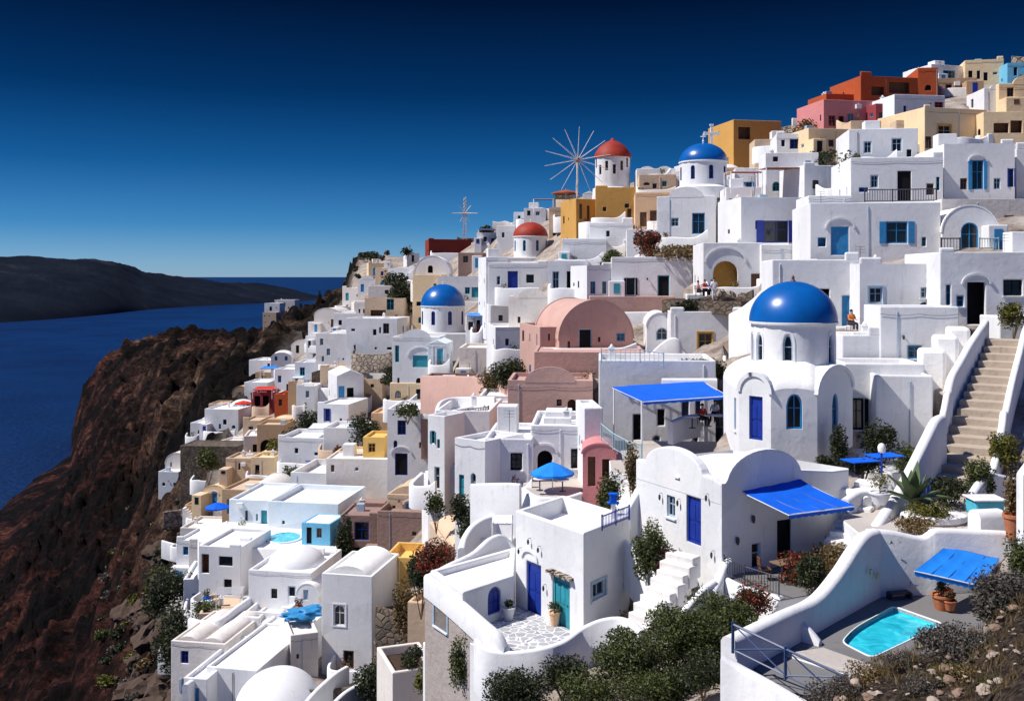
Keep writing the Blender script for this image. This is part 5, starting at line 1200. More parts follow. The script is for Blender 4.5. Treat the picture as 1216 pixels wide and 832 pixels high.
# ------------------------------------------------------------------ the town, house by house: label | x0 x1 ytop ybase | angle depth | colour | openings | options
H = house
T_ = [
 # --- right, behind the stair
 ('white house with an arched dark doorway at the top of the broad stone stair', 1116, 1290, 299, 386, 4, 7, 'white', 'ohk 1149 1170 335 385 K; w 1192 1214 332 351 K; w 1124 1129 338 362 S', {'D': 63}),
 ('long low white planter wall house beside the top of the stair', 1187, 1270, 376, 420, 4, 3, 'white', '', {'D': 58.5, 'par': .5}),
 ('white house with two small dark windows left of the stairhead doorway', 1021, 1116, 313, 392, 5, 7, 'white', 'wf 1032 1048 341 360 P; w 1093 1105 341 354 P', {'D': 66}),
 ('white house with a tall sky blue shuttered door behind the big blue dome', 917, 1021, 308, 396, 8, 7, 'white', 'd 1000 1009 351 388 S; o 968 985 343 356 K; w 1014 1018 347 370 K', {'D': 69}),
 ('low white terrace block right of the big blue dome', 1000, 1062, 398, 436, 5, 4, 'white', '', {'D': 60}),
 ('shaded white house with a tall dark window in the garden court', 1003, 1098, 432, 525, 6, 4, 'white', 'ws 1009 1026 473 510 K; w 1042 1056 485 508 B', {'D': 55.5, 'extra': False}),
 ('large white house with an arched blue door and a blue-framed window', 962, 1117, 240, 310, 6, 8, 'white', 'dh 987 1008 269 303 S; ws 1052 1078 263 289 S', {'D': 77}),
 ('white barrel-vaulted chapel with a sky blue arched door', 1119, 1185, 244, 301, 8, 6, 'white', 'wa 1141 1162 264 299 S', {'top': 'barrel', 'D': 76}),
 ('cream-grey house behind the barrel-vaulted chapel', 1118, 1290, 236, 300, 2, 5, 'offwhite', 'w 1193 1204 256 277 K', {'D': 82}),
 ('white house with a tall double blue-shuttered arched door', 1121, 1205, 170, 238, 5, 8, 'white', 'whs 1154 1168 190 225 S; ws 1198 1204 200 222 B', {'D': 88}),
 ('white neighbour house at the right edge beyond the blue-shuttered door', 1207, 1290, 176, 238, 5, 8, 'white', 'w 1196 1210 199 223 B', {'D': 89}),
 ('white house with a wide balcony and a black doorway', 1010, 1120, 186, 245, 6, 8, 'white', 'dk 1066 1082 203 238 K; w 1034 1043 208 223 P; w 1112 1116 210 226 T', {'D': 87}),
 ('white house with two dark windows above the balcony house', 1008, 1090, 152, 200, 8, 7, 'white', 'w 1026 1035 168 182 P; w 1059 1071 164 180 P', {'D': 97}),
 ('tan house beside the white house with two dark windows', 1064, 1100, 142, 180, 6, 6, 'tan2', 'w 1097 1099 160 172 K', {'D': 104}),
 ('large cream house with a square framed window stepping down the hillside', 1098, 1172, 127, 178, -14, 8, 'cream', 'wf 1114 1129 149 164 O; w 1099 1106 162 176 N', {'D': 101}),
 ('cream house with a shaded loggia at the right edge', 1168, 1260, 132, 172, 4, 7, 'cream', 'o 1180 1198 146 158 N; o 1200 1214 143 158 N', {'D': 100}),
 ('cream upper house with a rounded gable at the right skyline', 1186, 1270, 98, 135, 4, 6, 'cream', 'w 1196 1204 104 115 N', {'D': 114, 'top': 'hump'}),
 ('sky blue house cut by the right edge of the photo', 1196, 1250, 74, 105, 5, 6, 'skyblue', 'w 1204 1208 80 90 K', {'D': 132}),
 ('pale cream house on the right skyline with two dark windows', 1146, 1192, 70, 100, 12, 7, 'cream', 'w 1150 1155 84 94 K; w 1168 1173 86 96 K; w 1160 1164 84 94 K', {'D': 135}),
 ('white topmost house on the skyline with a glazed terrace', 1106, 1146, 76, 106, -16, 6, 'white', 'w 1120 1134 84 94 C', {'D': 136}),
 ('tan block below the topmost skyline house', 1112, 1160, 92, 116, 8, 5, 'tan', '', {'D': 130}),
 ('burnt orange house with two dark loggias on the skyline', 1022, 1092, 90, 120, -10, 8, 'orange', 'o 1035 1050 103 113 N; o 1056 1080 98 110 N', {'D': 126}),
 ('burnt orange tower block beside the two dark loggias', 1090, 1114, 80, 118, 8, 6, 'orange', '', {'D': 127}),
 ('low burnt orange terrace house at the left end of the orange row', 981, 1024, 111, 130, -10, 5, 'orange', 'o 1002 1016 118 125 N', {'D': 127}),
 ('dusty rose house below the orange row', 978, 1060, 118, 154, -10, 7, 'rose', 'w 984 992 137 150 R; o 996 1002 138 148 N', {'D': 118}),
 ('deep maroon walled house between the rose house and the blue-white one', 1040, 1072, 123, 150, -6, 5, 'maroon', 'w 1044 1050 134 144 K', {'D': 116.5}),
 ('pale blue-white house with a small red window', 1062, 1122, 112, 146, -8, 6, 'blueish', 'w 1110 1120 121 130 R; ws 1088 1096 130 141 N', {'D': 114}),
 ('cream house with a curved shaded side below the rose house', 960, 1016, 152, 188, -10, 7, 'cream', 'w 974 980 164 174 K; w 984 990 166 174 N', {'D': 107}),
 ('low tan terrace wall house under the maroon walls', 1010, 1066, 143, 165, 4, 4, 'tan2', '', {'D': 108}),
 ('white house with a pair of blue windows below the ochre house', 922, 972, 158, 190, 8, 6, 'white', 'w 938 949 165 177 B; w 955 967 163 175 B; w 928 932 166 174 K', {'D': 109}),
 ('ochre cube house alone on the skyline with a small loggia', 871, 928, 142, 176, -12, 8, 'ochre', 'o 877 891 151 165 N', {'D': 126}),
 ('long low white terrace below the pair of blue windows', 909, 972, 181, 204, 4, 4, 'white', 'w 918 924 186 192 K', {'D': 103}),
 ('low cream terrace wall in front of the ochre cube house', 896, 944, 165, 185, 5, 4, 'tan2', '', {'D': 115}),
 ('tall shaded white house with a wide blue glazed door', 880, 955, 234, 292, -6, 7, 'white', 'ws 907 936 262 288 B; w 872 878 252 270 B; w 897 902 262 272 K', {'D': 93}),
 ('white wall house below the red pergola', 862, 906, 222, 262, 5, 5, 'white', 'w 866 870 236 246 K', {'D': 100}),
 ('white balcony terrace house left of the wide balcony', 955, 1013, 196, 236, -8, 6, 'white', 'w 965 972 214 224 K', {'D': 97}),
 ('pale white house stepping down between two pergolas', 960, 1012, 232, 290, 4, 5, 'white', '', {'D': 86, 'par': .2}),
 ('tall white block with an ochre arched gateway', 835, 905, 288, 352, 4, 8, 'white', 'oah 847 876 310 345 O; d 892 903 325 344 N', {'D': 87}),
 ('wide white block right of the ochre arched gateway', 904, 962, 290, 345, 4, 7, 'white', '', {'D': 86}),
 ('low white parapet block in front of the blue shuttered door house', 918, 1020, 312, 350, 5, 3, 'white', '', {'D': 73, 'par': .2}),
 # --- middle
 ('white church nave with a rounded gable and blue windows under the second blue dome', 780, 850, 232, 291, 14, 9, 'white', 'w 822 837 253 278 S; w 797 806 259 269 P; R: wa 869 873 250 272 B; R: wa 877 881 251 266 B', {'name': 'church_nave', 'cat': 'church', 'D': 103, 'top': 'hump', 'extra': False}),
 ('peach house with two brown doors left of the church nave', 754, 812, 228, 272, 6, 7, 'peach', 'd 760 768 252 269 N; d 772 780 250 270 N', {'D': 116}),
 ('ochre house under the red-capped windmill', 707, 763, 222, 266, 6, 9, 'ochre', 'd 745 750 248 262 N; w 716 720 246 251 K; w 742 747 242 247 K', {'D': 128}),
 ('narrow ochre house with vertical slits beside the windmill', 684, 708, 236, 272, -14, 7, 'ochre', 'w 688 691 242 260 N; w 697 700 244 262 N', {'D': 131}),
 ('low tan block on the skyline between windmill and blue dome', 759, 803, 207, 232, 5, 6, 'tan2', 'w 775 780 218 224 N', {'D': 128}),
 ('white roofed house with small vaults on the skyline by the windmill', 756, 802, 200, 214, 4, 6, 'white', '', {'D': 133, 'top': 'vaults'}),
 ('white terraced block above the long terrace with blue shutters', 700, 752, 264, 300, 8, 6, 'white', 'w 720 724 274 281 K', {'D': 117}),
 ('white block between the peach house and the flowering tree', 744, 790, 272, 310, 6, 6, 'white', 'w 752 757 282 290 K', {'D': 108}),
 ('long white house with a pale teal double door', 726, 822, 305, 358, 5, 7, 'white', 'ws 744 754 330 350 K; dk 781 795 327 352 T', {'D': 98}),
 ('white house with two narrow bright blue shutters', 697, 728, 315, 356, -10, 7, 'white', 'w 701 707 334 349 S; w 715 720 334 349 S', {'D': 98.5}),
 ('white house with a large dark garage-like opening', 650, 698, 310, 352, 6, 7, 'white', 'dk 673 687 322 342 K; w 689 697 320 330 N; w 656 664 322 346 P', {'D': 106}),
 ('white cube house above the large dark opening', 667, 720, 283, 318, 5, 6, 'white', '', {'D': 114}),
 ('white house with a royal blue door below the red dome', 580, 650, 312, 350, 4, 7, 'white', 'd 603 615 322 342 B; w 590 594 328 338 P; w 625 634 326 336 K', {'D': 124}),
 ('bright white house left of the royal blue door', 577, 603, 305, 348, -10, 7, 'white', 'w 584 588 318 330 K', {'D': 128}),
 ('white vaulted house with a teal door below the white half dome', 520, 578, 328, 362, 4, 8, 'white', 'w 552 558 341 349 C; d 560 569 341 353 T', {'D': 162, 'top': 'flat'}),
 ('dusty pink barrel-vaulted house with a grey-blue door', 664, 752, 357, 422, -12, 9, 'pink', 'dkf 687 703 390 420 P; w 710 713 400 406 K; w 674 677 405 417 N', {'top': 'barrel', 'D': 85, 'roofc': 'pink'}),
 ('low dusty pink annex on the left side of the pink barrel vault', 641, 664, 388, 422, -12, 8, 'pink', 'w 645 647 394 412 N; w 651 653 396 404 K', {'D': 86}),
 ('dusty pink terrace block carrying the barrel-vaulted house', 634, 766, 418, 462, 4, 8, 'pink', '', {'D': 79, 'par': .1, 'extra': False, 'roofc': 'pink'}),
 ('lower dusty pink house with a broad rounded gable', 603, 704, 452, 500, 4, 6, 'pink', 'w 661 667 474 482 K; oa 674 684 474 490 N', {'D': 73, 'top': 'hump', 'extra': False, 'roofc': 'pink'}),
 ('long brownish-pink retaining house wall behind the pink vault', 700, 802, 352, 378, 3, 3, 'pink', '', {'D': 95, 'par': .1}),
 ('small white house with an arched niche window beside the pink vault', 768, 800, 372, 412, 5, 6, 'white', 'wa 779 793 389 404 P', {'D': 84, 'top': 'barrel'}),
 ('white house with an ochre-yellow framed window', 796, 868, 370, 440, 5, 8, 'white', 'wf 829 846 395 420 O', {'D': 80}),
 ('white house with a curving stepped gable left of the big blue dome', 870, 902, 366, 440, 14, 2.6, 'white', 'w 872 877 400 412 K; w 880 884 404 412 S', {'D': 72}),
 ('long white house behind the blue canvas pergola', 711, 850, 428, 548, 5, 6, 'white', 'd 752 762 492 522 K; d 781 789 486 505 K; w 810 818 476 500 B; w 826 832 474 500 B', {'D': 66, 'par': .5}),
 ('white pillar house wall at the left end of the railed terrace', 694, 716, 484, 560, -4, 4, 'white', '', {'D': 61, 'par': .2}),
 ('rose pink arched house front with two red-brown doors', 692, 732, 528, 590, 4, 4, 'rose', 'd 698 707 542 577 N; o 715 727 545 566 N', {'D': 58, 'top': 'lowbarrel', 'extra': False}),
 ('white house with a small arched alcove door beside the blue parasol', 630, 694, 505, 585, 5, 7, 'white', 'oah 638 656 535 560 K; w 678 690 533 556 K', {'D': 64}),
 ('white house with one square black window left of the blue parasol', 575, 632, 521, 588, 5, 7, 'white', 'w 606 620 538 558 K', {'D': 63}),
 ('pinkish white house side with a curved terrace parapet', 540, 576, 524, 596, 38, 4, 'white', 'wa 559 565 562 588 P; d 545 551 564 590 T', {'D': 62}),
 ('white stepped house with a roof terrace and black railing', 517, 582, 488, 560, 6, 8, 'white', 'd 540 548 512 546 K; w 527 531 524 534 T', {'D': 76, 'par': .7}),
 ('narrow white house with grey-green shutters and a round balcony', 508, 528, 494, 580, 32, 6, 'white', 'ws 512 516 512 526 T; w 519 522 522 532 T; w 516 522 555 580 P', {'D': 74}),
 ('tall white house with a royal blue window above a dark doorway', 460, 511, 486, 575, 5, 8, 'white', 'w 472 482 499 516 B; dhk 469 484 538 564 B', {'D': 112}),
 ('small cream yellow house with a flat white roof', 463, 502, 455, 482, 6, 8, 'cream', 'w 494 500 462 474 K', {'D': 134}),
 ('brown stone-fronted house with a wooden door under a white lintel', 504, 565, 448, 480, 3, 5, 'mauve', 'd 527 542 452 466 N', {'D': 112}),
 ('large plain grey-white retaining house above the brown stone front', 545, 622, 413, 452, 3, 8, 'offwhite', 'w 580 584 428 433 K', {'D': 118}),
 ('white stepped house left of the pink barrel vault', 588, 642, 388, 425, -8, 8, 'white', 'w 600 604 402 410 K; w 620 626 398 404 P', {'D': 104}),
 ('pale tan house with a stepped gable above the pink vault', 604, 660, 352, 396, 5, 6, 'offwhite', '', {'D': 110, 'top': 'hump'}),
 ('white stepped terraces right of the third blue dome', 582, 622, 362, 405, -8, 8, 'white', 'w 592 597 374 381 K; w 604 609 378 386 S', {'D': 124}),
 ('white house with a turquoise awning right of the third blue dome', 553, 584, 375, 402, 4, 6, 'white', 'd 566 572 380 398 K; w 556 562 382 392 N', {'D': 133}),
 ('white house with a curved moulding and teal glass door', 466, 522, 400, 440, 5, 6, 'white', 'dh 490 508 422 436 T; w 469 474 410 430 C', {'D': 134, 'top': 'hump'}),
 ('pale blue gabled porch house with a turquoise door', 508, 530, 408, 438, 5, 6, 'blueish', 'd 519 526 414 436 C', {'D': 131, 'top': 'gable'}),
 ('white half-domed house with a dark arched door near the skyline', 492, 533, 304, 344, 3, 6, 'white', 'oa 508 514 315 324 K', {'D': 168, 'top': 'barrel'}),
 ('tan base house under the white half dome', 490, 524, 326, 350, 8, 6, 'cream', '', {'D': 164}),
 ('red-brown cube house on the skyline under the lattice cross', 509, 558, 284, 306, -10, 9, 'redbrown', '', {'D': 218}),
 ('white house with a blue awning roof on the far skyline', 566, 592, 276, 294, 5, 6, 'white', 'w 574 578 281 287 K', {'D': 196}),
 ('mauve fronted house below the red-brown cube', 544, 574, 300, 318, 5, 6, 'mauve', 'w 550 556 304 312 N', {'D': 184}),
 ('tan house with a dark teal door left of the third blue dome', 433, 479, 354, 388, 5, 7, 'tan2', 'w 459 468 354 368 T; o 440 458 368 376 N', {'D': 168}),
 ('small beige house above the tan house with a teal door', 437, 464, 339, 354, 6, 7, 'offwhite', '', {'D': 186}),
 ('white vaulted house on the left edge of the upper town', 373, 404, 366, 394, 8, 9, 'offwhite', 'd 393 397 379 390 N', {'D': 236, 'top': 'lowbarrel'}),
 ('white stepped house next to the vaulted house on the upper left', 396, 432, 372, 398, 6, 8, 'white', 'w 402 406 380 386 K', {'D': 218}),
 ('tall white house with a cream side below the tan house', 411, 472, 378, 425, 8, 8, 'white', 'w 443 447 391 398 K; w 455 462 384 396 N', {'D': 158}),
 ('white cube house with pale blue windows on the left slope', 375, 417, 396, 436, 10, 8, 'white', 'w 380 384 402 410 P; w 388 392 414 422 P; w 411 415 418 426 K', {'D': 186}),
 ('white house behind turquoise terrace furniture', 417, 468, 410, 446, 5, 8, 'white', 'w 424 429 424 434 C; d 440 446 420 436 C', {'D': 160}),
 # --- left slope
 ('white gabled house with a blue double door and a tan side wall', 400, 432, 446, 484, -20, 8, 'white', 'd 402 409 458 472 S; o 412 420 460 476 K', {'D': 152, 'top': 'gable'}),
 ('tan walled house right of the gabled house', 424, 454, 450, 478, 12, 8, 'tan2', 'w 440 444 456 460 K', {'D': 156}),
 ('white cube with a tall dark blue window above a pale blue porch', 377, 414, 480, 512, 12, 8, 'white', 'ws 386 391 485 500 B', {'D': 144}),
 ('tan curved-roof house between ivy wall and gabled house', 380, 416, 436, 464, 8, 7, 'tan2', '', {'D': 168}),
 ('small tan house left of the ivy-covered stone tower', 342, 372, 455, 480, 8, 6, 'tan', '', {'D': 178}),
 ('white round-cornered tower house with a slit window', 352, 374, 458, 486, 6, 5, 'white', 'w 361 364 478 486 T; w 363 367 464 472 P', {'D': 165}),
 ('ivy-covered dark stone tower block', 370, 386, 442, 476, 8, 6, 'stonewall', '', {'D': 172, 'extra': False, 'rand': False}),
 ('yellow house with a small barred window', 431, 456, 519, 548, 5, 5, 'yellow', 'w 437 446 526 537 O', {'D': 118}),
 ('long off-white wall house left of the tall white house', 387, 460, 545, 566, 4, 5, 'offwhite', 'w 393 397 552 560 N', {'D': 116, 'par': .2}),
 ('small orange-tan house above the yellow house', 441, 460, 490, 506, 5, 5, 'peach', '', {'D': 134}),
 ('cream terrace house left of the small yellow house', 396, 432, 538, 556, 4, 5, 'cream', '', {'D': 122}),
 ('white flat-roofed house with stepped terraces above the turquoise pool', 345, 398, 562, 600, 8, 9, 'white', 'w 360 364 575 582 K', {'D': 119, 'par': .8}),
 ('blue-shaded white house with a teal door left of the turquoise pool', 272, 320, 594, 632, 8, 9, 'blueish', 'd 310 317 606 626 T; w 304 306 610 618 T; w 291 294 606 618 K', {'D': 108, 'extra': False}),
 ('long blue-shaded white house directly above the turquoise pool', 318, 402, 598, 642, 10, 9, 'blueish', 'w 335 338 618 622 K', {'D': 105, 'extra': False, 'par': .6}),
 ('small turquoise pool cabin with a white roof', 358, 392, 622, 648, 12, 4, 'skyblue', 'd 364 370 626 645 K; w 376 382 627 638 N', {'D': 99, 'par': .05, 'roofc': 'roof', 'extra': False}),
 ('white lower house with a wide dark window and a black doorway', 236, 286, 650, 712, 10, 7, 'white', 'w 260 276 661 671 K; dk 266 275 688 706 K; o 239 248 658 680 N', {'D': 95}),
 ('white domed house with one black window and a black door', 295, 370, 680, 738, 10, 9, 'white', 'w 322 329 699 710 K; dk 342 351 696 717 P', {'D': 90, 'top': 'dome', 'extra': False, 'dep': 8}),
 ('small round-roofed white annex right of the domed house', 352, 378, 694, 722, 12, 4, 'white', 'd 360 366 700 712 P', {'D': 89, 'top': 'barrel'}),
 ('brown house front with a royal blue double door', 404, 450, 612, 664, 5, 7, 'mauve', 'w 421 438 620 641 B; o 414 432 650 658 K', {'D': 101, 'par': .2}),
 ('pinkish brown blank wall house beside the royal blue double door', 448, 508, 608, 652, 8, 5, 'mauve', '', {'D': 99, 'par': .6}),
 ('small yellow roofless courtyard house', 456, 492, 662, 696, 8, 5, 'yellow', '', {'D': 88, 'par': 1.2, 'extra': False}),
 ('tall white tower house with an arched brown window', 382, 442, 684, 800, 12, 7, 'white', 'waf 396 410 718 742 W; dk 408 420 773 793 N; R: w 446 452 738 748 N', {'D': 82, 'extra': False, 'top': 'vaults', 'par': .5}),
 ('big flat-roofed white house at the bottom left', 245, 305, 796, 850, 12, 15, 'white', '', {'D': 76, 'par': .25, 'extra': False}),
 ('narrow white block with a pale blue door in the bottom left corner', 218, 246, 806, 860, 10, 9, 'white', 'd 229 236 817 840 S', {'D': 75, 'extra': False}),
 ('white terrace house above the big flat roof', 290, 345, 742, 775, 10, 7, 'white', '', {'D': 86, 'par': .2}),
 ('white curved basin terrace in front of the domed house', 291, 345, 728, 752, 8, 4, 'white', '', {'D': 88, 'par': .6, 'extra': False}),
 ('white block between the tower house and the blue tarpaulin', 345, 378, 754, 800, -20, 6, 'offwhite', 'w 352 355 776 782 K', {'D': 81}),
 ('tan stone ruin right of the tower house', 484, 512, 716, 766, 14, 4, 'tan2', '', {'D': 66, 'extra': False}),
 ('tan and white planter house at the bottom centre', 466, 520, 798, 850, -20, 4, 'offwhite', '', {'D': 54, 'par': .5, 'extra': False, 'roofc': 'soil'}),
 ('small white walled box terrace at the bottom edge', 528, 572, 796, 845, -20, 4, 'white', '', {'D': 47, 'par': .6, 'extra': False}),
 ('white terrace house with rounded parapet above the annex', 556, 610, 640, 680, 8, 6, 'white', 'da 570 576 650 664 K', {'D': 57, 'par': .5}),
 ('white house on the lower left with a stepped roof', 243, 283, 486, 516, 10, 9, 'white', 'w 265 269 498 504 K', {'D': 196}),
 ('small white stepped house at the far left tip of the town', 226, 244, 502, 522, 8, 7, 'white', '', {'D': 196}),
 ('white house behind the blue canopy on the left slope', 290, 318, 454, 476, 8, 8, 'white', '', {'D': 212}),
 ('white stacked house right of the blue canopy', 326, 352, 438, 474, 8, 8, 'white', 'w 330 334 446 454 S; w 340 345 456 464 K', {'D': 198}),
 ('white cube with a turquoise side behind the stacked house', 350, 378, 430, 456, 5, 7, 'blueish', 'w 356 362 436 446 C', {'D': 196}),
 ('dark red tavern front under a red awning', 298, 324, 466, 488, 6, 6, 'maroon', 'o 302 309 470 482 K; o 312 319 470 482 K', {'D': 194}),
 ('terracotta orange house right of the red tavern', 326, 344, 468, 492, 6, 6, 'orange', 'w 331 335 474 482 N', {'D': 186}),
 ('tan arched house on the left slope', 305, 338, 504, 542, 4, 6, 'tan', 'oa 309 324 522 544 K', {'D': 160}),
 ('tan cube below the tan arched house', 268, 298, 544, 566, 6, 5, 'tan2', '', {'D': 146}),
 ('yellow cream cube below the tan arched house', 298, 325, 543, 568, 6, 5, 'cream', 'w 303 308 552 562 K', {'D': 142}),
 ('small white house on the rocks at the left edge of town', 188, 212, 560, 584, 8, 6, 'white', '', {'ext': .8}),
 ('dark stone retaining house in the left slope', 214, 282, 530, 572, 5, 6, 'stonewall', '', {'D': 166, 'extra': False, 'par': .1}),
 ('white cabin with a domed roof on the rocks above the blue umbrella', 196, 222, 538, 560, 6, 6, 'offwhite', '', {'top': 'barrel', 'ext': .8}),
 ('white terraces house on the left of the flat roofs', 330, 384, 520, 552, 8, 8, 'white', 'w 350 354 532 538 K', {'D': 136, 'par': .6}),
 ('white terrace house with a pale blue ladder', 384, 430, 508, 540, 6, 6, 'white', '', {'D': 130, 'par': .5}),
 ('tall far white cliff house on the outcrop', 314, 332, 360, 376, 6, 8, 'white', 'w 320 323 364 369 K', {'D': 492}),
 ('lower far white cliff house on the outcrop', 326, 350, 356, 369, 5, 8, 'offwhite', 'w 336 339 359 364 K', {'D': 505}),
 ('small tan far cliff house on the outcrop', 312, 328, 371, 379, 5, 7, 'tan2', '', {'D': 478}),
 # skyline cafe and small cubes
 ('tan terrace house under the brown parasols', 652, 690, 246, 266, 5, 6, 'tan2', '', {'D': 148}),
 ('white skyline terrace left of the brown parasols', 622, 648, 247, 262, 5, 6, 'white', 'w 626 630 250 256 K; w 636 641 251 256 P', {'D': 168}),
 ('pale blue skyline cube above the red dome', 610, 626, 252, 268, 5, 5, 'blueish', 'w 615 618 256 262 K', {'D': 172}),
 ('white pointed gable house left of the windmill', 692, 708, 230, 248, 4, 5, 'white', '', {'D': 142, 'top': 'gable'}),
 ('white cube between the lattice cross and the red dome', 590, 612, 268, 290, 6, 6, 'white', 'w 596 599 276 282 K', {'D': 172}),
]
made = {}
for l, x0, x1, yt, yb, a, dep, col, fe, op in T_:
    op = dict(op); dep = op.pop('dep', dep)
    made[l] = house(l, x0, x1, yt, yb, a, dep, col, fe, **op)
# ---- church with the second blue dome: its drum, dome and crosses belong to the nave
def drumdome(rt, o, c, r, h, hd, mat, wins=8, cross=False, wcol='S', plinth=True):
    """c relative to o"""
    n = 16; dw = MB()
    if plinth: b = MB(); b.lathe([(r+.5, -1.2), (r+.5, .0), (r+.05, .25)], tuple(c), 4 if False else 24); b.build('plinth', 'white', rt, smooth=40)
    cw = V(o)+V(c) if False else V(c)
    for i in range(n):
        a0 = 2*PI*(i-.5)/n-PI/2; a1 = 2*PI*(i+.5)/n-PI/2
        A = (cw.x+r*math.cos(a0), cw.y+r*math.sin(a0)); B = (cw.x+r*math.cos(a1), cw.y+r*math.sin(a1)); L = math.dist(A, B)
        f = [('wa', hole_pts(L*.26, L*.74, cw.z+h*.3, cw.z+h*.82, True), wcol)] if i % 2 else []
        mb, mp, _ = facet(rt, A, B, cw.z+h, cw.z, f, near=False, rev=.1); dw.add(mb.v, mb.f)
    dw.build('drum', 'white', rt, smooth=30)
    q = MB(); q.lathe([(r-.05, -.1), (r+.1, -.08), (r+.1, .02), (r, .06)], (cw.x, cw.y, cw.z+h), 32); q.build('cornice', 'whitep', rt, smooth=40)
    d = MB(); d.lathe([((r+.06)*math.cos(PI/2*i/14*.998), hd*math.sin(PI/2*i/14*.998)) for i in range(15)], (cw.x, cw.y, cw.z+h+.03), 44); d.build('dome', mat, rt, smooth=80)
    f = MB(); zz = cw.z+h+hd; f.lathe([(.12, 0), (.05, .1), (.12, .25), (.05, .38), (.01, .42)], (cw.x, cw.y, zz), 8)
    if cross: f.tube([(cw.x, cw.y, zz), (cw.x, cw.y, zz+1.1)], .05, 5); f.tube([(cw.x-.3, cw.y, zz+.75), (cw.x+.3, cw.y, zz+.75)], .05, 5)
    f.build('finial', 'whitep', rt)
def ztop(py, D): return (HY-py)/F*D
rt, O, ex, ey, L, h = made['white church nave with a rounded gable and blue windows under the second blue dome']
D2 = 108; cw = P(835, 224, D2); rel = rt.matrix_basis.inverted() @ cw
drumdome(rt, None, rel, 2.55, ztop(193, D2)-ztop(224, D2), 2.05, 'bluedome', cross=True, wcol='B')
t = thing('cross', P(845, 178, 116), 'tall white cross standing on a roof behind the second blue dome', 'cross'); b = MB(); b.box(-.14, .14, -.12, .12, -3.5, 2.9); b.build('upright', 'whitep', t, bevel=.03); b = MB(); b.box(-.8, .8, -.13, .13, 1.75, 2.05); b.build('crossbar', 'whitep', t, bevel=.03)
for sg in (-.8, .8, None):
    b = MB(); b.box(*((sg-.1, sg+.1, -.14, .14, 1.68, 2.12) if sg else (-.22, .22, -.14, .14, 2.8, 3.0))); b.build('end_cap', 'whitep', t)
# third blue dome church
D3 = 146; c3 = P(526, 394, D3); t = thing('church', c3, 'small church with the third blue dome and a tall drum in the middle of town', 'church')
drumdome(t, None, V((0, 0, 0)), 3.2, ztop(363, D3)-ztop(394, D3), 3.15, 'bluedome', wcol='B', plinth=False)
b = MB(); b.box(-3.9, 3.9, -3.4, 4, -4, .02); b.build('wall', 'white', t, bevel=.15); FOOT.append((498, 556, 335, 402, 142))
# red-domed chapel
D4 = 146; c4 = P(630, 306, D4); t = thing('chapel', c4, 'round white chapel with a dark red dome', 'chapel')
drumdome(t, None, V((0, 0, 0)), 2.5, ztop(281, D4)-ztop(306, D4), 2.1, 'reddome', wcol='S', plinth=False)
b = MB(); b.box(-3.5, 3.3, -2.9, 3, -3, .02); b.build('wall', 'white', t, bevel=.12); FOOT.append((608, 655, 262, 318, 143))
# windmill tower
D5 = 138; c5 = P(727.5, 226, D5); t = thing('windmill', c5, 'white windmill tower with a red conical cap on the ridge', 'windmill')
zt5 = ztop(187, D5)-ztop(226, D5); n = 14; dw = MB()
for i in range(n):
    a0 = 2*PI*(i-.5)/n-PI/2; a1 = 2*PI*(i+.5)/n-PI/2; r = 2.42; A = (r*math.cos(a0), r*math.sin(a0)); B = (r*math.cos(a1), r*math.sin(a1)); LL = math.dist(A, B)
    f = [('w', hole_pts(LL*.3, LL*.7, zt5*.45+(i % 3)*.5, zt5*.45+1.3+(i % 3)*.5, False), 'N')] if i in (0, 1, 2, 11, 12, 13, 6, 8) else []
    mb, mp, _ = facet(t, A, B, zt5, -1.5, f, near=False, rev=.15); dw.add(mb.v, mb.f)
dw.build('tower', 'white', t, smooth=30)
b = MB(); b.lathe([(2.42, -.1), (2.62, -.05), (2.58, .15), (2.3, .8), (1.75, 1.5), (1.0, 2.05), (.3, 2.35), (.2, 2.6), (.02, 2.7)], (0, 0, zt5), 32); b.build('cap', 'reddome', t, smooth=50)
b = MB(); b.lathe([(2.9, -1.8), (2.75, 0.2), (2.5, .3)], (0, 0, 0), 28); b.build('base', 'white', t, smooth=40); FOOT.append((703, 752, 165, 226, 135))
def wheel(label, c, r, n, mat, hubz, mast=True, skew=0):
    t = thing('bare_spar_wheel', (c.x, c.y, c.z-hubz), label, 'spar wheel')
    h = MB(); h.lathe([(.3, -.3), (.34, 0), (.3, .3), (.1, .5)], (0, 0, 0), 10); h.v = [(p[0], -p[2], p[1]+hubz) for p in h.v]; h.build('hub', 'wood', t)
    for i in range(n):
        a = 2*PI*i/n+.17+skew; b = MB(); b.tube([(0, 0, hubz), (math.cos(a)*r, .25, hubz+math.sin(a)*r)], .05, 5, .03); b.build('spar', mat, t)
    rg = MB()
    for i in range(n):
        a = 2*PI*i/n+.17+skew; rg.tube([(0, -1.6, hubz), (math.cos(a)*r, .25, hubz+math.sin(a)*r)], .009, 3)
    rg.build('rigging', mat, t)
    b = MB(); b.tube([(0, -1.7, hubz), (0, 2.8, hubz+.2)], .12, 6); b.build('axle', 'wood', t)
    if mast: b = MB(); b.tube([(0, .8, -5), (0, .8, hubz+.2)], .14, 6); b.build('mast', mat, t)
wheel('big bare windmill wheel with twelve spars standing against the sky', P(686, 190, 133), 4.5, 14, 'offwhite', 7.5)
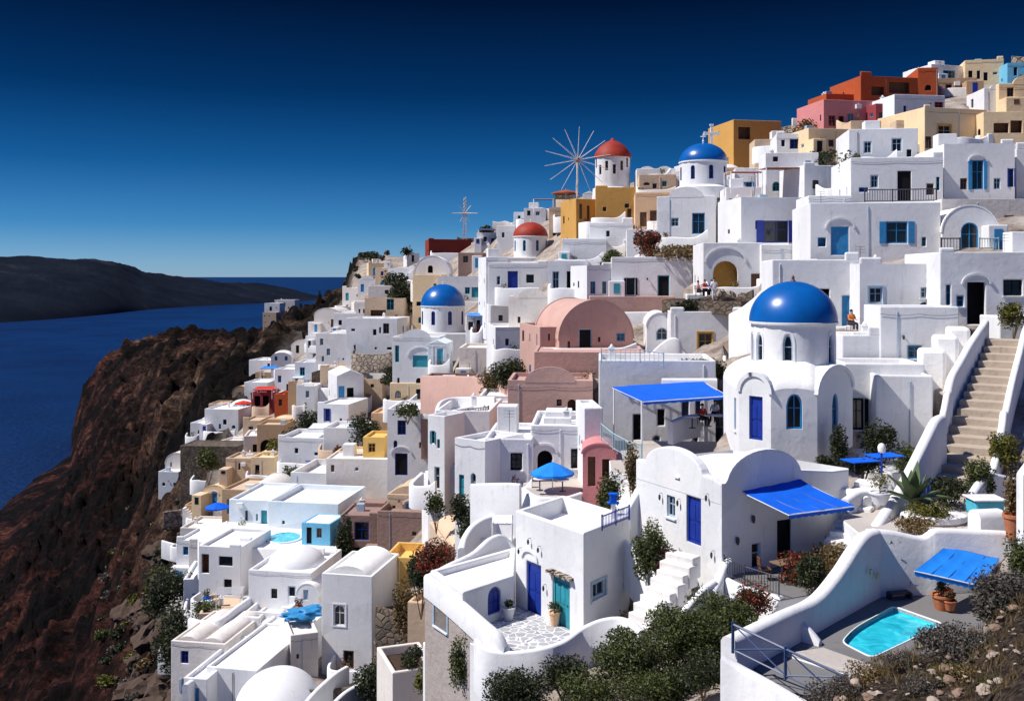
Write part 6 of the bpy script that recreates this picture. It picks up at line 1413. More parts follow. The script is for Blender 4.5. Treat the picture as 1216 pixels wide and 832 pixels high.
# lattice cross-shaped mill on the skyline
c = P(552, 281, 222); t = thing('lattice_cross', c, 'pale lattice cross mast on the skyline above the red-brown house', 'mast'); b = MB(); hh = 8.8
for sx in (-.35, .35):
    for sy in (-.35, .35): b.tube([(sx, sy, -1), (sx*.5, sy*.5, hh)], .12, 4)
for i in range(11): z = i*.8; b.tube([(-.35, -.3, z), (.35, -.3, z+.8)], .05, 4); b.tube([(.35, -.3, z), (-.35, -.3, z+.8)], .05, 4)
b.build('mast', 'offwhite', t)
for a in (0, PI, .9, PI-.9, PI/2, -PI/3, PI+PI/3): b = MB(); b.tube([(0, -.3, 5.2), (math.cos(a)*(2.9 if a in (0, PI) else 2.2), -.3, 5.2+math.sin(a)*2.2)], .16 if a in (0, PI) else .07, 5, .07); b.build('arm', 'offwhite', t)
# ---- awnings, pergolas, canopies
FZ = -10.7
platform('railed white terrace under the blue canvas pergola', [(5.4, 54.5), (10.0, 52.0), (11.5, 55.5), (14.3, 60), (14.2, 64.5), (6.2, 65)], FZ, -15, top='floor')
A_, B_, C_, D_ = P(745, 456, 65.2), P(862, 461, 63.5), P(866, 470, 56.5), P(764, 474, 56.0)
awning('large royal blue canvas pergola over the railed white terrace', (P(727, 459, 64.5), P(835, 452, 64.8), P(866, 469, 57.5), P(764, 476, 56.2)), 'canvasb', name='pergola', sag=.25, poles=(P(762, 476, 56.3), P(729, 462, 63)), zfloor=FZ)
railing('grey-blue iron railing on the terrace beneath the blue canvas pergola', [P(714, 522, 59.5), P(728, 534, 57.5), P(748, 545, 55.8), P(762, 548, 54.8)], .95, 'railw', .16, th=.022)
pergs = [('red-roofed wooden pergola beside the second blue dome', 868, 905, 203, 222, 96, 'canvasr'), ('brown slatted pergola on the white terrace below the long white wall', 910, 956, 198, 218, 98, 'canvasbr'),
         ('small bright blue canopy on the far left slope', 309, 327, 437, 448, 214, 'canvass'), ('red awning over the red tavern front', 300, 323, 462, 470, 192, 'canvasr'),
         ('turquoise flat awning right of the third blue dome', 554, 580, 374, 382, 131, 'canvass'), ('rust-brown flat canopy on the skyline left of the big wheel', 634, 657, 236, 248, 158, 'canvasbr'),
         ('grey-green flat canopy on the far skyline', 611, 624, 252, 258, 176, 'railw'), ('dark blue awning on the white skyline house', 568, 590, 272, 277, 193, 'canvasb'),
         ('pale blue open porch on the lower left white cube', 366, 396, 508, 520, 139, 'blueish'), ('white canvas pergola above the annex parapet', 585, 608, 620, 640, 53, 'canvasw')]
for l, x0, x1, y0, y1, D, m in pergs:
    a, b = P(x0, y0, D), P(x1, y0, D); w = (b-a).length; dd = min(4, w); c_, d_ = b+V((.0, dd, .15)), a+V((0, dd, .15)); zf = ztop(y1, D)-.6
    awning(l, (d_, c_, b, a), m, name='canopy', sag=.08, poles=(a, b, c_, d_), zfloor=zf)
railing('wide black iron balcony railing on the balcony house', [P(1027, 240, 85), P(1060, 240, 84.5), P(1112, 239, 84)], 1.05, 'iron', .2, th=.03)
wall('balcony ledge under the wide black railing', [P(1014, 241, 84.8), P(1060, 240, 84.3), P(1114, 239.5, 83.8)], t=.9, raw=True, drop=1.0, n=2)
railing('dark railing beside the sky blue arched chapel door', [P(1118, 299, 74.5), P(1140, 299, 74.3)], 1.0, 'iron', .2, th=.03)
railing('pale railing right of the sky blue arched chapel door', [P(1163, 299, 74.3), P(1186, 299, 74.3)], 1.0, 'railw', .2, th=.03)
# parasols
umbrella('bright blue parasol in front of the arched alcove door', P(656, 581, 60.2), 1.32, 'canvass', h=1.05, pitch=.62)
umbrella('red parasol on the tavern terrace of the left slope', P(289, 488, 196), 1.75, 'canvasr', 1.6)
umbrella('royal blue umbrella on the rocks left of the blue-shaded house', P(258, 614, 112), 1.35, 'canvasb', 1.2)
umbrella('rust-red parasol on the skyline next to the wheel mast', P(672, 247, 146), 2.1, 'canvasbr', 2.2)
wall('round white terrace wall around the bright blue parasol', [P(621, 578, 58.6), P(636, 588, 57.4), P(652, 590, 57.0), P(670, 590, 57.2), P(690, 584, 58.4)], t=.35, raw=True, drop=3)
platform('white parasol terrace in front of the arched alcove door', [(P(621, 0, 58.6).x, 58.6), (P(636, 0, 57.4).x, 57.4), (P(670, 0, 57.2).x, 57.2), (P(694, 0, 58.4).x, 58.4), (4.6, 64), (.7, 64)], -13.0, -17, top='floor')
for i, (x, y) in enumerate(((641, 582), (668, 583))): table(['white table left under the bright blue parasol', 'white table right under the bright blue parasol'][i], P(x, y, 59.4), .4)
# turquoise pool terrace on the left
zp = ztop(645, 100)
pl_ = [(P(236, 0, 101).x, 101), (P(270, 0, 98.5).x, 98.5), (P(330, 0, 97.5).x, 97.5), (P(400, 0, 97).x, 97), (P(402, 0, 106).x, 106), (P(270, 0, 109).x, 109), (P(238, 0, 107).x, 107)]
platform('broad white terrace holding the turquoise pool', pl_, zp, zp-4, top='roof', name='pool_deck')
def flatpool(label, pts, z, par=.0):
    t = thing('pool', (pts[0][0], pts[0][1], z), label, 'pool'); q = [(p[0]-pts[0][0], p[1]-pts[0][1]) for p in pts]; b = MB(); b.prism(q, .02, .1); b.build('water', 'pool', t)
    cx = sum(p[0] for p in q)/len(q); cy = sum(p[1] for p in q)/len(q); c = MB(); co = [(cx+(p[0]-cx)*1.13, cy+(p[1]-cy)*1.13) for p in q]
    for i in range(len(q)): j = (i+1) % len(q); c.quad((*q[i], .14), (*q[j], .14), (*co[j], .14), (*co[i], .14)); c.quad((*co[i], .14), (*co[j], .14), (*co[j], 0), (*co[i], 0)); c.quad((*q[i], .14), (*q[j], .14), (*q[j], .05), (*q[i], .05))
    c.build('rim', 'white', t)
def ell(px, py, z, rx, ry, n=16): c = Pz(px, py, z); return [(c.x+rx*math.cos(2*PI*i/n), c.y+ry*math.sin(2*PI*i/n)) for i in range(n)]
flatpool('oval turquoise pool below the long blue-shaded house', ell(338, 639, zp, 1.6, 2.0), zp)
flatpool('pale turquoise wading pool with white steps on the left terrace', ell(291, 637, zp, 1.5, 1.8), zp)
wall('low curving parapet around the turquoise pool terrace', [P(240, 630, 106), P(237, 638, 103), P(244, 646, 100.2), P(270, 651, 98.3), P(302, 650, 97.7), P(330, 650, 97.2), P(385, 650, 96.8)], t=.4, raw=True, drop=4)
t = thing('dome_roof', P(330, 840, 73), 'big low white dome roof at the bottom left edge', 'dome'); b = MB(); b.lathe([(3.1*math.cos(PI/2*i/14*.99), 2.75*math.sin(PI/2*i/14*.99)) for i in range(15)], (0, 0, 0), 40, 1, 1.25); b.build('dome', 'white', t, smooth=80); b = MB(); b.lathe([(3.3, -4), (3.3, -.1), (3.15, .12)], (0, 0, 0), 40, 1, 1.25); b.build('drum', 'white', t, smooth=50)
FOOT.append((284, 376, 792, 850, 70))
# blue tarpaulin
t = thing('tarpaulin', P(362, 727, 85), 'crumpled blue tarpaulin heap beside the tall tower house', 'tarpaulin', .5); b = MB(); bm = bmesh.new(); bmesh.ops.create_icosphere(bm, subdivisions=4, radius=1)
for v in bm.verts: k = 1+.75*noise.noise(v.co*1.9)+.2*noise.noise(v.co*5); v.co = V((v.co.x*1.6*k, v.co.y*1.1*k, v.co.z*.4*k))
b.v = [tuple(v.co) for v in bm.verts]; b.f = [tuple(x.index for x in f.verts) for f in bm.faces]; bm.free(); b.build('cover', 'sky', t, smooth=60)
# rubble garden with people under the ochre gateway
platform('rubble-walled garden terrace below the ochre arched gateway', [(P(786, 0, 84).x, 84), (P(880, 0, 78).x, 78), (P(905, 0, 84).x, 84), (P(880, 0, 90).x, 90), (P(800, 0, 90).x, 90)], ztop(357, 81), ztop(374, 79), mat='stonewall', top='soil')
bush('dark ivy hanging over the rubble garden wall', 826, 362, 81.5, 2.6, .6, 'leafd', ry=.5, z=ztop(372, 81))
for l, x, y, D, rz, tp, bt, ps in (('person in a red top sitting at the rubble garden table', 837, 351, 82.5, .6, 'cl_red', 'cl_dark', 'sit'), ('person in a blue top sitting in the rubble garden', 845, 351, 83.2, -.4, 'cl_blue', 'cl_dark', 'sit'),
    ('person in a pink top sitting left in the rubble garden', 829, 352, 82.8, 1.2, 'cl_pink', 'cl_dark', 'sit'), ('person in a pale dress standing at the rubble garden wall', 848, 356, 80.6, .2, 'cl_white', 'cl_white', 'stand'),
    ('person in an orange top by the sky blue door behind the big dome', 1011, 392, 64.5, .3, 'cl_orange', 'cl_dark', 'sit'),
    ('person in a red top seated beside the tables under the blue canvas pergola', 834, 505, 60.5, .5, 'cl_red', 'cl_dark', 'sit'), ('person in a white shirt seated under the right end of the blue canvas pergola', 849, 500, 61.2, -.5, 'cl_white', 'cl_dark', 'sit')):
    p = P(x, y, D)
    if ps == 'sit': s = chair('wooden chair of the '+' '.join(l.split()[:6]), p, rz+PI*0, 'brownp', 'chairs people sit on')
    person(l, (p.x, p.y, p.z-(.05 if ps == 'sit' else 0)), rz, tp, bt, ps)
table('pale table with dishes in the rubble garden', P(840, 352, 82.2), .5, .72, 'canvasw')
rn = random.Random(11)
for i in range(9):
    x = rn.uniform(852, 882); D = rn.uniform(80, 84); s = rn.uniform(.25, .5); b = MB(); bm = bmesh.new(); bmesh.ops.create_icosphere(bm, subdivisions=2, radius=s)
    for v in bm.verts: v.co *= 1+.4*noise.noise(v.co*2.5+V((i*3, 0, 0)))
    b.v = [tuple(v.co) for v in bm.verts]; b.f = [tuple(x_.index for x_ in f.verts) for f in bm.faces]; bm.free(); ob = b.build('boulder', 'palestone'); ob.location = P(x, 350+rn.uniform(-2, 6), D); tag(ob, 'pale boulder in the heap below the ochre arched gateway', 'rock', 'boulders below the ochre gateway')
for i, (x, y, D) in enumerate(((822, 508, 60.0), (841, 506, 60.5), (855, 507, 59.5))): table(['left table under the blue canvas pergola', 'middle table under the blue canvas pergola', 'right table under the blue canvas pergola'][i], P(x, y, D), .45, .72, 'canvasw', group='tables under the blue canvas pergola')
wall('curved low white bench wall under the blue canvas pergola', [P(796, 500, 60.5), P(812, 494, 61), P(829, 491, 61.5)], t=.5, raw=True, drop=1.4)
wall('hedge planter wall in front of the ochre-framed window', [P(786, 449, 65.0), P(815, 449, 64.9), P(851, 449, 64.8)], t=.5, raw=True, drop=1.2)
bush('long clipped dark green hedge below the ochre-framed window', 819, 440, 68, 3.3, .95, 'leaf', ry=.6, z=ztop(452, 68))
railing('thin white railing on the roof terrace right of the pink vault', [P(714, 431, 66.2), P(760, 431, 65.6), P(788, 436, 65.2)], .9, 'railw', .3, th=.02)
wall('white curving ramp wall beside the arched niche house', [P(768, 425, 80), P(780, 412, 80), P(794, 402, 80), P(805, 402, 80), P(812, 415, 80), P(820, 428, 79.5)], t=.4, raw=True, drop=3)
wall('curving white gable wall sweeping down towards the big blue dome', [P(868, 372, 71), P(880, 366, 70), P(893, 356, 69), P(905, 345, 68.5), P(917, 342, 68)], t=.4, raw=True, drop=4)
wall('dusty pink parapet with a long curve left of the lower pink house', [P(501, 446, 106), P(540, 446, 102), P(575, 449, 98), P(603, 455, 92), P(612, 462, 80)], t=.4, raw=True, drop=4, mat='pink')
railing('black roof railing on the white stepped house', [P(528, 503, 78), P(556, 501, 77.5), P(580, 498, 77)], 1.0, 'iron', .2, th=.03)
wall('white curving parapet on top of the white stepped house', [P(518, 494, 77), P(522, 478, 80), P(535, 472, 83), P(560, 471, 83), P(588, 471, 82)], t=.35, raw=True, drop=3)
wall('white low wall in front of the square black window', [P(560, 574, 59), P(600, 573, 58), P(618, 574, 57.6)], t=.35, raw=True, drop=4)
wall('curving white wall of the upper courtyard behind the annex', [P(548, 650, 54), P(552, 636, 55.5), P(562, 622, 57), P(580, 612, 58), P(605, 610, 58.5), P(614, 618, 58)], t=.4, raw=True, drop=3)
# ------------------------------------------------------------------ more garden walls, plants and the small cubes between the listed houses
LM = [('big blue-domed church', 940, 430, 52), ('vaulted house with the blue door', 825, 600, 42), ('front white house', 680, 670, 44), ('pink barrel-vaulted house', 706, 388, 85),
      ('ochre-framed window', 837, 405, 80), ('second blue dome', 835, 185, 106), ('red-capped windmill', 728, 200, 138), ('dark red dome', 630, 275, 146), ('third blue dome', 526, 350, 128),
      ('white half dome', 512, 320, 168), ('lattice cross', 552, 262, 222), ('orange skyline house', 1060, 105, 126), ('ochre skyline cube', 900, 155, 126), ('sky blue chapel door', 1151, 282, 76), ('balcony house', 1070, 215, 87),
      ('broad stone stair', 1150, 480, 52), ('blue parasol', 656, 560, 60), ('tall house with the royal blue window', 486, 530, 112), ('turquoise pool', 338, 638, 100), ('tall tower house', 415, 740, 83),
      ('domed house', 335, 700, 92), ('red tavern', 310, 475, 194), ('tan arched house', 320, 525, 160), ('gabled house', 415, 465, 152), ('ivy-covered tower', 378, 458, 172), ('big flat roof', 290, 780, 80),
      ('royal blue double door', 430, 630, 101), ('blue canvas pergola', 795, 463, 60), ('ochre arched gateway', 861, 328, 87), ('pale teal double door', 788, 340, 98), ('yellow courtyard house', 474, 678, 88), ('brown parasols', 660, 240, 150),
      ('rose house', 1010, 135, 118), ('teal-doored vaulted house', 560, 345, 141), ('big wheel', 686, 190, 133), ('lower pink house', 650, 475, 73), ('grey-white retaining house', 584, 430, 118)]
def rel(px, py, k=0):
    q = sorted(LM, key=lambda m: math.hypot(m[1]-px, m[2]-py))[k]; dx = px-q[1]; dy = py-q[2]
    d = ('left of' if dx < 0 else 'right of') if abs(dx) > 2.2*abs(dy) else (('above' if dy < 0 else 'below') if abs(dy) > 2.2*abs(dx) else (('above and left of' if dx < 0 else 'above and right of') if dy < 0 else ('below and left of' if dx < 0 else 'below and right of')))
    return f'{d} the {q[0]}'
def ulabel(cands, px, py):
    for k in (0, 1):
        for c in cands:
            for t in (f'{c} {rel(px, py, k)}',):
                if len(t.split()) <= 16 and t not in LABELS: return t
    for c in cands:
        q = sorted(LM, key=lambda m: math.hypot(m[1]-px, m[2]-py)); t = f'{c} between the {q[0][0]} and the {q[1][0]}'
        if len(t.split()) <= 16 and t not in LABELS: return t
    return None
CELL = 6; cov = {}
def cells(r, sh=0): return [(i, j) for i in range(int((r[0]+sh)//CELL), int((r[1]-sh)//CELL)+1) for j in range(int((r[2]+sh)//CELL), int((r[3]-sh)//CELL)+1)]
for r in FOOT:
    for c in cells(r): cov[c] = min(cov.get(c, 1e9), r[4])
rn = random.Random(21)
def free(rect, D):
    cs = cells(rect); bad = sum(1 for c in cs if c in cov and cov[c] >= D-1); hid = sum(1 for c in cs if c in cov and cov[c] < D-1)
    return bad <= .06*len(cs) and hid <= .72*len(cs)
cnt = 0
for it in range(14000):
    if cnt >= 190: break
    D = math.exp(rn.uniform(math.log(52), math.log(255))); px = rn.uniform(230, 1240)
    lbx = np.interp(D, [52, 60, 78, 100, 130, 170, 200, 240, 258, 330], [560, 480, 230, 235, 225, 215, 245, 300, 380, 470])
    if px < lbx: continue
    X = (px-CX)/F*D; zz = ground(X, D); yb = HY-F*zz/D
    if ground(X*1.06, D*1.06)/D/1.06 < zz/D-.004: continue          # behind the crest
    if 150 < D and px > 470 and ground(X*1.12, D*1.12)/(D*1.12) < zz/D: pass
    W = rn.uniform(3, 6.6); hh = rn.choice([2.4, 2.7, 2.9, 3.1, 3.3, 3.4, 5.2]); w = W*F/D; yt = yb-hh*F/D
    if yt < np.interp(px, [400, 500, 560, 640, 700, 760, 860, 870, 960, 985, 1025, 1110, 1240], [304, 298, 276, 248, 236, 210, 205, 160, 150, 128, 112, 92, 84]): continue
    rect = (px-w/2, px+w/2, yt, yb)
    if (yb > 700 and px > 560) or (yb > 655 and 400 < px+w/2 and px-w/2 < 530): continue
    if px > 760 and yb > 430: continue
    if yb > 590 and px < 530 and rn.random() < .75: continue
    if not free(rect, D): continue
    col = rn.choices(['white', 'blueish', 'offwhite', 'cream', 'tan2', 'peach', 'mauve', 'tan'], [56, 5, 14, 7, 9, 2, 3, 4])[0]
    if D < 90: col = rn.choice(['white', 'white', 'offwhite', 'tan2'])
    top = rn.choices(['flat', 'barrel', 'hump', 'lowbarrel', 'vaults', 'gable', 'dome'], [60, 6, 8, 6, 6, 3, 2])[0]
    cn = {'white': 'white', 'blueish': 'pale blue', 'offwhite': 'off-white', 'cream': 'cream', 'tan2': 'tan', 'peach': 'peach', 'mauve': 'mauve-brown', 'tan': 'dark tan'}[col]
    tn = {'flat': 'flat-roofed', 'barrel': 'round-vaulted', 'hump': 'curve-gabled', 'lowbarrel': 'low-vaulted', 'vaults': 'many-vaulted', 'gable': 'pointed-gable', 'dome': 'small-domed'}[top]
    sz = ('wide ' if W > 5.6 else 'narrow ' if W < 4 else '')+('two-storey ' if hh > 4 else 'low ' if hh < 3 else '')
    lb = ulabel([f'{sz}{cn} {tn} house', f'{sz}{cn} {tn} house with small windows', f'plain {sz}{cn} {tn} house', f'plastered {sz}{cn} {tn} house'], px, yb-hh/2*F/D)
    if not lb: continue
    random.seed(it)
    house(lb, rect[0], rect[1], rect[2], rect[3], rn.choice([6, 8, 10, 4, -8, -14, 14]), rn.uniform(5, 8), col, '', top=top, D=D, rand=True, name={'white': 'white_house', 'blueish': 'pale_blue_house', 'offwhite': 'off_white_house', 'cream': 'cream_house', 'tan2': 'tan_house', 'peach': 'peach_house', 'mauve': 'brown_house', 'tan': 'tan_house'}[col])
    for c in cells(rect): cov[c] = min(cov.get(c, 1e9), D)
    cnt += 1
print('FILL', cnt)
# far white cluster on the outcrop and tiny far cubes on the ridge
random.seed(99)
# garden walls following the contours in what is still bare
wc = 0
for it in range(3000):
    if wc >= 70: break
    D = math.exp(rn.uniform(math.log(50), math.log(230))); px = rn.uniform(230, 1230)
    lbx = np.interp(D, [50, 60, 78, 100, 130, 170, 200, 240, 258], [560, 480, 230, 235, 215, 205, 240, 300, 380])
    if px < lbx: continue
    X = (px-CX)/F*D; zz = ground(X, D); yb = HY-F*zz/D
    if (yb > 700 and px > 560) or (px > 740 and yb > 425): continue
    w = rn.uniform(4, 10); wp = w*F/D; rect = (px-wp/2, px+wp/2, yb-1.2*F/D, yb)
    if not free(rect, D): continue
    m = rn.choices(['white', 'stonewall', 'tan2', 'offwhite', 'palestone'], [26, 30, 14, 12, 18])[0]; cn = {'white': 'white', 'stonewall': 'dark dry-stone', 'tan2': 'tan', 'offwhite': 'off-white', 'palestone': 'pale stone'}[m]
    lb = ulabel([f'low {cn} garden wall', f'curving {cn} garden wall', f'short {cn} terrace wall', f'{cn} retaining wall'], px, yb)
    if not lb: continue
    pts = []; hh = rn.uniform(.8, 1.6); sl = rn.uniform(-.35, .35)
    for i in range(5):
        t = i/4-.5; x = X+w*t; y = D+w*t*sl+rn.uniform(-.4, .4); pts.append(V((x, y, ground(X, D)+hh+rn.uniform(-.25, .25)+(.5 if i == 4 else 0))))
    wall(lb, pts, t=.38, raw=True, drop=hh+1.6, mat=m, n=4)
    for c in cells(rect): cov[c] = min(cov.get(c, 1e9), D)
    wc += 1
# low forecourt walls, steps and pots in front of the houses: the layered clutter of the terraces
fc = 0; pc = 0
rq = random.Random(77)
for (ox, oy, exx, exy, eyx, eyy, L_, dp, z0) in list(ALLH):
    if (oy < 96 and ox/oy > .27) or oy < 62 or oy > 240 or rq.random() < .38: continue
    o_ = V((ox, oy, 0)); ex_ = V((exx, exy, 0)); ey_ = V((eyx, eyy, 0)); out = rq.uniform(1.3, 2.6); u0 = rq.uniform(-.6, L_*.3); u1 = rq.uniform(L_*.6, L_+.8); hh = rq.uniform(.55, 1.05)
    mid = o_+ex_*(u0+u1)/2-ey_*out; px = CX+mid.x/mid.y*F; py = HY-(z0+hh)/mid.y*F
    if py > 815 or px > 1215 or px < 200: continue
    m = rq.choices(['white', 'white', 'offwhite', 'palestone', 'tan2'], [60, 10, 14, 8, 8])[0]; cn = {'white': 'white', 'palestone': 'pale stone', 'tan2': 'tan', 'offwhite': 'off-white'}[m]
    lb = ulabel([f'low {cn} forecourt wall', f'{cn} parapet with a rounded end', f'knee-high {cn} terrace parapet', f'small {cn} forecourt wall', f'curved {cn} forecourt parapet'], px, py)
    if not lb: continue
    pts = [o_+ex_*u0-ey_*rq.uniform(0, .6), o_+ex_*(u0+.1)-ey_*out*.8, o_+ex_*(u0+(u1-u0)*.3)-ey_*out, o_+ex_*(u0+(u1-u0)*.75)-ey_*(out+rq.uniform(-.3, .3)), o_+ex_*u1-ey_*out*.85]
    zz_ = [hh+rq.choice([0, .5]), hh, hh+rq.uniform(-.15, .15), hh, hh+rq.choice([0, .4, .8])]
    wall(lb, [V((p.x, p.y, z0+q)) for p, q in zip(pts, zz_)], t=rq.uniform(.25, .38), raw=True, drop=rq.uniform(1.6, 3.2), mat=m, n=4, name='forecourt_wall'); fc += 1
    if rq.random() < .6:
        p = o_+ex_*rq.uniform(u0+.5, max(u0+.6, u1-.4))-ey_*out*.55; px = CX+p.x/p.y*F; py = HY-(z0+.5)/p.y*F
        k = rq.choice(['leaf', 'leafd', 'leafred', 'leafy', 'leafpink', 'leafdry']); kn = {'leaf': 'green', 'leafd': 'dark green', 'leafred': 'red-flowered', 'leafy': 'yellow-green', 'leafpink': 'magenta-flowered', 'leafdry': 'dry brown'}[k]
        lb = ulabel([f'{kn} potted plant', f'small {kn} plant in a pot', f'{kn} terrace pot plant'], px, py)
        if lb: r_ = rq.uniform(.25, .4); pot(lb, (p.x, p.y, z0), r_, r_*1.5, rq.choice(['terracotta', 'white', 'terracotta', 'canvasb']), k, r_*rq.uniform(1.3, 2.4), pn=140, ps=.09); pc += 1
    elif rq.random() < .5:
        p = o_+ex_*rq.uniform(u0+.5, max(u0+.6, u1-.4))-ey_*out*.6; px = CX+p.x/p.y*F; py = HY-(z0+.5)/p.y*F
        k = rq.choice(['canvasw', 'sky', 'wood', 'blue']); kn = {'canvasw': 'white', 'sky': 'sky blue', 'wood': 'wooden', 'blue': 'royal blue'}[k]
        lb = ulabel([f'small {kn} terrace table', f'round {kn} table'], px, py)
        if lb: table(lb, (p.x, p.y, z0), .5, .72, k)
rn2 = random.Random(3)
for i in range(110):
    D = math.exp(rn2.uniform(math.log(78), math.log(190))); lb_ = np.interp(D, [60, 78, 100, 130, 170, 200], [420, 250, 240, 215, 205, 240]); px = lb_-abs(rn2.gauss(0, 42))+12; X = (px-CX)/F*D; s = rn2.choice([.4, .6, .8, 1.1, 1.6, 2.2])
    m = MB(); bm = bmesh.new(); bmesh.ops.create_icosphere(bm, subdivisions=3, radius=s); q = V((rn2.random(), rn2.random(), rn2.random()))*50
    for v in bm.verts: dd = v.co.normalized(); k = 1+.5*noise.noise(dd*1.2+q)+.25*noise.noise(dd*3+q)+.12*noise.noise(dd*8+q); v.co *= k; v.co.z *= .7
    m.v = [tuple(v.co) for v in bm.verts]; m.f = [tuple(v.index for v in f.verts) for f in bm.faces]; bm.free()
    ob = m.build('boulder', 'cliffstone'); ob.location = (X, D, ground(X, D)+s*.1); ob.rotation_euler = (rn2.random(), rn2.random(), rn2.random()*6)
    tag(ob, 'rugged brown boulder on the bare slope along the left edge of the town', 'rock', 'boulders on the cliff slope')
# listed shrubs and trees in the town
for l, px, py, D, rx, rz, m in [
    ('dark shrub at the foot of the tall house with the royal blue window', 432, 505, 131, 2.6, 2.0, 'leafd'),
    ('dark shrub mass on the left slope above the white terraces', 350, 520, 150, 3.0, 2.3, 'leafd'),
    ('second dark shrub mass on the left slope near the porch', 368, 498, 152, 2.3, 2.0, 'leafd'),
    ('yellow-green shrub on the left slope beside the cream cube', 328, 530, 147, 2.0, 1.7, 'leafy'),
    ('olive shrub below the dark stone retaining house', 248, 540, 152, 2.2, 1.5, 'leaf'),
    ('low green shrub on the slope above the blue umbrella', 345, 560, 128, 1.7, 1.0, 'leaf'),
    ('dark shrub in the shadow at the bottom left of the tower house', 455, 815, 70, 2.6, 2.2, 'leafd'),
    ('second dark shrub below the tower house at the bottom edge', 480, 800, 68, 1.8, 1.6, 'leafd'),
    ('dark green bushy cactus beside the grey-brown stuccoed wall', 552, 768, 42.5, .85, 1.0, 'leaf'),
    ('round green shrub in the planter house at the bottom centre', 508, 800, 52, .8, .55, 'leafy'),
    ('dark shrub growing in the lower planter at the bottom centre', 490, 775, 55, .8, .45, 'leafd'),
    ('green shrub on the white planter wall left of the round balcony', 548, 598, 62, .9, .7, 'leafd'),
    ('small yellow-green shrub on the curved planter', 518, 592, 66, .75, .7, 'leaf'),
    ('dark shrub below the narrow house with grey-green shutters', 556, 620, 61, .9, .6, 'leafd'),
    ('flowering shrub bed left of the annex parapet', 520, 655, 58, 1.5, .9, 'leafred'),
    ('dark green shrub bed above the annex parapet', 500, 672, 60, 1.2, 1.0, 'leafd'),
    ('reddish brown shrub heap beside the yellow courtyard house', 484, 712, 68, 1.2, 1.2, 'leafdry'),
    ('green shrub beside the upper whitewashed steps', 722, 575, 50.5, .8, .9, 'leaf'),
    ('ivy climbing the white wall beside the rose arched house', 750, 545, 52, .45, .9, 'leafdry'),
    ('red flowering tree in front of the church nave', 770, 283, 101, 1.8, 1.2, 'leafred'),
    ('dark dry shrub bed on the terrace below the church nave', 806, 297, 99, 3.2, .6, 'leafdry'),
    ('green shrub on the terrace of the two bright blue shutters', 728, 304, 104, 1.6, 1.0, 'leaf'),
    ('shrub bed left of the pink terrace block', 610, 435, 92, 2.6, 1.1, 'leafd'),
    ('brown shrub bed under the large grey-white retaining house', 590, 446, 96, 2.2, 1.0, 'leafdry'),
    ('dark shrub beside the balcony house at its left corner', 1012, 190, 92, 1.2, 1.6, 'leaf'),
    ('dark shrub under the cream house with a curved shaded side', 975, 190, 104, 1.8, 1.3, 'leafd'),
    ('green shrub at the right edge beside the chapel', 1210, 288, 72, 1.1, .8, 'leaf'),
    ('flowering plants in the long low planter at the stairhead', 1203, 368, 57.5, .9, .55, 'leafy'),
    ('bushes on the dark ruin left of the rose house', 955, 150, 120, 2.4, 1.2, 'leafdry'),
    ('lone small tree on the far left skyline', 484, 295, 250, 1.9, .9, 'leafd'),
    ('dark tree beside the blue awning on the far skyline', 578, 271, 200, 1.8, .9, 'leafd'),
    ('shrubs below the third blue dome terrace', 470, 442, 140, 2.5, 1.2, 'leafd'),
    ('dark shrub gap below the white half dome', 478, 345, 172, 3.0, 2.2, 'leafd'),
    ('olive shrub on the rocks left of the white half dome', 470, 330, 190, 3.4, 1.6, 'leafd'),
    ('dark ivy beside the brown house front with the royal blue double door', 410, 630, 99, 1.0, 2.4, 'leafd'),
    ('small potted olive on the lower left planter', 245, 718, 92, 1.6, .6, 'leaf'),
    ('dark shrub on the cliff edge left of the lower white house', 200, 690, 105, 2.8, 2.0, 'leafd'),
    ('olive shrub on the cliff below the lower white planter', 212, 745, 92, 2.8, 2.2, 'leafd'),
    ('red geraniums near the pale blue porch', 402, 533, 126, .9, .6, 'leafred'),
    ('scrub on the outcrop skyline', 440, 304, 305, 4, 1.6, 'leafd'),
    ('green plants on the roof of the tall house with the blue window', 484, 482, 111, 1.6, .6, 'leaf')]:
    bush(l, px, py, D, rx, rz, m)
# scattered scrub, one tuft each
bc = 0
for it in range(6000):
    if bc >= 150: break
    D = math.exp(rn.uniform(math.log(50), math.log(300))); px = rn.uniform(120, 1230); X = (px-CX)/F*D; zz = ground(X, D); yb = HY-F*zz/D
    if yb > 840 or (px > 740 and yb > 425) or (yb > 700 and px > 560): continue
    s = rn.uniform(.6, 1.9); rect = (px-s*F/D, px+s*F/D, yb-s*F/D, yb)
    if not free(rect, D) or sum(c in cov for c in cells(rect)) > .45*len(cells(rect)): continue
    m = rn.choice(['leaf', 'leafd', 'leafd', 'leafdry', 'leafgrey', 'leafy']); cn = {'leaf': 'green', 'leafd': 'dark green', 'leafdry': 'dry brown', 'leafgrey': 'grey', 'leafy': 'yellow-green'}[m]
    lb = ulabel([f'{cn} scrub tuft', f'{"big" if s > 1 else "small"} {cn} shrub', f'low {cn} plant', f'rounded {cn} plant'], px, yb)
    if not lb: continue
    bush(lb, px, yb-s*.5*F/D, D, s, s*.7, m, name='shrub'); bc += 1
    for c in cells(rect): cov[c] = min(cov.get(c, 1e9), D)
wall('curving white planter wall on the cliff edge at the lower left', [P(226, 733, 88), P(240, 736, 86.5), P(262, 733, 85.5), P(280, 720, 88), P(300, 706, 92)], t=.5, raw=True, drop=1.1)
wall('long white wall running down along the big flat roof', [P(285, 752, 90), P(262, 775, 83), P(240, 797, 77.5), P(220, 812, 74)], t=.5, raw=True, drop=4)
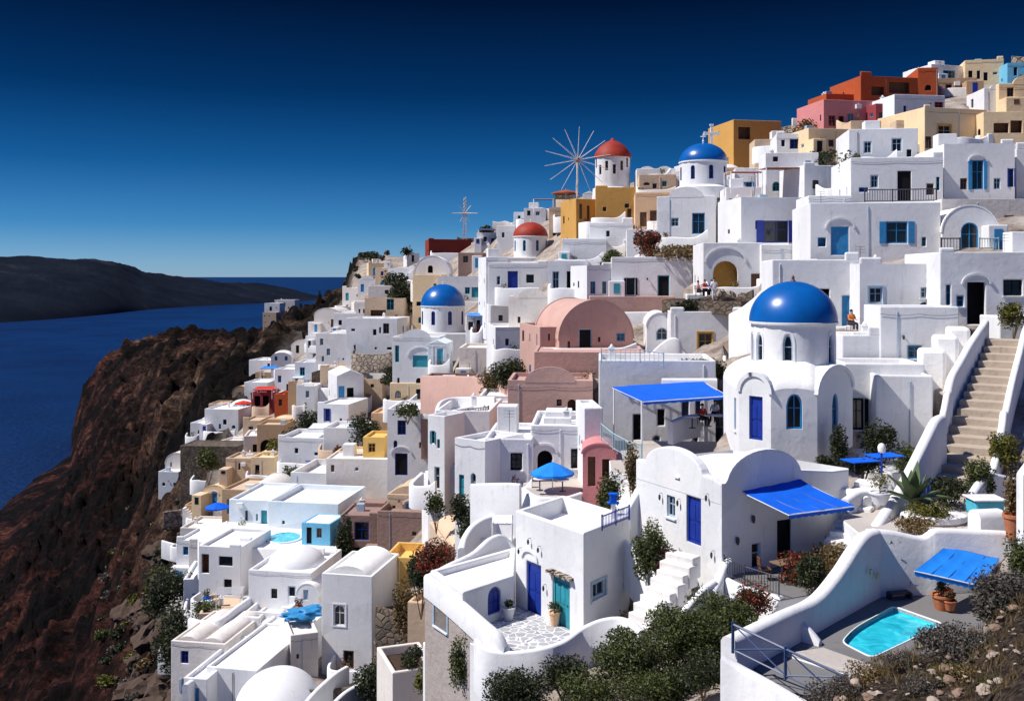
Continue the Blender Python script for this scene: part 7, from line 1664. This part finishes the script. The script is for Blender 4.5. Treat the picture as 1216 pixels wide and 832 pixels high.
wall('white curving stair wall below the tower house', [P(350, 850, 66), P(372, 822, 70), P(396, 800, 73), P(412, 790, 75)], t=.4, raw=True, drop=3)
wall('second white stair wall below the tower house', [P(385, 845, 66), P(408, 822, 69), P(430, 808, 71), P(452, 790, 73)], t=.4, raw=True, drop=3)
print('N', cnt, wc, bc)

build_terrain()
# ------------------------------------------------------------------ light, sky, camera
SUN_EL = 52.0; SUN_AZ = -66.0     # azimuth from +Y towards +X of the sun's position (negative = left); behind the camera beyond -90
def setup():
    az = R(-98)
    sd = V((math.sin(az)*math.cos(R(SUN_EL)), math.cos(az)*math.cos(R(SUN_EL)), math.sin(R(SUN_EL))))
    l = bpy.data.lights.new('sun', 'SUN'); l.energy = 5.0; l.angle = R(.5); l.color = (1, .95, .88)
    o = bpy.data.objects.new('sun', l); COL.objects.link(o); o.rotation_euler = (-sd).to_track_quat('-Z', 'Y').to_euler()
    w = bpy.data.worlds.new('World'); sc.world = w; w.use_nodes = True; nt = w.node_tree; L = nt.links; bg = nt.nodes['Background']
    s = nt.nodes.new('ShaderNodeTexSky'); s.sky_type = 'NISHITA'; s.sun_disc = False; s.sun_elevation = R(SUN_EL); s.sun_rotation = az
    s.altitude = 1200; s.air_density = 1.0; s.dust_density = .3; s.ozone_density = 3.0
    tc = nt.nodes.new('ShaderNodeTexCoord'); sp = nt.nodes.new('ShaderNodeSeparateXYZ'); L.new(tc.outputs['Generated'], sp.inputs[0])
    # polarised sky: pale horizon, dark above; unseen top brightened as added ambient fill
    r = ramp(nt, [(0, (.27, .44, .76)), (.012, (.23, .41, .72)), (.05, (.08, .27, .54)), (.11, (.018, .15, .33)), (.18, (.003, .062, .155)), (.27, (.0012, .018, .050)), (.5, (.13, .34, .78))], sp.outputs[2])
    m = mixc(nt, 1.0, s.outputs[0], r.outputs[0], 'MULTIPLY'); L.new(m, bg.inputs[0]); bg.inputs[1].default_value = .12
    cam = bpy.data.cameras.new('camera'); co = bpy.data.objects.new('camera', cam); COL.objects.link(co)
    co.location = (0, 0, 0); co.rotation_euler = (PI/2, 0, 0); cam.sensor_width = 36; cam.sensor_fit = 'HORIZONTAL'; cam.lens = 36*F/1216
    cam.shift_y = -(416-HY)/1216; cam.clip_start = .5; cam.clip_end = 400000; sc.camera = co
    sc.view_settings.view_transform = 'Standard'; sc.view_settings.look = 'None'; sc.view_settings.exposure = .28; sc.view_settings.gamma = 1
    sc.render.engine = 'CYCLES'
setup()
